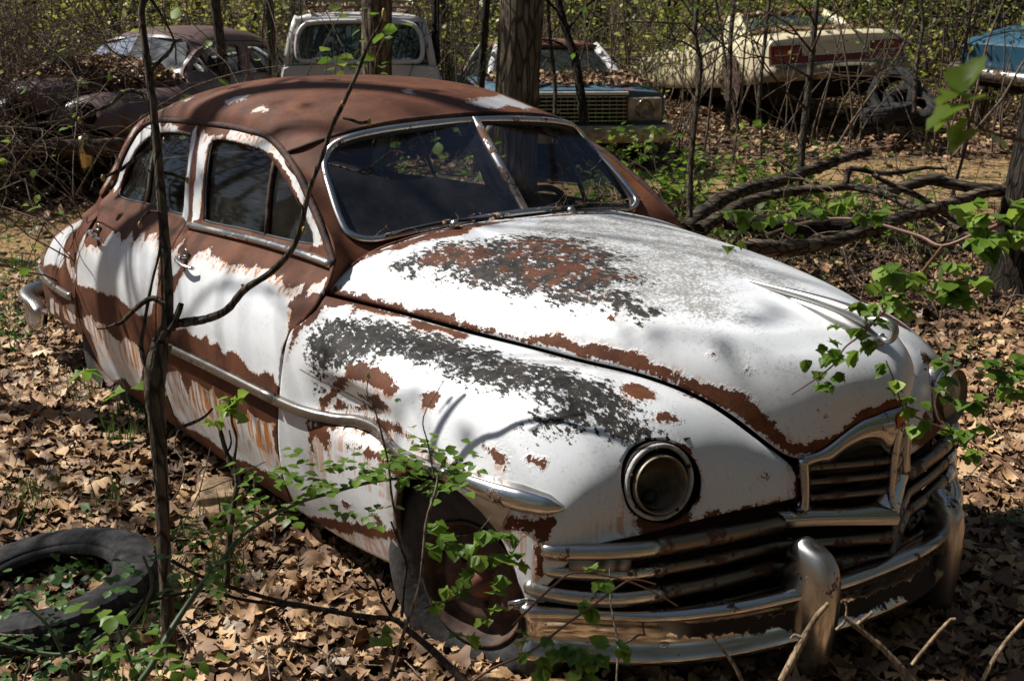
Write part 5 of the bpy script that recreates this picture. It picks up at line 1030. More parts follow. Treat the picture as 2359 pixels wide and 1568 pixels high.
def old_car_copy():
    p=WH(13.3,-4.20);c=empty('derelict_sedan',(p[0],p[1],float(GZ(*p))-.02),label='rusty mauve 1940s sedan under brush with a leaf heaped hood',cat='car',group='abandoned cars in the woods')
    phi=R(68);X=-RV*math.cos(phi)-HV*math.sin(phi);yaw=math.atan2(X[1],X[0])
    # origin sits at the front axle: windscreen is 1 m behind it
    o=p+X*1.0;c.location=(o[0],o[1],c.location.z);c.rotation_euler=(R(1.5),R(-1),yaw)
    m=M['mauve']
    for s in (-1,1):
        net_panel('front_fender',FEN,[(0,0),(LF[0],0),(LF[0],LF[1]),(1.38,LF[1]),(1.22,LF[1]-.33),(1.0,LF[1]-.42),(.80,LF[1]-.33),(.62,LF[1]),(0,LF[1])],[BODY['hole']],.05,m,c,LF,s,outdir=lambda q:np.c_[q[:,0],q[:,1]*2,q[:,2]-.3])
        side_panel('front_door',[tuple(p_) for p_ in catmull(off(SEAM_F,-gap),3,False)][::-1]+RAIL_F[::-1][1:-1]+off(SEAM_B,gap)[::-1],[FW],.06,m,c,side=s)
        side_panel('rear_door',off(SEAM_B,-gap)+[(-2.4,1.437),(-2.62,1.423),(-2.84,1.35),(-3.02,1.17),(-3.04,1.03),(-2.90,.96),(-3.01,.76),(-3.03,.42),(-2.9,.2)],[RW],.06,m,c,side=s)
        net_panel('rear_quarter',QUA,[(0,0),(LQ[0],0),(LQ[0],LQ[1]),(0,LQ[1])],[],.07,m,c,LQ,s,outdir=lambda q:np.c_[q[:,0]+3.2,q[:,1]*2,q[:,2]*0])
        V,F,u,v=net_grid(WSN,70,5,s);mesh('windscreen_surround',V,F,m,c)
        lathe('headlight_bucket',[(.10,-.0),(.095,-.03),(.06,-.08),(.0005,-.10)],HLC*[1,s,1],(1,0,0),M['rustblk'],c,n=24)
        lathe('wheel',[(.18,-.09),(.33,-.09),(.355,-.04),(.355,.04),(.33,.09),(.18,.09),(.17,.05),(.0005,.04)],(0,s*.76,.30),(0,s,0),M['rubber'],c,n=30)
        W_=FW if s else FW
        for Wd in (FW,RW):
            q,T=triangulate(Wd,[],.1);mesh('window_pane',np.c_[q[:,0],s*(SY(q[:,0],q[:,1])-.02),q[:,1]],T,M['glass_bg'],c)
        I=WSN.P[:,0];lp=catmull([tuple(a) for a in I],3,False);q,T=triangulate(lp[:,1:3],[],.1);A=np.c_[np.ones(len(lp)),lp[:,1],lp[:,2]];k=np.linalg.lstsq(A,lp[:,0],rcond=None)[0]
        mesh('windscreen_pane',np.c_[k[0]+k[1]*q[:,0]+k[2]*q[:,1],q[:,0]*s,q[:,1]],T,M['glass_refl'],c)
    for nm,NET,nu in (('hood',HOOD,40),('roof',ROOF,40),('trunk_lid',TRU,24)):
        Vs=[];Fs=[];n0=0
        for s in (-1,1):
            V,F,u,v=net_grid(NET,nu,16,s);Vs.append(V);Fs.append(F if s<0 else F[:,::-1]);Fs[-1]=Fs[-1]+n0;n0+=len(V)
        mesh(nm,np.concatenate(Vs),np.concatenate(Fs),m,c)
    sweep('centre_post',np.array([[-1.115,0,1.495],[-.79,0,1.168]]),[(-.018,-.008),(.018,-.008),(.012,.010),(-.012,.010)],(.82,0,.57),m,c)
    bp=catmull([(.25,-1.02,.40),(.55,-.92,.40),(.80,-.6,.40),(.90,0,.40),(.80,.6,.40),(.55,.92,.40),(.15,1.06,.42)],6,False)
    fb=sweep('front_bumper',bp,[(-.02,-.08),(.03,-.07),(.045,.0),(.03,.07),(-.02,.08)],(0,0,1),M['rustwheel'],c)
    g2=guard((.70,.72),1);g2.data.materials[0]=M['gold'];g2.parent=fb
    box('underbody',(-1.7,0,.32),(4.6,1.5,.25),M['under'],c)
    box('front_seat',(-2.0,0,.80),(.2,1.3,.5),M['interior_dk'],c,bev=.05)
    # leaves heaped on the hood and cowl
    n=1500;u=RNG.beta(1.3,2.0,n);v=RNG.uniform(-.95,.95,n);P=HOOD(u*.75,np.abs(v));P[:,1]*=np.sign(v)
    Mx=np.array(Matrix.Rotation(yaw,3,'Z'));P=P@Mx.T+np.array(c.location)+np.c_[np.zeros((n,2)),RNG.uniform(.02,.13,n)*(1-np.abs(v))]
    inst_mesh('leaf_heap',DLV,DLF,P,rotm(RNG.uniform(0,6.28,n),np.abs(RNG.normal(0,.5,n)),RNG.uniform(0,6.28,n)),RNG.uniform(.05,.10,n),M['deadleaf'],attrs={'lc':RNG.beta(1.6,2.6,n)},kind='stuff',label='dead leaves heaped on the hood of the mauve sedan',cat='leaves')
M['gold']=mat_chrome('yellowed_chrome',.2,base=(.62,.50,.26),rough=.15)
def mat_refl():
    m=mat_glass('painted_reflection_windscreen',tint=(.25,.28,.30),dust_glare=.35,dcol=(.34,.36,.38));return m  # pale diffuse film paints the bright reflection into the glass
M['glass_refl']=mat_refl()
old_car_copy()
def loft_body(name,st,mat,parent,crown=.03,**k):
    """st: list of (x, half width, z low, z high, edge radius factor)"""
    V=[];m=0
    for x,w,zl,zh,rr in st:
        h=zh-zl;half=[(0,zh+crown*w),(w*.55,zh+crown*w*.7),(w*(1-.16*rr),zh-.005),(w*(1-.05*rr),zh-.05*rr-.01),(w*.995,zh-.13*h-.03),(w,zh-.30*h),(w,zl+.35*h),(w*.985,zl+.12*h),(w*.93,zl)]
        ring=[(x,y,z) for y,z in half]+[(x,-y,z) for y,z in half[::-1][:-1]]
        V+=ring;m=len(ring)
    F=[]
    for i in range(len(st)-1):
        for j in range(m): F.append((i*m+j,i*m+(j+1)%m,(i+1)*m+(j+1)%m,(i+1)*m+j))
    F.append(tuple(range(m)));F.append(tuple((len(st)-1)*m+j for j in range(m))[::-1])
    o=mesh(name,V,F,mat,parent,**k);bm=bmesh.new();bm.from_mesh(o.data);bmesh.ops.recalc_face_normals(bm,faces=bm.faces);bm.to_mesh(o.data);bm.free();smooth_by_angle(o,40);return o
def cabin(parent,base,top,zb,zt,matp,matr,glass,rake=(0,0),bulge=.04,divide=()):
    """greenhouse: base=(x0,x1,w), top=(x0,x1,w) rear..front; pillars, roof, panes"""
    bx0,bx1,bw=base;tx0,tx1,tw=top
    B={(0,-1):(bx0,-bw,zb),(0,1):(bx0,bw,zb),(1,-1):(bx1,-bw,zb),(1,1):(bx1,bw,zb)};Tt={(0,-1):(tx0,-tw,zt),(0,1):(tx0,tw,zt),(1,-1):(tx1,-tw,zt),(1,1):(tx1,tw,zt)}
    r=[]
    for k in B:
        a,b=np.array(B[k]),np.array(Tt[k]);p=np.linspace(0,1,5)[:,None];pp=a*(1-p)+b*p+np.sin(p*np.pi)*np.array([(.03 if k[0] else -.03),k[1]*.02,0])
        sweep('pillar',pp,[(-.045,-.03),(.045,-.03),(.045,.03),(-.045,.03)],(1,0,0),matp,parent)
    for s in (-1,1):
        for t in divide:
            a=np.array([bx0*(1-t)+bx1*t,s*bw,zb]);b=np.array([tx0*(1-t)+tx1*t,s*tw,zt]);sweep('side_pillar',np.array([a,b]),[(-.03,-.02),(.03,-.02),(.03,.02),(-.03,.02)],(1,0,0),matp,parent)
        mesh('side_glass',[(bx0,s*(bw-.02),zb),(bx1,s*(bw-.02),zb),(tx1,s*(tw-.02),zt),(tx0,s*(tw-.02),zt)],[(0,1,2,3)],glass,parent,smooth=False)
    def pane(nm,x0,x1,w0,w1,sg):
        V=[];n=9
        for i in range(n):
            t=i/(n-1)*2-1;V+=[(x0+sg*.07*(1-t*t),t*(w0-.02),zb),(x1+sg*.05*(1-t*t),t*(w1-.02),zt)]
        mesh(nm,V,[(2*i,2*i+2,2*i+3,2*i+1) for i in range(n-1)],glass,parent)
    pane('rear_glass',bx0,tx0,bw,tw,-1);pane('windscreen',bx1,tx1,bw,tw,1)
    # roof: crowned slab with rounded edges
    n=12;V=[];F=[]
    for i in range(n):
        for j in range(n):
            u=i/(n-1)*2-1;v=j/(n-1)*2-1;x=(tx0+tx1)/2+u*((tx1-tx0)/2+.07);y=v*(tw+.035)
            e=max(abs(u)**6,abs(v)**6);V.append((x+(.04*(1-v*v)*u),y,zt+.02+bulge*(1-u*u*.9)*(1-v*v*.9)+.03*(1-e)-.02*e))
    for i in range(n-1):
        for j in range(n-1): F.append((i*n+j,(i+1)*n+j,(i+1)*n+j+1,i*n+j+1))
    rf=mesh('roof',V,F,matr,parent);solid(rf,.05);return rf
def tyres(parent,pts,r=.34,w=.20,mat=None):
    for x,y,z in pts: 
        wl=lathe('wheel',[(.17,-.5*w),(r*.93,-.5*w),(r,-.28*w),(r,.28*w),(r*.93,.5*w),(.20,.5*w),(.18,.42*w),(.17,.25*w),(.06,.30*w),(.0005,.34*w)],(x,y,z),(0,1 if y>0 else -1,0),M['rubber'],parent,n=32)
        lathe('rim',[(.19,.51*w),(.175,.44*w),(.16,.28*w),(.07,.32*w),(.0005,.36*w)],(x,y,z),(0,1 if y>0 else -1,0),M['rustwheel'],wl,n=24)
def place(c,D,S,phi,z=0,pitch=0,roll=0):
    """phi: heading measured from 'straight away from the viewer', positive to the right"""
    p=WH(D,S);X=HV*math.cos(phi)+RV*math.sin(phi);c.location=(p[0],p[1],float(GZ(*p))+z);c.rotation_mode='XYZ';c.rotation_euler=(roll,pitch,math.atan2(X[1],X[0]))
# --- cream coupe, tail towards the viewer, jacked up on scrap tyres
def cream_coupe():
    c=empty('cream_coupe',label='cream two-door coupe with a red tail panel propped up high',cat='car',group='abandoned cars in the woods')
    place(c,15.4,4.22,R(-13),.34,R(3.0),R(-3.2))   # origin under the tail, +X forward
    m=M['cream']
    b=loft_body('body',[(0.0,.955,.47,.90,.5),(.06,.965,.42,.955,.6),(.7,.98,.36,.985,.7),(1.5,.99,.33,.99,.8),(2.6,.985,.33,.96,.8),(3.6,.98,.33,.95,.8),(4.6,.965,.34,.90,.7),(5.2,.94,.38,.84,.6),(5.35,.90,.46,.76,.6)],m,c)
    cabin(c,(.95,3.35,.80),(1.65,2.75,.62),.965,1.29,m,M['creamrust'],M['glass_bg'],divide=(.40,))
    # sail panels behind the doors
    for s in (-1,1):
        q=[(1.0,s*.815,.96),(1.75,s*.80,.965),(1.98,s*.64,1.29),(1.62,s*.635,1.295)];o=mesh('sail_panel',q,[(0,1,2,3)],M['cream'],c,smooth=False);solid(o,.03)
        sweep('wheel_arch',np.array([[1.15+.40*math.cos(a),s*.985,.42+.40*math.sin(a)] for a in np.linspace(-.1,3.24,24)]),circ(.022,8,.012),(0,s,0),m,c)
        lathe('brake_drum',[(.345,.008),(.2,.012),(.17,.02),(.10,.025),(.0005,.025)],(1.15,s*.98,.44),(0,s,0),M['rustwheel'],c,n=28)
        sweep('wheel_arch',np.array([[4.25+.38*math.cos(a),s*.972,.40+.38*math.sin(a)] for a in np.linspace(-.1,3.24,24)]),circ(.022,8,.012),(0,s,0),m,c)
    # tail: red panel in a bright frame, bumper with licence recess
    def slab(nm,y0,y1,z0,z1,x,mat,t=.012,par=c):
        V=[(x,y0,z0),(x,y1,z0),(x,y1,z1),(x,y0,z1),(x+t,y0,z0),(x+t,y1,z0),(x+t,y1,z1),(x+t,y0,z1)];return mesh(nm,V,[(0,1,2,3),(4,7,6,5),(0,4,5,1),(3,2,6,7),(0,3,7,4),(1,5,6,2)],mat,par,smooth=False)
    slab('tail_panel_band',-.93,.93,.595,.83,-.022,M['redpanel'])
    slab('trunk_face',-.42,.50,.70,.86,-.034,m,.02)
    slab('panel_trim',-.935,.935,.83,.845,-.036,M['chrome'],.03);slab('panel_trim',-.935,.935,.585,.597,-.036,M['chrome'],.03)
    slab('panel_trim',.50,.515,.69,.835,-.046,M['chrome'],.02);slab('panel_trim',-.435,-.42,.69,.835,-.046,M['chrome'],.02);slab('panel_trim',-.43,.51,.688,.702,-.046,M['chrome'],.02)
    for y0,y1 in ((.56,.90),(-.90,-.48)):
        slab('tail_lamp',y0,y1,.63,.79,-.030,M['lampred'],.010);slab('lamp_bar',y0,y1,.705,.715,-.040,M['chrome'],.008)
    sweep('rear_bumper',catmull([(.45,-1.0,.50),(.08,-1.01,.50),(-.10,-.92,.50),(-.14,-.5,.50),(-.15,0,.50),(-.14,.5,.50),(-.10,.92,.50),(.08,1.01,.50),(.45,1.0,.50)],4,False),[(-.02,-.115),(.05,-.10),(.055,.03),(.03,.07),(-.03,.075)],(0,0,1),M['beigebump'],c)
    slab('licence_recess',-.22,.17,.41,.53,-.215,M['under'],.02);slab('bumper_strip',-.95,.95,.555,.59,-.175,M['greybump'],.03)
    box('underbody',(2.4,0,.30),(4.6,1.5,.22),M['under'],c);box('fuel_tank',(.7,.1,.24),(.7,1.0,.22),M['under'],c,bev=.05)
    sweep('rear_axle',np.array([[1.15,-.9,.33],[1.15,.9,.33]]),circ(.06,10),(0,0,1),M['under'],c)
    tyres(c,[(4.25,.86,.30),(4.25,-.86,.30)])
    n=700;x=RNG.uniform(.05,1.2,n);y=RNG.uniform(-.8,.8,n);Mx=np.array(Matrix.Rotation(c.rotation_euler.z,3,'Z')@Matrix.Rotation(c.rotation_euler.y,3,'Y')@Matrix.Rotation(c.rotation_euler.x,3,'X'))
    P=np.c_[x,y,.995+.03+RNG.uniform(0,.03,n)];k=RNG.random(n)<np.clip(x-.1,.1,1);P=P[k]@Mx.T+np.array(c.location);n=len(P)
    inst_mesh('leaf_heap',DLV,DLF,P,rotm(RNG.uniform(0,6.28,n),np.abs(RNG.normal(0,.4,n)),RNG.uniform(0,6.28,n)),RNG.uniform(.05,.10,n),M['deadleaf'],attrs={'lc':RNG.beta(1.6,2.2,n)},kind='stuff',label='dead leaves on the trunk lid of the cream coupe',cat='leaves')
M['lampred']=simple('red_lamp_lens',(.20,.012,.010),.25,nscale=8,namp=.5)
M['beigebump']=simple('beige_bumper',(.30,.24,.16),.6,nscale=9,namp=.5);M['greybump']=simple('grey_rub_strip',(.13,.14,.15),.5,nscale=12,namp=.4)
cream_coupe()
def blue_sedan():
    c=empty('blue_sedan',label='blue sedan facing the viewer with a grid grille between two thick trunks',cat='car',group='abandoned cars in the woods')
    place(c,12.7,.73,R(180-9),.0,0,0)             # origin under the nose; +X is forwards = towards the viewer
    c2=c;m=M['bluec']
    b=loft_body('body',[(-4.9,.90,.45,.85,.6),(-4.3,.95,.36,.93,.7),(-3.2,.97,.32,.93,.8),(-2.0,.97,.32,.93,.8),(-1.0,.96,.33,.94,.7),(-.3,.94,.36,.92,.6),(0,.92,.50,.88,.4)],m,c)
    cabin(c,(-3.9,-1.45,.78),(-3.35,-2.05,.60),.94,1.34,M['whitew'],M['creamrust'],M['glass_bg'])
    g=bpy.data.objects.new('grille',None);COL.objects.link(g);g.parent=c
    box('grille_backing',(-.01,0,.70),(.05,.98,.30),M['under'],g)
    for i in range(7): box('grille_slat',(.035,0,.58+i*.042),(.012,.98,.010),M['chrome'],g)
    for i in range(13): box('grille_upright',(.030,-.46+i*.0767,.70),(.010,.008,.29),M['chrome_dk'],g)
    box('grille_header',(.03,0,.87),(.06,1.02,.035),M['whitew'],c,bev=.01)
    for s in (-1,1):
        h=bpy.data.objects.new('headlight',None);COL.objects.link(h);h.parent=c
        box('lamp_housing',(.01,s*.70,.70),(.06,.38,.26),M['beigebump'],h,bev=.03)
        lathe('lamp_ring',[(.10,.0),(.105,.02),(.09,.03),(.085,.01)],(.04,s*.70,.71),(1,0,0),M['chrome_bad'],h,n=28)
        lathe('lamp_bucket',[(.088,.02),(.06,.0),(.0005,-.01)],(.045,s*.70,.71),(1,0,0),M['cream_metal'],h,n=24)
    sweep('front_bumper',catmull([(-.35,-1.0,.45),(-.02,-.99,.45),(.12,-.8,.45),(.15,0,.45),(.12,.8,.45),(-.02,.99,.45),(-.35,1.0,.45)],4,False),[(-.02,-.10),(.04,-.09),(.05,.02),(.03,.085),(-.03,.085)],(0,0,1),M['beigebump'],c)
    tyres(c,[(-.85,.85,.32),(-.85,-.85,.32),(-3.9,.85,.32),(-3.9,-.85,.32)]);box('underbody',(-2.3,0,.30),(4.2,1.5,.2),M['under'],c)
    n=1300;x=RNG.uniform(-1.6,-.15,n);y=RNG.uniform(-.85,.85,n);Mx=np.array(Matrix.Rotation(c.rotation_euler.z,3,'Z'));P=np.c_[x,y,.955+RNG.uniform(.0,.09,n)*np.clip(-x,.3,1)]@Mx.T+np.array(c.location)
    inst_mesh('leaf_heap',DLV,DLF,P,rotm(RNG.uniform(0,6.28,n),np.abs(RNG.normal(0,.5,n)),RNG.uniform(0,6.28,n)),RNG.uniform(.05,.10,n),M['deadleaf'],attrs={'lc':RNG.beta(1.4,3,n)},kind='stuff',label='dead leaves and twigs heaped on the hood of the blue sedan',cat='leaves')
blue_sedan()
def wagon():
    c=empty('white_wagon',label='white station wagon with a metal roof rack behind the rusty roof',cat='car',group='abandoned cars in the woods')
    place(c,13.9,-1.78,R(-5),-.02)
    m=M['whitew']
    loft_body('body',[(0,.90,.45,1.02,.5),(.1,.93,.40,1.05,.5),(1.2,.95,.34,1.03,.7),(3.0,.95,.33,.98,.8),(4.4,.93,.36,.92,.6),(4.7,.88,.5,.86,.6)],m,c)
    cabin(c,(.06,3.15,.84),(.20,2.6,.71),1.03,1.57,m,m,M['glass_bg'],divide=(.33,.66),bulge=.03)
    # rounded tailgate window frame
    W=catmull([(-.70,1.10),(-.72,1.30),(-.655,1.46),(-.5,1.515),(0,1.53),(.5,1.515),(.655,1.46),(.72,1.30),(.70,1.10),(.5,1.075),(0,1.07),(-.5,1.075)],4)
    fr=np.c_[.02+(W[:,1]-1.03)*.20-.03,W[:,0],W[:,1]];sweep('tailgate_frame',fr,circ(.028,8,.045),(-1,0,0),m,c,closed=True)
    sweep('tailgate_trim',fr+np.array([-.03,0,0]),circ(.012,6),(-1,0,0),M['chrome'],c,closed=True)
    rk=bpy.data.objects.new('roof_rack',None);COL.objects.link(rk);rk.parent=c
    for z,e in ((1.69,0),(1.76,.02)):
        lp=catmull([(.35,-.62-e,z),(2.3,-.62-e,z),(2.45,-.5,z),(2.45,.5,z),(2.3,.62+e,z),(.35,.62+e,z),(.25,.5,z),(.25,-.5,z)],4);sweep('rack_rail',lp,circ(.014,6),(0,0,1),M['chrome_dk'],rk,closed=True)
    for x in (.4,.9,1.4,1.9,2.35):
        sweep('rack_slat',np.array([[x,-.6,1.68],[x,.6,1.68]]),circ(.014,6),(0,0,1),M['chrome_dk'],rk)
        for s in (-1,1): sweep('rack_post',np.array([[x,s*.62,1.60],[x,s*.63,1.76]]),circ(.014,6),(1,0,0),M['chrome_dk'],rk)
    tyres(c,[(1.0,.84,.32),(1.0,-.84,.32),(3.9,.84,.32),(3.9,-.84,.32)]);box('underbody',(2.3,0,.30),(4.2,1.5,.2),M['under'],c)
    n=700;Mx=np.array(Matrix.Rotation(c.rotation_euler.z,3,'Z'));P=np.c_[RNG.uniform(.2,2.4,n),RNG.uniform(-.62,.62,n),1.65+RNG.uniform(0,.06,n)]@Mx.T+np.array(c.location)
    inst_mesh('leaf_heap',DLV,DLF,P,rotm(RNG.uniform(0,6.28,n),np.abs(RNG.normal(0,.5,n)),RNG.uniform(0,6.28,n)),RNG.uniform(.05,.10,n),M['deadleaf'],attrs={'lc':RNG.beta(1.5,2.6,n)},kind='stuff',label='dead leaves under the roof rack of the white wagon',cat='leaves')
wagon()
def cyan_car():
    c=empty('cyan_car',label='pale blue car tilted on the bank at the right edge of the woods',cat='car',group='abandoned cars in the woods')
    place(c,14.6,6.2,R(62),.52,R(-9),R(4))
    m=M['cyan'];loft_body('body',[(0,.88,.30,.66,.5),(.08,.92,.26,.72,.5),(1.2,.95,.22,.78,.7),(3.0,.95,.22,.78,.8),(4.4,.93,.26,.76,.6),(4.8,.88,.36,.70,.6)],m,c)
    cabin(c,(1.2,3.3,.78),(1.8,2.8,.60),.77,1.15,m,m,M['glass_bg'])
    for s in (-1,1):
        sweep('side_moulding',np.array([[.1,s*.955,.60],[4.5,s*.955,.60]]),circ(.015,6,.03),(0,s,0),M['chrome'],c);lathe('wheel_arch',[(.38,.0),(.36,.02),(.33,.01),(.325,-.05)],(1.0,s*.955,.26),(0,s,0),m,c,n=28)
    sweep('bumper',catmull([(.1,-.96,.34),(-.1,-.9,.34),(-.16,0,.34),(-.1,.9,.34),(.1,.96,.34)],4,False),circ(.05,8,.08),(0,0,1),M['chrome_bad'],c)
    tyres(c,[(1.0,.84,.14),(1.0,-.84,.14),(3.9,.84,.16),(3.9,-.84,.16)],.30);box('underbody',(2.3,0,.2),(4.2,1.5,.2),M['under'],c)
cyan_car()
def loose_tyre(loc,rx=0,ry=0,r=.34,label='',w=.19,group=None,sq=.0):
    half=[(.565,.28),(.575,.36),(.60,.41),(.625,.42),(.632,.455),(.66,.475),(.78,.515),(.80,.505),(.815,.515),(.90,.49),(.945,.455),(.958,.46),(.972,.40),(.985,.33),(.985,.25),(.965,.235),(.965,.215),(.99,.20),(.995,.07),(.975,.055),(.975,.03)]
    prof=[(a*r,b*w) for a,b in half]+[(a*r,-b*w) for a,b in half[::-1]]+[(r*.565,-.2*w),(r*.93,-.3*w),(r*.95,0),(r*.93,.3*w),(r*.565,.28*w)]
    t=lathe('old_tyre',prof,(0,0,0),(0,0,1),M['rubber_tread'],n=216)
    smooth_by_angle(t,50)
    e=empty('scrap_tyre',loc,label=label,cat='tyre',group=group);e.rotation_euler=(rx,ry,0);t.parent=e;t.name='casing'
    co=np.array([v.co for v in t.data.vertices]);a=np.arctan2(co[:,1],co[:,0]);co[:,2]*=1-.12*np.cos(a*1+1);co[:,:2]*=(1+.03*np.cos(2*a))[:,None]
    m_=len(prof);rr=np.hypot(co[:,0],co[:,1]);seg=np.arange(len(co))//m_;blk=((seg%6)<1)&(rr>r*.935)&(np.abs(co[:,2])>.1*w);co[blk,:2]*=.972
    for v,p in zip(t.data.vertices,co): v.co=p
    return t
def mat_tread():
    m,nt,b=newmat('weathered_tread_rubber');N=NB(nt);co=N.coord();n=N.noise(co,25,6,.7);N.l(N.mix(N.ramp(n,.3,.7),(.012,.012,.013),(.042,.040,.039)),b.inputs['Base Color']);b.inputs['Roughness'].default_value=.88;b.inputs['Specular IOR Level'].default_value=.2
    t=N.n('ShaderNodeTexCoord');s=N.n('ShaderNodeSeparateXYZ');N.l(t.outputs['Object'],s.inputs[0]);an=N.math('ARCTAN2',s.outputs[1],s.outputs[0]);w=N.math('SINE',N.math('MULTIPLY',an,90));N.l(N.bump(N.math('ADD',N.math('MULTIPLY',w,.10),N.math('MULTIPLY',n,.5)),.4,.006),b.inputs['Normal']);return m
M['rubber_tread']=mat_tread()
q=GP(122,1422);g0=float(q[2])
loose_tyre((q[0],q[1],g0+.07),R(4),R(-3),.35,'black tyre lying flat in the leaves beside the forked sapling',.17)
for k,(a,b,dp,rx,ry,lb) in enumerate([(2060,215,14.6,R(70),R(10),'black tyre standing on edge behind the cream coupe bumper'),(2095,245,14.3,R(20),R(25),'black tyre slumped below the standing tyre near the cream coupe'),(2045,262,14.0,R(5),R(-8),'black tyre flat on the leaves below the tyre heap')]):
    q=PX([(a,b)],[dp],1)[0];loose_tyre(tuple(q),rx,ry,.33,lb,group='scrap tyres beside the cream coupe')
# supports under the coupe's tail
for k,(dx,dy,h) in enumerate([(.9,-.5,0),(.9,.55,0)]):
    pass
# ------------------------------------------------------------------ trees, saplings, brush
def branchy(T,p,d,L,r,lev,n=7,j=.22,g=.03,kids=3,tips=None,minr=.0025):
    P=wander(p,d,L,n,j,g);T.add(P,[r,max(minr,r*.35)],k=8 if r>.03 else (5 if r>.01 else 4));
    if tips is not None and lev<=1: tips.extend([tuple(x) for x in P[2:]])
    if lev<=0: return
    for k in range(kids):
        i=RNG.integers(max(1,n//3),n+1);dd=P[i]-P[i-1];dd/=np.linalg.norm(dd);a=RNG.standard_normal(3);a-=a@dd*dd;a/=np.linalg.norm(a);ang=RNG.uniform(.5,1.1)
        branchy(T,P[i],dd*math.cos(ang)+a*math.sin(ang),L*RNG.uniform(.4,.7),r*RNG.uniform(.35,.6)*(1-.4*i/n)+minr,lev-1,n,j,g,kids,tips,minr)
def crown_leaves(name,tips,per,size,mat,parent,spread=.12,V=None,F=None,lc=None,**k):
    if V is None: V,F=SLV,SLF
    t=np.array(tips);t=t[RNG.integers(0,len(t),per)];P=t+RNG.normal(0,spread,t.shape);n=len(P)
    return inst_mesh(name,V,F,P,rotm(RNG.uniform(0,6.28,n),np.abs(RNG.normal(.4,.5,n)),RNG.uniform(0,6.28,n)),size*RNG.uniform(.6,1.3,n),mat,attrs={'lc':RNG.random(n) if lc is None else lc(n)},parent=parent,**k)
def trunk_tree(name,base,h,r,lean,label,mat,group=None,limbs=5,llen=2.2,z0=.45,leaves=0,lmat=None,lsize=.06,flare=.35,k=20,lev=2,kids=3,spread=.12):
    t=empty(name,(base[0],base[1],float(GZ(base[0],base[1]))),label=label,cat='tree',group=group)
    T=Tubes(k);n=26;s=np.linspace(0,1,n);P=np.c_[lean[0]*s*h+.05*h*.3*np.sin(s*5+base[0]),lean[1]*s*h+.04*h*.3*np.sin(s*4+base[1]),-.15+s*h]
    rr=r*(1-.55*s)*(1+flare*np.exp(-s*h/.25));T.add(P,list(rr),k=k)
    # fluting of the bark
    V=T.V[0].reshape(n,k,3);f=1+.05*np.sin(np.arange(k)*2.1)[None,:]+.04*RNG.standard_normal((n,k));V[:]=P[:,None]+(V-P[:,None])*f[...,None];T.V[0]=V.reshape(-1,3)
    tips=[]
    for i in range(limbs):
        u=RNG.uniform(z0,.98);p=np.array([np.interp(u,s,P[:,c]) for c in range(3)]);a=RNG.uniform(0,6.28);branchy(T,p,(math.cos(a),math.sin(a),RNG.uniform(.2,.9)),llen*RNG.uniform(.6,1.2),max(.010,r*.24*(1-u*.5)),lev,tips=tips,kids=kids)
    T.build('trunk',mat,t)
    if leaves and tips: crown_leaves('crown',tips,leaves,lsize,lmat,t,spread)
    return t
def at_px(a,b,D):
    """ground point seen at column a and at forward distance D"""
    return WH(D,(a-1179)/2678.75*D)
# the thick trunks
p=at_px(902,0,12.0);trunk_tree('oak_tree',p,9,.165,(.004,.0),'thick furrowed trunk in front of the white wagon',M['bark_big'],limbs=9,flare=.3,k=28,z0=.4)
p=at_px(1187,0,10.9);trunk_tree('oak_tree',p,9,.215,(.018,.012),'thickest furrowed trunk standing left of the blue sedan',M['bark_big'],limbs=9,flare=.35,k=28,z0=.4)
p=at_px(2425,0,7.9);trunk_tree('oak_tree',p,9,.20,(.02,.015),'dark thick trunk at the right edge beside the fallen branches',M['bark_dark'],limbs=9,flare=.5,k=28,z0=.4)
p=at_px(538,0,13.5);trunk_tree('young_tree',p,8,.065,(.0,.0),'straight grey trunk left of the white wagon',M['bark_sap'],limbs=7,k=14,leaves=500,lmat=M['leaf_ochre'])
p=at_px(652,0,14.5);trunk_tree('young_tree',p,8,.06,(.004,.0),'pale grey trunk just left of the wagon roof rack',M['bark_sap'],limbs=7,k=14,leaves=300,lmat=M['leaf_brush'])
p=at_px(1015,0,14.5);trunk_tree('young_tree',p,8,.05,(.0,.0),'slender trunk right behind the white wagon',M['bark_dark'],limbs=6,k=12)
p=at_px(1128,0,12.6);trunk_tree('young_tree',p,8,.045,(-.005,.0),'slender dark trunk against the left of the thickest oak',M['bark_dark'],limbs=6,k=12)
def px_tree(name,pts,depths,rad,label,mat,group=None,cat='tree',sub=()):
    """a sapling whose crooked stem is traced at its own distance; sub: (pts,depths,rad) limbs"""
    P=PX(pts,depths,5);b=P[0].copy();t=empty(name,tuple(b),label=label,cat=cat,group=group)
    T=Tubes(10);T.add(P-b,rad,knob=.05)
    for q,dp,r in sub: T.add(PX(q,dp,5)-b,r,k=7,knob=.05)
    T.build('trunk',mat,t);return t,b
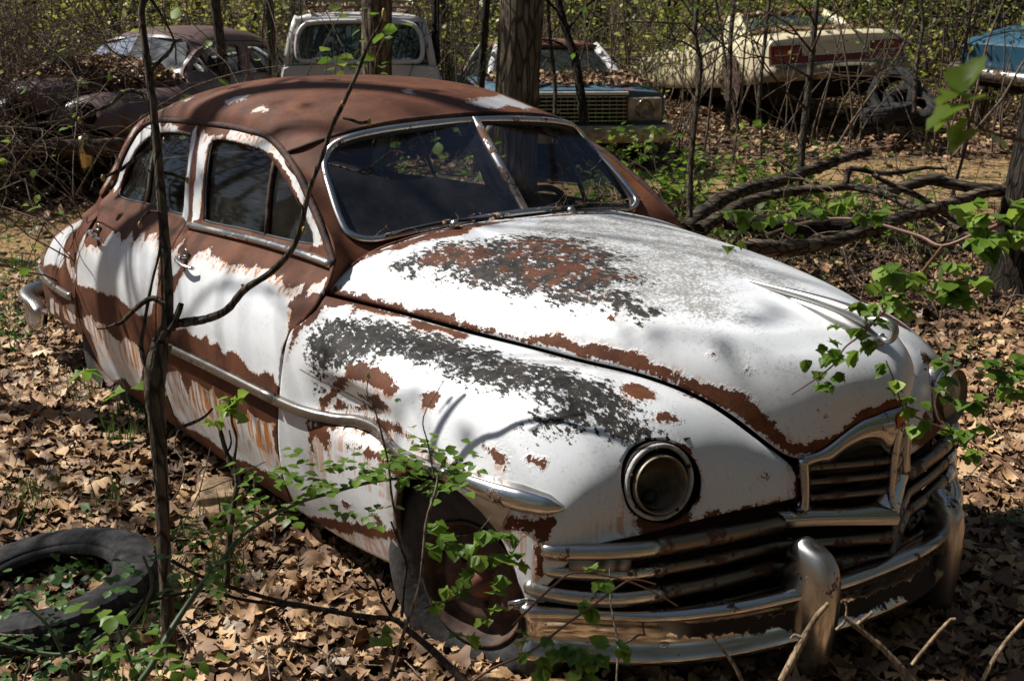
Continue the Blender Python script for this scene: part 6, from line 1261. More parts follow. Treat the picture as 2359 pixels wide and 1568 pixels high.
# --- the forked sapling in front of the doors
dS=3.22
P0=[(392,1520),(386,1400),(379,1300),(373,1150),(364,1000),(356,900),(360,840),(372,790)]
left=[(366,800),(378,765),(386,735),(382,600),(371,450),(354,262),(338,140),(326,40),(328,0),(331,-70)]
rightb=[(362,800),(390,752),(430,742),(475,735),(522,714),(562,668),(620,630),(668,580),(690,530),(704,470),(716,425),(742,360),(765,290),(790,240),(822,170),(850,100),(872,65),(884,35)]
t,b0=px_tree('forked_sapling',P0,[3.30,3.28,3.26,3.24,3.22,3.2,3.2,3.2],[.022,.020,.019,.019,.022,.029,.033,.028],'forked dark sapling rising in front of the near doors',M['bark_sap'],sub=[
 (left,3.2,[.020,.018,.016,.014,.012,.010,.009,.008]),
 (rightb,[3.2,3.2,3.2,3.19,3.18,3.16,3.15,3.12,3.1,3.08,3.06,3.05,3.03,3.0,2.98,2.95,2.93,2.92],[.019,.014,.012,.0105,.0095,.0085,.008,.007,.0065,.006,.005,.0045,.004]),
 ([(392,760),(402,740),(412,715),(418,698)],3.19,[.012,.009,.008]),([(564,668),(560,660),(557,655)],3.16,[.006,.004]),
 ([(352,262),(335,224),(318,212),(292,211),(270,226),(255,241),(228,252),(205,263),(183,278),(160,270),(143,262)],3.2,[.009,.007,.006,.005,.004,.002]),
 ([(345,180),(352,160),(372,138),(392,118),(402,98),(418,92)],3.2,[.006,.005,.003]),([(342,150),(362,145),(388,128)],3.2,[.004,.003]),
 ([(330,8),(345,-2),(362,20),(380,50),(402,98),(405,150)],3.22,[.006,.005,.003,.002]),
 ([(354,305),(352,330),(342,345),(311,366),(278,391),(255,402),(237,410)],3.2,[.009,.007,.006,.005,.003]),
 ([(378,700),(352,687),(325,700),(301,722),(280,742),(266,747),(245,755),(224,757)],3.19,[.008,.008,.007,.006,.004,.003]),
 ([(350,860),(335,840),(328,815),(325,790),(332,750),(340,700),(352,640),(365,590),(372,540)],3.19,[.008,.007,.005,.004,.003]),
 ([(372,490),(345,488),(330,500),(322,518)],3.19,[.005,.004,.003]),([(375,400),(360,408),(350,402),(340,390)],3.2,[.003,.0025,.002]),
 ([(376,398),(398,402),(415,408),(432,416)],3.2,[.005,.004,.004]),
 ([(755,378),(790,386),(823,396),(842,388),(862,394),(840,402),(815,390)],3.03,[.003,.0025,.002]),([(842,396),(870,372),(900,350),(918,352)],3.03,[.002,.0015]),
 ([(790,272),(812,278),(830,284),(850,281)],3.0,[.004,.004,.005]),([(700,480),(690,470),(682,455)],3.07,[.005,.003]),
 ([(340,1010),(322,1020),(300,1018),(272,1032),(250,1022)],3.22,[.005,.004,.004]),
 ([(380,1010),(400,990),(440,975),(470,960),(490,940)],3.22,[.006,.005,.003])])
for k,(a,b,dp,an) in enumerate([(884,35,2.92,0),(850,281,3.0,1),(183,278,3.2,1),(432,416,3.2,1),(322,518,3.19,1),(790,240,3.0,1),(700,530,3.08,1),(250,1022,3.22,1),(237,410,3.2,1)]):
    q=PX([(a,b)],[dp],1)[0]-b0;V,F=ellip((0,0,0),(.006,.006,.017 if an==0 else .010),8,6);mesh('bud',np.array(V)+q,F,M['bud'],t)
# --- thin sapling below the front door
t,b1=px_tree('thin_sapling',[(522,1345),(524,1290),(530,1215),(540,1150),(547,1107),(535,1075),(522,1045),(512,1010),(503,975)],2.98,[.009,.0085,.008,.007,.009,.008,.006,.005],'thin grey sapling with furled buds beside the front door sill',M['bark_sap'],sub=[([(545,1110),(540,1060),(545,1010),(535,975),(533,955)],2.97,[.005,.003,.003]),([(522,1045),(532,1020),(528,990)],2.98,[.003,.002])])
def rosette(name_parent,a,b,dp,n,size,mat,V=None,F=None,off=np.zeros(3),tilt=.6,down=0,nm='leaf_cluster'):
    V=GLV if V is None else V;F=GLF if F is None else F;q=PX([(a,b)],[dp],1)[0]-off;az=np.linspace(0,6.28,n,endpoint=False)+RNG.uniform(0,6)
    return q,az
class Leafy:
    """collects leaves of one plant (positions relative to its base)"""
    def __init__(s,V,F): s.V=V;s.F=F;s.P=[];s.R=[];s.S=[];s.C=[]
    def add(s,pos,az,tilt,taz,size,lc): s.P.append(pos);s.R.append(rotm(np.array([az]),np.array([tilt]),np.array([taz]))[0]);s.S.append(size);s.C.append(lc)
    def compound(s,pos,d,n=3,size=.05,lc=.5,droop=.4,L=0):
        """n leaflets fanned about direction d (horizontal azimuth), blades drooping"""
        d=float(d)
        for i in range(n):
            f=0 if i==0 else ((i+1)//2)*(1 if i%2 else -1);az=d+f*RNG.uniform(.8,1.1);tl=droop+RNG.normal(0,.25)
            s.add(np.array(pos)+L*np.array([math.cos(az),math.sin(az),0])*0,az,tl,az+math.pi/2,size*(1 if i==0 else RNG.uniform(.7,.9)),np.clip(lc+RNG.normal(0,.18),0,1))
    def pinnate(s,P,n,size,lc=.5):
        """opposite leaflets along a path"""
        for i in range(1,n+1):
            u=i/n*(len(P)-1);k=min(int(u),len(P)-2);p=P[k]+(P[k+1]-P[k])*(u-k);d=P[k+1]-P[k];az=math.atan2(d[1],d[0])
            if i==n: s.add(p,az,RNG.normal(.2,.2),az+math.pi/2,size,np.clip(lc+RNG.normal(0,.15),0,1));break
            for sd in (-1,1): s.add(p,az+sd*RNG.uniform(.9,1.3),RNG.normal(.15,.3),az+sd*1.1+math.pi/2,size*RNG.uniform(.75,1.05),np.clip(lc+RNG.normal(0,.15),0,1))
    def build(s,name,mat,parent,**k): 
        return inst_mesh(name,s.V,s.F,np.array(s.P),np.array(s.R),np.array(s.S),mat,attrs={'lc':np.array(s.C)},parent=parent,smooth=True,**k)
SCR=np.array(rt),np.array(up)     # right/up of the photographer's view, to fan leaves as they hang in the open
def view_az(ang): d=SCR[0]*math.cos(ang)+np.array([HV[0],HV[1],0])*math.sin(ang);return math.atan2(d[1],d[0])
def plant(name,label,cat,stems,leaf,lmat,smat,lv='G',pinn=False,group=None):
    """stems: (px pts, depth, radii); leaf: (px, py, depth, n, size) compound leaf spots"""
    P=PX(stems[0][0],stems[0][1],4);b=P[0].copy();t=empty(name,tuple(b),label=label,cat=cat,group=group);T=Tubes(6)
    for pts,dp,r in stems: T.add(PX(pts,dp,4)-b,r,knob=.04)
    T.build('stem',smat,t);V,F=(GLV,GLF) if lv=='G' else (GRV,GRF);L=Leafy(V,F)
    for a,c,dp,n,sz in leaf:
        q=PX([(a,c)],[dp],1)[0]-b
        for k in range(n):
            d=RNG.uniform(0,6.28)
            if pinn:
                e=np.array([math.cos(d),math.sin(d),RNG.uniform(-.1,.8)]);Q=wander(q,e,sz*3.0,5,.12);L.pinnate(Q,RNG.integers(3,5),sz,.45)
            else: L.compound(q+RNG.normal(0,sz*.35,3),d,3,sz,RNG.uniform(.3,.75),RNG.uniform(.1,1.0))
    if L.P: L.build('leaves',lmat,t)
    return t
# furled leaves on the thin sapling
L=Leafy(GRV,GRF)
for a,c,n,sz in ((531,935,7,.022),(545,930,6,.022),(500,960,4,.018),(525,925,5,.02),(492,970,3,.016)):
    q=PX([(a,c)],[2.97],1)[0]-b1
    for k in range(n): L.add(q+RNG.normal(0,.012,3),RNG.uniform(0,6.28),RNG.uniform(.3,1.3),RNG.uniform(0,6.28),sz*1.6,.8)
L.build('leaves',M['leaf_new'],t)
# --- the green rose cane that arches over the front wheel
d=2.55
plant('rose_cane','arching green cane with pinnate leaves over the near front tyre','shrub',[([(322,1570),(350,1530),(400,1440),(462,1350),(520,1280),(560,1230),(620,1190),(690,1155),(760,1135),(830,1115),(900,1103),(960,1100)],[2.35,2.36,2.4,2.45,2.5,2.55,2.58,2.6,2.62,2.62,2.62,2.62],[.0075,.0065,.005,.003])],
 [(620,1120,2.58,5,.030),(640,1180,2.6,4,.030),(735,1090,2.6,4,.028),(745,1130,2.6,4,.028),(860,1080,2.62,5,.030),(900,1120,2.6,4,.028),(985,1055,2.6,5,.030),(1020,1100,2.6,5,.030),(940,1090,2.6,3,.028),(560,1180,2.57,3,.027),(470,1240,2.5,3,.026),(480,1330,2.45,3,.025),(830,1180,2.58,3,.026),(1010,1140,2.6,3,.026)],M['leaf_new'],M['cane'],pinn=True)
# twigs rising in front of the fender
plant('leafless_seedling','pale leafless seedling before the dented fender','seedling',[([(945,1330),(905,1160),(893,1060),(862,940),(845,905),(850,858)],2.62,[.003,.0025,.0018,.0012]),([(893,1060),(880,1000),(868,960)],2.62,[.002,.001]),([(1000,1100),(985,1020),(975,960),(1020,880)],2.6,[.002,.001]),([(862,940),(800,905),(740,878),(690,850)],2.62,[.0015,.001])],[(850,856,2.62,2,.012),(905,915,2.6,1,.014)],M['leaf_new'],M['twig'])
# --- vines with lobed leaves at the front wheel and bumper
plant('bramble_vine','leafy vine climbing the near front wheel','vine',[([(898,1560),(935,1440),(966,1350),(975,1270),(982,1200),(1003,1130),(1010,1090)],2.36,[.004,.0035,.003,.0025]),([(975,1270),(1010,1250),(1045,1235),(1090,1230),(1110,1215),(1130,1190)],2.36,[.002,.0015,.001]),([(975,1400),(1020,1385),(1070,1370),(1110,1345),(1160,1300),(1200,1240)],2.36,[.002,.0012]),([(1010,1230),(1060,1290),(1085,1340),(1100,1390)],2.36,[.0015,.001])],
 [(990,1215,2.36,3,.038),(1045,1260,2.36,2,.036),(1110,1225,2.36,3,.035),(1085,1290,2.35,3,.036),(1120,1270,2.35,3,.036),(1175,1265,2.35,4,.038),(1078,1330,2.35,2,.034),(1145,1380,2.35,4,.034),(1010,1390,2.36,1,.03),(1060,1345,2.36,2,.03),(1190,1280,2.34,2,.034),(1155,1330,2.34,2,.03),(1060,1460,2.3,2,.038),(880,1450,2.4,2,.036)],M['leaf_new'],M['twig'],'R')
plant('bramble_vine','leafy vine trailing across the front bumper','vine',[([(1060,1590),(1130,1540),(1220,1500),(1300,1440),(1370,1390),(1440,1340),(1470,1335),(1510,1345)],2.18,[.003,.0025,.002,.0015]),([(1180,1440),(1220,1400),(1290,1335),(1330,1318),(1420,1330),(1500,1360),(1560,1395)],2.2,[.0025,.002,.0015])],
 [(1280,1500,2.18,3,.034),(1330,1490,2.18,3,.034),(1350,1520,2.18,4,.036),(1250,1520,2.18,2,.034),(1430,1490,2.18,2,.034),(1340,1400,2.2,2,.032),(1390,1330,2.2,3,.036),(1210,1460,2.2,2,.03),(1330,1555,2.15,3,.034),(1230,1490,2.18,2,.03)],M['leaf_new'],M['cane_red'],'R')
# --- bramble along the right: a cane that arches in from the edge and another hanging over the grille
_F=lambda *p:[((1900+x/2.129)/1.2757,(600+y/2.129)/1.2757) for x,y in p]
_fl=[(x,y,n,sz) for x,y,n,sz in ((540,20,2,.05),(590,95,2,.045),(690,130,1,.035),(820,100,2,.036),(880,110,2,.036),(1000,15,2,.046),(1030,50,2,.04),(1250,10,2,.04),(1300,60,2,.04),(1430,90,2,.04),(1520,80,1,.04),(2050,15,2,.05),(2110,60,2,.05),(2160,190,2,.055),(2040,230,2,.05),(1980,120,2,.045),(2240,150,2,.055),(2310,60,2,.055),(2330,200,2,.05),(540,260,2,.032),(1900,350,1,.04))]
_f2=[(x,y,n,sz) for x,y,n,sz in ((1350,680,2,.036),(1420,700,2,.036),(1350,850,2,.042),(1430,860,2,.042),(1170,830,2,.032),(1130,860,2,.032),(1150,940,3,.038),(1070,1030,2,.028),(1210,1060,2,.028),(1130,1120,2,.030),(1480,490,3,.046),(1560,440,2,.046),(1650,390,3,.046),(1700,500,3,.045),(1640,540,2,.045),(1550,600,2,.042),(1500,600,2,.042),(1900,430,3,.05),(1950,480,3,.055),(1870,520,2,.05),(1940,560,2,.05),(1600,650,2,.038))]
plant('bramble_bush','bramble arching in from the right edge over the fallen branches','bramble',[(_F((2520,-10),(2359,60),(2200,130),(2050,190),(1850,262),(1720,205),(1560,155),(1420,115),(1270,92),(1130,92),(1000,112),(860,150),(740,195)),[2.5,2.55,2.6,2.65,2.7,2.75,2.8,2.85,2.9,2.95,3.0,3.05,3.05],[.006,.005,.004,.0025]),(_F((1850,262),(1780,350),(1700,450),(1600,560),(1530,640),(1450,700),(1380,780),(1310,840),(1235,900),(1180,990),(1100,1060),(1000,1130),(905,1190)),[2.7,2.66,2.62,2.58,2.54,2.5,2.46,2.42,2.4,2.38,2.36,2.35,2.35],[.004,.003,.002,.0015])],
 [(_F((x,y))[0]+(2.95-.2*(x>1200)-.2*(x>1900),n,sz)) for x,y,n,sz in _fl]+[(_F((x,y))[0]+(2.36+max(0,(x-1200))/700*.28,n,sz)) for x,y,n,sz in _f2],M['leaf_new'],M['cane_red'],'R')
plant('bramble_vine','leafy vine hanging round the far headlight','vine',[([(2420,1180),(2330,1080),(2270,1040),(2200,1000),(2110,960),(2080,940),(2060,880),(2040,830)],[2.5,2.6,2.7,2.75,2.75,2.72,2.7,2.7],[.003,.0025,.0015]),([(2200,1000),(2160,950),(2150,900)],2.75,[.002,.001])],
 [(2050,840,2.7,2,.034),(2060,880,2.7,2,.034),(2095,935,2.72,3,.040),(2130,960,2.75,2,.036),(2180,900,2.72,2,.04),(2160,870,2.72,2,.036),(2250,930,2.7,3,.04),(2245,1000,2.7,3,.04),(2200,1000,2.75,2,.036),(2230,1050,2.7,2,.036),(2280,840,2.9,3,.045),(2330,860,2.9,3,.045),(2350,900,2.9,3,.045),(2350,820,3.0,3,.05)],M['leaf_new'],M['cane_red'],'R')
# the young maple tip hanging close by at upper right
plant('maple_sprig','soft yellow-green sprig hanging close by at the upper right','sprig',[([(2460,345),(2358,325),(2280,305),(2230,270),(2215,230)],[1.15,1.15,1.15,1.15,1.15],[.0022,.0018,.001])],[],M['leaf_new'],M['cane_red'])
sp=bpy.data.objects['maple_sprig'];L=Leafy(GRV,GRF);b2=np.array(sp.location)
for a,c,az,tl,sz in ((2225,215,view_az(1.9),.2,.042),(2215,235,view_az(.2),-.2,.038),(2235,245,view_az(3.3),.3,.050),(2240,270,view_az(3.0),.9,.040),(2225,205,view_az(.6),-1.1,.040),(2228,240,view_az(2.5),.8,.042),(2262,300,view_az(3.4),.4,.040),(2270,300,view_az(-.1),.6,.035),(2210,215,view_az(1.2),-.9,.035)):
    L.add(PX([(a,c)],[1.15],1)[0]-b2,az,tl,az+math.pi/2,sz,.8)
L.build('leaves',M['leaf_new'],sp)
# bottom-left bramble
bl=[]
for a,c in ((40,1410),(90,1350),(120,1330),(170,1400),(200,1330),(240,1360),(60,1500),(100,1540),(170,1510),(240,1480),(270,1440),(30,1540),(300,1510),(260,1330),(330,1330),(360,1350),(380,1420),(330,1290),(300,1290),(400,1310),(150,1440),(220,1550)): bl.append((a,c,2.45+.2*RNG.random(),1 if a>180 else 2,.022))
plant('bramble_bush','low leafy bramble growing through the flat tyre','bramble',[([(180,1620),(150,1520),(110,1440),(60,1390),(20,1340)],2.5,[.005,.003]),([(200,1620),(260,1500),(330,1400),(350,1340),(330,1280)],2.5,[.005,.003]),([(0,1480),(80,1500),(170,1500),(280,1430),(330,1380)],2.5,[.004,.003])],bl,M['leaf_deep'],M['cane'],pinn=True)
plant('rose_cane','bright leafy shoots at the bottom edge near the flat tyre','shrub',[([(330,1620),(300,1520),(270,1440)],2.2,[.004,.003])],[(270,1430,2.2,2,.034),(290,1540,2.15,1,.034),(360,1550,2.15,2,.036),(400,1570,2.15,1,.036)],M['leaf_new'],M['cane'],pinn=True)
plant('broad_leaf_seedling','seedling with three broad serrated leaves left of the forked sapling','seedling',[([(300,960),(290,900),(280,870)],3.4,[.003,.002])],[],M['leaf_new'],M['cane'])
bs=bpy.data.objects['broad_leaf_seedling'];L=Leafy(GRV,GRF);b3=np.array(bs.location)
for a,c,az,tl,sz in ((300,895,view_az(.15),.1,.11),(290,900,view_az(3.2),.35,.085),(195,855,view_az(.4),.3,.06),(195,855,view_az(3.6),.5,.06),(200,850,view_az(2.0),.9,.05)):
    L.add(PX([(a,c)],[3.4],1)[0]-b3,az,tl,az+math.pi/2,sz,.6)
L.build('leaves',M['leaf_new'],bs)
# ragged dark canes lying over the leaves at the bottom
def deadstick(name,label,sets,mat,group=None,cat='branch'):
    P=PX(sets[0][0],sets[0][1],5);b=P[0].copy();t=Tubes(7)
    for pts,dp,r in sets: t.add(PX(pts,dp,5)-b,r,knob=.07)
    o=t.build(name,mat);o.location=b;tagged(o,label,cat,group);return o
deadstick('fallen_cane','long dark cane sweeping over the leaves below the front wheel',[([(395,1290),(470,1330),(560,1360),(650,1385),(730,1400),(830,1418),(905,1425),(940,1450),(1000,1500),(1080,1580)],[2.5,2.5,2.5,2.48,2.45,2.42,2.4,2.36,2.3,2.2],[.004,.005,.006,.008]),([(905,1425),(880,1380),(860,1330),(800,1270)],2.42,[.004,.003,.002]),([(925,1420),(930,1350),(935,1300),(915,1240),(900,1200)],2.42,[.0035,.003,.002]),([(300,1395),(400,1370),(470,1360),(560,1380),(660,1395)],2.5,[.003,.004])],M['twig_dk'])
deadstick('dead_stem','pale dead stem leaning on the near bumper guard',[([(1800,1568),(1830,1510),(1850,1470),(1880,1420),(1908,1388)],2.2,[.008,.007,.006,.004]),([(1850,1470),(1830,1462),(1820,1470)],2.2,[.004,.002])],M['twig_pale'],'dead stems in front of the bumper')
deadstick('dead_stem','branched pale dead stem before the middle of the bumper',[([(2130,1600),(2070,1530),(2020,1480),(1970,1440),(1945,1420)],2.15,[.007,.006,.004]),([(1970,1440),(1990,1425),(2010,1408)],2.15,[.004,.003]),([(1925,1450),(1945,1430),(1950,1400),(1945,1385)],2.18,[.003,.002]),([(1990,1460),(1985,1440),(1980,1425)],2.15,[.003,.002])],M['twig_pale'],'dead stems in front of the bumper')
deadstick('dead_stem','straight pale straw leaning under the bumper left of the near guard',[([(1715,1580),(1690,1530),(1660,1490),(1636,1458)],2.15,[.004,.0025])],M['twig_pale'],'dead stems in front of the bumper')
deadstick('dead_stem','thin grey dead stem by the bottom right corner',[([(2250,1590),(2300,1500),(2358,1430),(2420,1380)],2.2,[.005,.004,.003]),([(2100,1530),(2140,1480),(2185,1430),(2200,1425)],2.2,[.004,.003])],M['twig_pale'],'dead stems in front of the bumper')
# --- fallen limbs right of the car
C3=lambda *p:[((1900+x/2.129)/1.2757,(y/2.129)/1.2757) for x,y in p]
F6_=lambda *p:[((1900+x/2.129)/1.2757,(600+y/2.129)/1.2757) for x,y in p]
deadstick('fallen_limb','long weathered fallen limb with a broken pale end',[(C3((240,1440),(360,1330),(480,1240),(600,1190),(720,1160),(860,1125),(1000,1070),(1130,1030),(1250,985),(1390,950)),[8.1,8.2,8.3,8.4,8.5,8.6,8.7,8.8,8.9,9.0],[0.063,0.059,0.053,0.049,0.043,0.038,0.038])],M['logwood'],'fallen limbs beyond the hood')
deadstick('fallen_limb','forked fallen limb lying under the long limb',[(C3((330,1440),(470,1350),(620,1270),(780,1220),(950,1195),(1120,1180),(1260,1170),(1400,1190),(1520,1230),(1650,1290),(1800,1360),(1960,1440)),[8.0,8.1,8.2,8.2,8.3,8.3,8.3,8.2,8.1,8.0,7.8,7.6],[0.053,0.041,0.034,0.030,0.030,0.026,0.023]),(C3((1240,1180),(1250,1120),(1270,1060),(1330,1060),(1450,1085),(1600,1075),(1750,1050),(1880,1060)),8.3,[0.026,0.023,0.020,0.018,0.015,0.009])],M['logwood'],'fallen limbs beyond the hood')
deadstick('fallen_limb','thick bent fallen limb reaching the trunk at the right edge',[(C3((1450,1205),(1560,1180),(1680,1145),(1780,1125),(1900,1150),(2050,1180),(2200,1195),(2420,1210)),8.2,[0.049,0.045,0.045,0.041,0.045,0.049])],M['logwood'],'fallen limbs beyond the hood')
deadstick('fallen_limb','blackened log lying flat behind the hood',[(C3((490,1395),(700,1395),(900,1410),(1100,1420),(1300,1430),(1450,1450)),8.0,[0.055,0.059,0.063,0.059,0.045])],M['logdark'],'fallen limbs beyond the hood')
deadstick('fallen_limb','crooked lower limb rising from beside the hood to the right',[(F6_((560,270),(700,265),(860,280),(1000,262),(1160,235),(1300,190),(1450,140),(1600,80),(1750,40),(1900,0),(2060,-60),(2250,-90)),[7.0,7.1,7.2,7.3,7.35,7.4,7.5,7.6,7.7,7.8,7.9,8.0],[0.045,0.049,0.045,0.041,0.041,0.041,0.038])],M['logwood'],'fallen limbs beyond the hood')
deadstick('fallen_limb','straight thin limb crossing the others on a slant',[(C3((1410,1095),(1560,1170),(1700,1230),(1850,1330),(2000,1430)),7.8,[0.015,0.019,0.020,0.023]),(F6_((1900,60),(2050,140),(2200,200),(2400,300)),[7.4,7.3,7.2,7.0],[0.023,0.023,0.023])],M['logwood'],'fallen limbs beyond the hood')
T=Tubes(5);cen=PX([(2150,480)],[8.2],1)[0]
for k in range(150):
    a=RNG.uniform(1560,2358);bb=RNG.uniform(300,640);D=RNG.uniform(7,10.5);q=at_px(a,bb,D);z=float(GZ(*q));u=RNG.random();
    dd=(RNG.normal(0,.6),RNG.normal(0,.6),RNG.uniform(.1,1.3) if u<.6 else RNG.uniform(-.05,.2));branchy(T,(q[0],q[1],z),dd,RNG.uniform(.3,1.1),RNG.uniform(.003,.009),1,7,.3,0,2)
o=T.build('dead_twigs',M['twig']);tagged(o,'tangle of dead twigs sticking up around the fallen limbs','twigs',kind='stuff')
# scattered twigs in the litter everywhere near
T=Tubes(4)
for k in range(420):
    D=RNG.uniform(1.9,9);S=RNG.uniform(-.5,.5)*D;q=WH(D,S)
    if abs(q[1])<.9 and -4<q[0]<.9: continue
    a=RNG.uniform(0,6.28);z=float(GZ(*q))+.05;branchy(T,(q[0],q[1],z),(math.cos(a),math.sin(a),RNG.uniform(-.02,.12)),RNG.uniform(.15,.6),RNG.uniform(.0018,.0045),1,6,.2,-.01,1)
o=T.build('litter_twigs',M['twig']);tagged(o,'small fallen twigs lying in the leaf litter','twigs',kind='stuff')
# rock
def rock():
    q=GP(503,1180);bm=bmesh.new();bmesh.ops.create_icosphere(bm,subdivisions=4,radius=1)
    for v in bm.verts:
        c=v.co;n=.16*math.sin(c.x*4+1)*math.cos(c.y*3)+.10*math.sin(c.z*7+c.x*5);c*=1+n;c.x*=.14;c.y*=.10;c.z*=.085
        if c.z>.05: c.z=.05+(c.z-.05)*.35
    me=bpy.data.meshes.new('rock');bm.to_mesh(me);bm.free();me.polygons.foreach_set('use_smooth',np.ones(len(me.polygons),bool));o=bpy.data.objects.new('rock',me);COL.objects.link(o);o.location=(q[0],q[1],float(GZ(q[0],q[1]))+.05);o.rotation_euler=(0,0,YAW+.3)
    me.materials.append(simple('tan_rock',(.34,.23,.13),.9,nscale=16,namp=.6,bump=.6));tagged(o,'flat-topped tan rock beside the front door sill','rock')
rock()
# --- slender stems standing right of the car (each traced at its own distance)
st=[([(1345,285),(1335,200),(1322,130),(1300,60),(1285,0),(1270,-80)],10.6,.040,'dark leaning trunk in front of the blue sedan','young_tree'),
 ([(1275,330),(1278,200),(1268,100),(1262,0),(1260,-80)],10.9,.018,'thin stem beside the leaning dark trunk','young_tree'),
 ([(1588,500),(1590,380),(1602,260),(1612,150),(1600,80),(1606,0),(1612,-80)],7.9,.020,'twisted twin vine stem left of the cream coupe','young_tree'),
 ([(1700,300),(1672,150),(1662,80),(1648,0),(1640,-60)],12.2,.016,'thin stem crossing the quarter panel of the cream coupe','young_tree'),
 ([(1675,300),(1680,200),(1682,100),(1690,0),(1694,-80)],11.6,.026,'straight stem at the left of the red tail panel','young_tree'),
 ([(1745,290),(1750,200),(1762,90),(1772,0),(1780,-80)],11.0,.020,'straight stem in front of the red tail panel','young_tree'),
 ([(1838,440),(1848,330),(1862,200),(1872,100),(1880,0),(1885,-90)],8.8,.028,'tallest pale stem crossing the cream coupe bumper','young_tree'),
 ([(2105,260),(2110,150),(2125,60),(2120,0),(2118,-80)],12.5,.022,'thin stem right of the cream coupe','young_tree'),
 ([(1980,330),(1985,250),(1975,180),(1995,90),(2010,0)],13.0,.012,'hair-thin stem by the right end of the cream bumper','young_tree'),
 ([(2190,460),(2230,300),(2215,180),(2230,60),(2240,-40)],9.5,.012,'thin bent stem near the pale blue car','young_tree')]
for pts,dp,r,lb,nm in st:
    P=PX(pts,dp,5);b=P[0].copy();t=empty(nm,tuple(b),label=lb,cat='tree',group='slender stems among the wrecks');T=Tubes(8);T.add(P-b,[r*1.15,r*.8],knob=.04)
    top=P[-1]-b;tips=[];
    if nm: 
        for k in range(7):
            i=RNG.integers(len(P)//3,len(P));a=RNG.uniform(0,6.28);branchy(T,P[i]-b,(math.cos(a),math.sin(a),.6),RNG.uniform(.4,1.3),r*.3+.002,1,7,.2,.02,3,tips)
        branchy(T,top,(.0,.0,1),2.5,r*.7,2,8,.15,.1,4,tips)
    T.build('trunk',M['bark_sap'] if r<.03 else M['bark_dark'],t)
    if tips: crown_leaves('crown',tips,90,.05,M['leaf_new'],t,.07)
cowl_debris()
# ------------------------------------------------------------------ leafy shrub before the cream coupe, wood all round
def shrub(name,label,cx,cy,D,w,h,nst,nl,mat,size,smat=None,group=None):
    q=at_px(cx,cy,D);z=float(GZ(*q));t=empty(name,(q[0],q[1],z),label=label,cat='shrub',group=group);T=Tubes(5);tips=[]
    for k in range(nst):
        a=RNG.uniform(0,6.28);o=np.array([RV[0],RV[1],0])*RNG.normal(0,w*.35)+np.array([HV[0],HV[1],0])*RNG.normal(0,.25);branchy(T,o,(math.cos(a)*.7,math.sin(a)*.7,RNG.uniform(.4,1.2)),h*RNG.uniform(.6,1.2),.006,1,8,.22,-.02,4,tips)
    T.build('stems',smat or M['twig'],t);crown_leaves('leaves',tips,nl,size,mat,t,.06,GLV,GLF,lc=lambda n:np.clip(RNG.normal(.6,.25,n),0,1));return t
for i,(cx,D,w,h,ns,nl) in enumerate([(1560,10.2,.8,.75,14,520),(1760,9.9,1.0,.75,18,700),(1900,9.6,.8,.7,12,420),(1470,11.2,.7,.7,10,380),(2050,9.4,.6,.5,8,200)]):
    shrub('leafy_shrub',['fresh green shrub before the nose of the blue sedan','dense fresh green shrub under the cream coupe','fresh green shrub under the right half of the cream coupe','fresh green shrub beside the bumper of the blue sedan','low fresh green shrub below the scrap tyres'][i],cx,0,D,w,h,ns,nl,M['leaf_new'],.075)
shrub('leafy_shrub','yellow-green sprigs in front of the wagon glass',790,0,9.3,.9,1.9,7,170,M['leaf_new'],.10)
shrub('leafy_shrub','yellow-green sprigs over the leaves of the left brush',150,0,6.0,1.4,1.9,7,80,M['leaf_new'],.06)
# grass tufts and green shoots
T=[];n=900;D=RNG.uniform(2.5,9,n);S=RNG.uniform(-.46,-.25,n)*D;cl=vnoise(D,S*3,.5,9)>.62;D,S=D[cl],S[cl];p=WH(D,S);n=len(p)
blade=np.array([[(-.03,0,0),(.03,0,0),(.02,.08,.5),(-.02,.08,.5),(0,.3,1),(0,.3,1)]]);bf=np.array([(0,1,2,3),(3,2,4,5)])
k=6;P=np.repeat(p,k,0)+RNG.normal(0,.025,(n*k,2));Z=GZ(P[:,0],P[:,1])+.02
inst_mesh('grass',blade,bf,np.c_[P,Z],rotm(RNG.uniform(0,6.28,n*k),np.abs(RNG.normal(0,.3,n*k)),RNG.uniform(0,6.28,n*k)),RNG.uniform(.06,.16,n*k),M['leaf_deep'],attrs={'lc':RNG.random(n*k)},kind='stuff',label='sparse green grass blades in the leaf litter',cat='grass')
# small seedling leaves dotted over the floor
n=1500;D=RNG.uniform(2,14,n);S=RNG.uniform(-.5,.5,n)*D;m_=vnoise(D*1.3,S*1.3,.8,12)>.58;p=WH(D[m_],S[m_]);p=p[~((np.abs(p[:,1])<1.05)&(p[:,0]>-4.2)&(p[:,0]<1))];n=len(p);k=5;P=np.repeat(p,k,0)+RNG.normal(0,.035,(n*k,2));Z=GZ(P[:,0],P[:,1])+RNG.uniform(.05,.14,n*k)
inst_mesh('seedling_leaves',GRV,GRF,np.c_[P,Z],rotm(RNG.uniform(0,6.28,n*k),np.abs(RNG.normal(.3,.4,n*k)),RNG.uniform(0,6.28,n*k)),RNG.uniform(.02,.045,n*k),M['leaf_deep'],attrs={'lc':RNG.random(n*k)},kind='stuff',label='tiny green seedlings coming up through the litter',cat='seedlings')
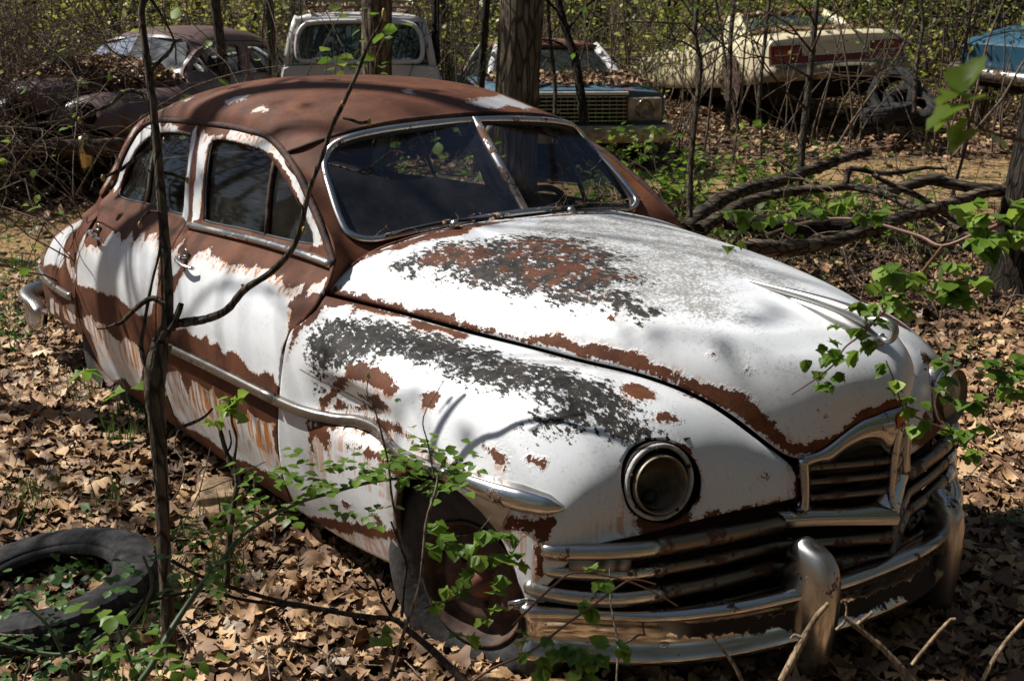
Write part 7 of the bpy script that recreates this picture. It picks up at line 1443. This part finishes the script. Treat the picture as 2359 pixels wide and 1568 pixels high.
# --- brush tangle at upper left
T=Tubes(4);tips=[]
for k in range(950):
    D=RNG.uniform(11.0,14.0);a=RNG.uniform(-260,110)+ (RNG.random()<.20)*RNG.uniform(0,300);D=D+(a>90)*(2.5 if RNG.random()<.6 else -.3);q=at_px(a,0,D);z=float(GZ(*q));branchy(T,(q[0],q[1],z+RNG.uniform(0,1.0)),(RNG.normal(0,.8),RNG.normal(0,.8),RNG.uniform(.1,1.2)),RNG.uniform(.8,2.1),RNG.uniform(.003,.009),1,9,.30,-.05,3,tips)
o=T.build('brushwood',M['twig']);tagged(o,'dense tangle of bare brown brush at the left of the woods','brush',kind='stuff')
crown_leaves('brush_leaves',tips,1500,.05,M['leaf_brush'],None,.08,kind='stuff',label='scattered small leaves in the left brush',cat='leaves')
# --- understorey filling the wood behind the cars
def forest():
    # bushes: clustered blades on fine stems
    P=[];S_=[];C=[];T=Tubes(3)
    for k in range(1080):
        D=15.5+abs(RNG.normal(0,1))*11;S=RNG.uniform(-.52,.52)*D*1.1
        q=WH(D,S);z=float(GZ(*q));h=RNG.uniform(.5,3.2);n=int(RNG.uniform(40,95));r=RNG.uniform(.35,.8);c=np.array([q[0],q[1],z+h])
        col=np.clip(.25+.5*vnoise(q[0],q[1],4,21)+RNG.normal(0,.15),0,1)
        lay=RNG.normal(0,1,(n,3))*np.array([r,r,r*.55]);P.append(c+lay);S_.append(np.full(n,.045+.0016*D)*RNG.uniform(.6,1.5,n));C.append(np.clip(col+RNG.normal(0,.22,n),0,1))
        if k%2==0: T.add(wander((q[0],q[1],z-.1),(RNG.normal(0,.2),RNG.normal(0,.2),1),h*1.4,6,.15),[.010,.003])
    P=np.concatenate(P);n=len(P);inst_mesh('undergrowth',SLV,SLF,P,rotm(RNG.uniform(0,6.28,n),np.abs(RNG.normal(.5,.6,n)),RNG.uniform(0,6.28,n)),np.concatenate(S_),M['leaf_brush'],attrs={'lc':np.concatenate(C)},kind='stuff',label='olive green undergrowth filling the wood behind the cars',cat='undergrowth')
    o=T.build('undergrowth_stems',M['twig']);tagged(o,'fine stems of the undergrowth behind the cars','stems',kind='stuff')
    # dark evergreens behind, right
    P=[];S_=[]
    for k in range(70):
        D=RNG.uniform(19,30);S=RNG.uniform(.16,.60)*D;q=WH(D,S);z=float(GZ(*q));n=260;c=np.array([q[0],q[1],z+RNG.uniform(.8,4)]);P.append(c+RNG.normal(0,1,(n,3))*np.array([1.1,1.1,.6]));S_.append(RNG.uniform(.10,.2,n))
    P=np.concatenate(P);n=len(P);inst_mesh('evergreen_foliage',SLV,SLF,P,rotm(RNG.uniform(0,6.28,n),np.abs(RNG.normal(.5,.6,n)),RNG.uniform(0,6.28,n)),np.concatenate(S_),M['leaf_dark'],attrs={'lc':RNG.random(n)},kind='stuff',label='dark evergreen boughs deep in the wood at the right',cat='foliage')
    # far wood that closes the view, and the wood around the clearing on every other side
    P=[];S_=[];T=Tubes(6)
    for k in range(900):
        a=RNG.uniform(0,6.28);r=RNG.uniform(24,46);p=np.array([-1+r*math.cos(a),0+r*math.sin(a)]);z=float(GZ(*p));h=RNG.uniform(1,10.);n=62;P.append(np.array([p[0],p[1],z+h])+RNG.normal(0,1,(n,3))*np.array([1.7,1.7,1.2]));S_.append(RNG.uniform(.25,.55,n))
        if k%2==0: T.add(np.array([[p[0],p[1],z-.3],[p[0]+RNG.normal(0,.2),p[1]+RNG.normal(0,.2),z+5],[p[0]+RNG.normal(0,.5),p[1]+RNG.normal(0,.5),z+11]]),[RNG.uniform(.08,.2),.04])
    P=np.concatenate(P);n=len(P);inst_mesh('far_wood',SLV,SLF,P,rotm(RNG.uniform(0,6.28,n),np.abs(RNG.normal(.5,.6,n)),RNG.uniform(0,6.28,n)),np.concatenate(S_),M['leaf_far'],attrs={'lc':np.clip(RNG.normal(.35,.25,n),0,1)},kind='stuff',label='far spring wood closing the view on all sides',cat='wood')
    o=T.build('far_trunks',M['bark_sap']);tagged(o,'trunks of the far wood','wood',kind='stuff')
forest()
T=Tubes(4)
for k in range(900):
    D=RNG.uniform(13.5,24);S=RNG.uniform(-.5,.5)*D
    if 14.5<D<21.5 and 1.8<S<6.0: continue
    q=WH(D,S);z=float(GZ(*q));T.add(wander((q[0],q[1],z-.1),(RNG.normal(0,.25),RNG.normal(0,.25),1),RNG.uniform(1.5,4),8,.10,.02),[RNG.uniform(.007,.019),.004])
for k in range(520):
    D=RNG.uniform(14,22);S=RNG.uniform(-.5,.5)*D
    if 14.5<D<20.5 and 1.8<S<6.0: continue
    q=WH(D,S);z=float(GZ(*q));branchy(T,(q[0],q[1],z+RNG.uniform(0,.8)),(RNG.normal(0,.7),RNG.normal(0,.7),RNG.uniform(.2,1.3)),RNG.uniform(.9,2.2),RNG.uniform(.006,.012),1,7,.25,-.02,3)
o=T.build('saplings',M['twig']);tagged(o,'grey saplings and whips standing through the undergrowth','saplings',kind='stuff')
# --- countable thin trees between the wrecks and the far wood
proto=[trunk_tree('young_tree',(0,0),8,.045+.02*k,(.01*(k-1),.01*(1-k)),'thin bare-stemmed tree deep in the wood',[M['bark_sap'],M['bark_dark'],M['bark_sap'],M['bark_dark']][k],group='thin trees deep in the wood',limbs=9,llen=1.3,z0=.15,leaves=420,lmat=M['leaf_brush'],lsize=.07,k=8,lev=1,spread=.16) for k in range(4)]
spots=[]
while len(spots)<84:
    D=RNG.uniform(15.5,32);S=RNG.uniform(-.50,.50)*D;
    if any(abs(D-a)<.5 and abs(S-b)<.3 for a,b in spots): continue
    # stay clear of the cream coupe and wagon
    if 14.5<D<21.5 and 1.6<S<6.2: continue
    if 12.5<D<18.5 and -2.9<S<-.5: continue
    if 11<D<18 and -.6<S<2.2: continue
    spots.append((D,S))
for i,(D,S) in enumerate(spots):
    o=proto[i%4];q=WH(D,S)
    if i>=4:
        c=o.copy();COL.objects.link(c)
        for ch in o.children:
            x=ch.copy();COL.objects.link(x);x.parent=c
        o=c
    o.location=(q[0],q[1],float(GZ(*q)));o.rotation_euler=(RNG.normal(0,.05),RNG.normal(0,.05),RNG.uniform(0,6.28));s=RNG.uniform(.7,1.25);o.scale=(s,s,1)
# --- trees standing left of the frame whose limbs throw the dappled shade
def shade_tree(D,S,h,r,nl,leaves,label):
    q=WH(D,S);t=trunk_tree('shade_tree',q,h,r,(RNG.normal(0,.02),RNG.normal(0,.02)),label,M['bark_big'],group='trees at the left that shade the clearing',limbs=nl,llen=3.4,z0=.38,leaves=leaves,lmat=M['leaf_brush'],lsize=.085,k=14,lev=2,kids=4,spread=.16);return t
shade_tree(6.4,-5.2,9.5,.13,8,200,'furrowed tree left of the clearing, second from the viewer')
shade_tree(3.2,-4.7,8.5,.12,8,200,'furrowed tree left of the clearing, nearest the viewer')
shade_tree(9.8,-6.4,11,.15,9,300,'furrowed tree left of the clearing, third from the viewer')
shade_tree(1.2,-5.6,9,.13,10,500,'furrowed tree left of and behind the viewer')
shade_tree(13.5,-8.2,12,.15,12,500,'furrowed tree left of the clearing, farthest')
shade_tree(4.8,-7.4,12,.15,7,160,'furrowed tree left of the clearing, outermost')

# --- trees behind the photographer and off to the right (seen only as reflections and as surroundings)
for k,(D,S) in enumerate([(-3.5,3.5),(-5,-1),(-4,6.5),(-8,2),(-9,-4),(0,7),(3.5,8.5),(-7,9),(7.5,9)]):
    q=WH(D,S);t=trunk_tree('surrounding_tree',q,10,.15,(RNG.normal(0,.03),RNG.normal(0,.03)),'leafing tree of the wood around the clearing',M['bark_dark'],group='trees around the clearing',limbs=11,llen=3.2,z0=.2,k=12,lev=2,kids=3)
    n=2300;P=np.c_[RNG.normal(0,1.7,n),RNG.normal(0,1.7,n),RNG.uniform(2.2,10.5,n)];inst_mesh('crown',SLV,SLF,P,rotm(RNG.uniform(0,6.28,n),np.abs(RNG.normal(.5,.6,n)),RNG.uniform(0,6.28,n)),RNG.uniform(.16,.34,n),M['leaf_far'],attrs={'lc':RNG.random(n)},parent=t)
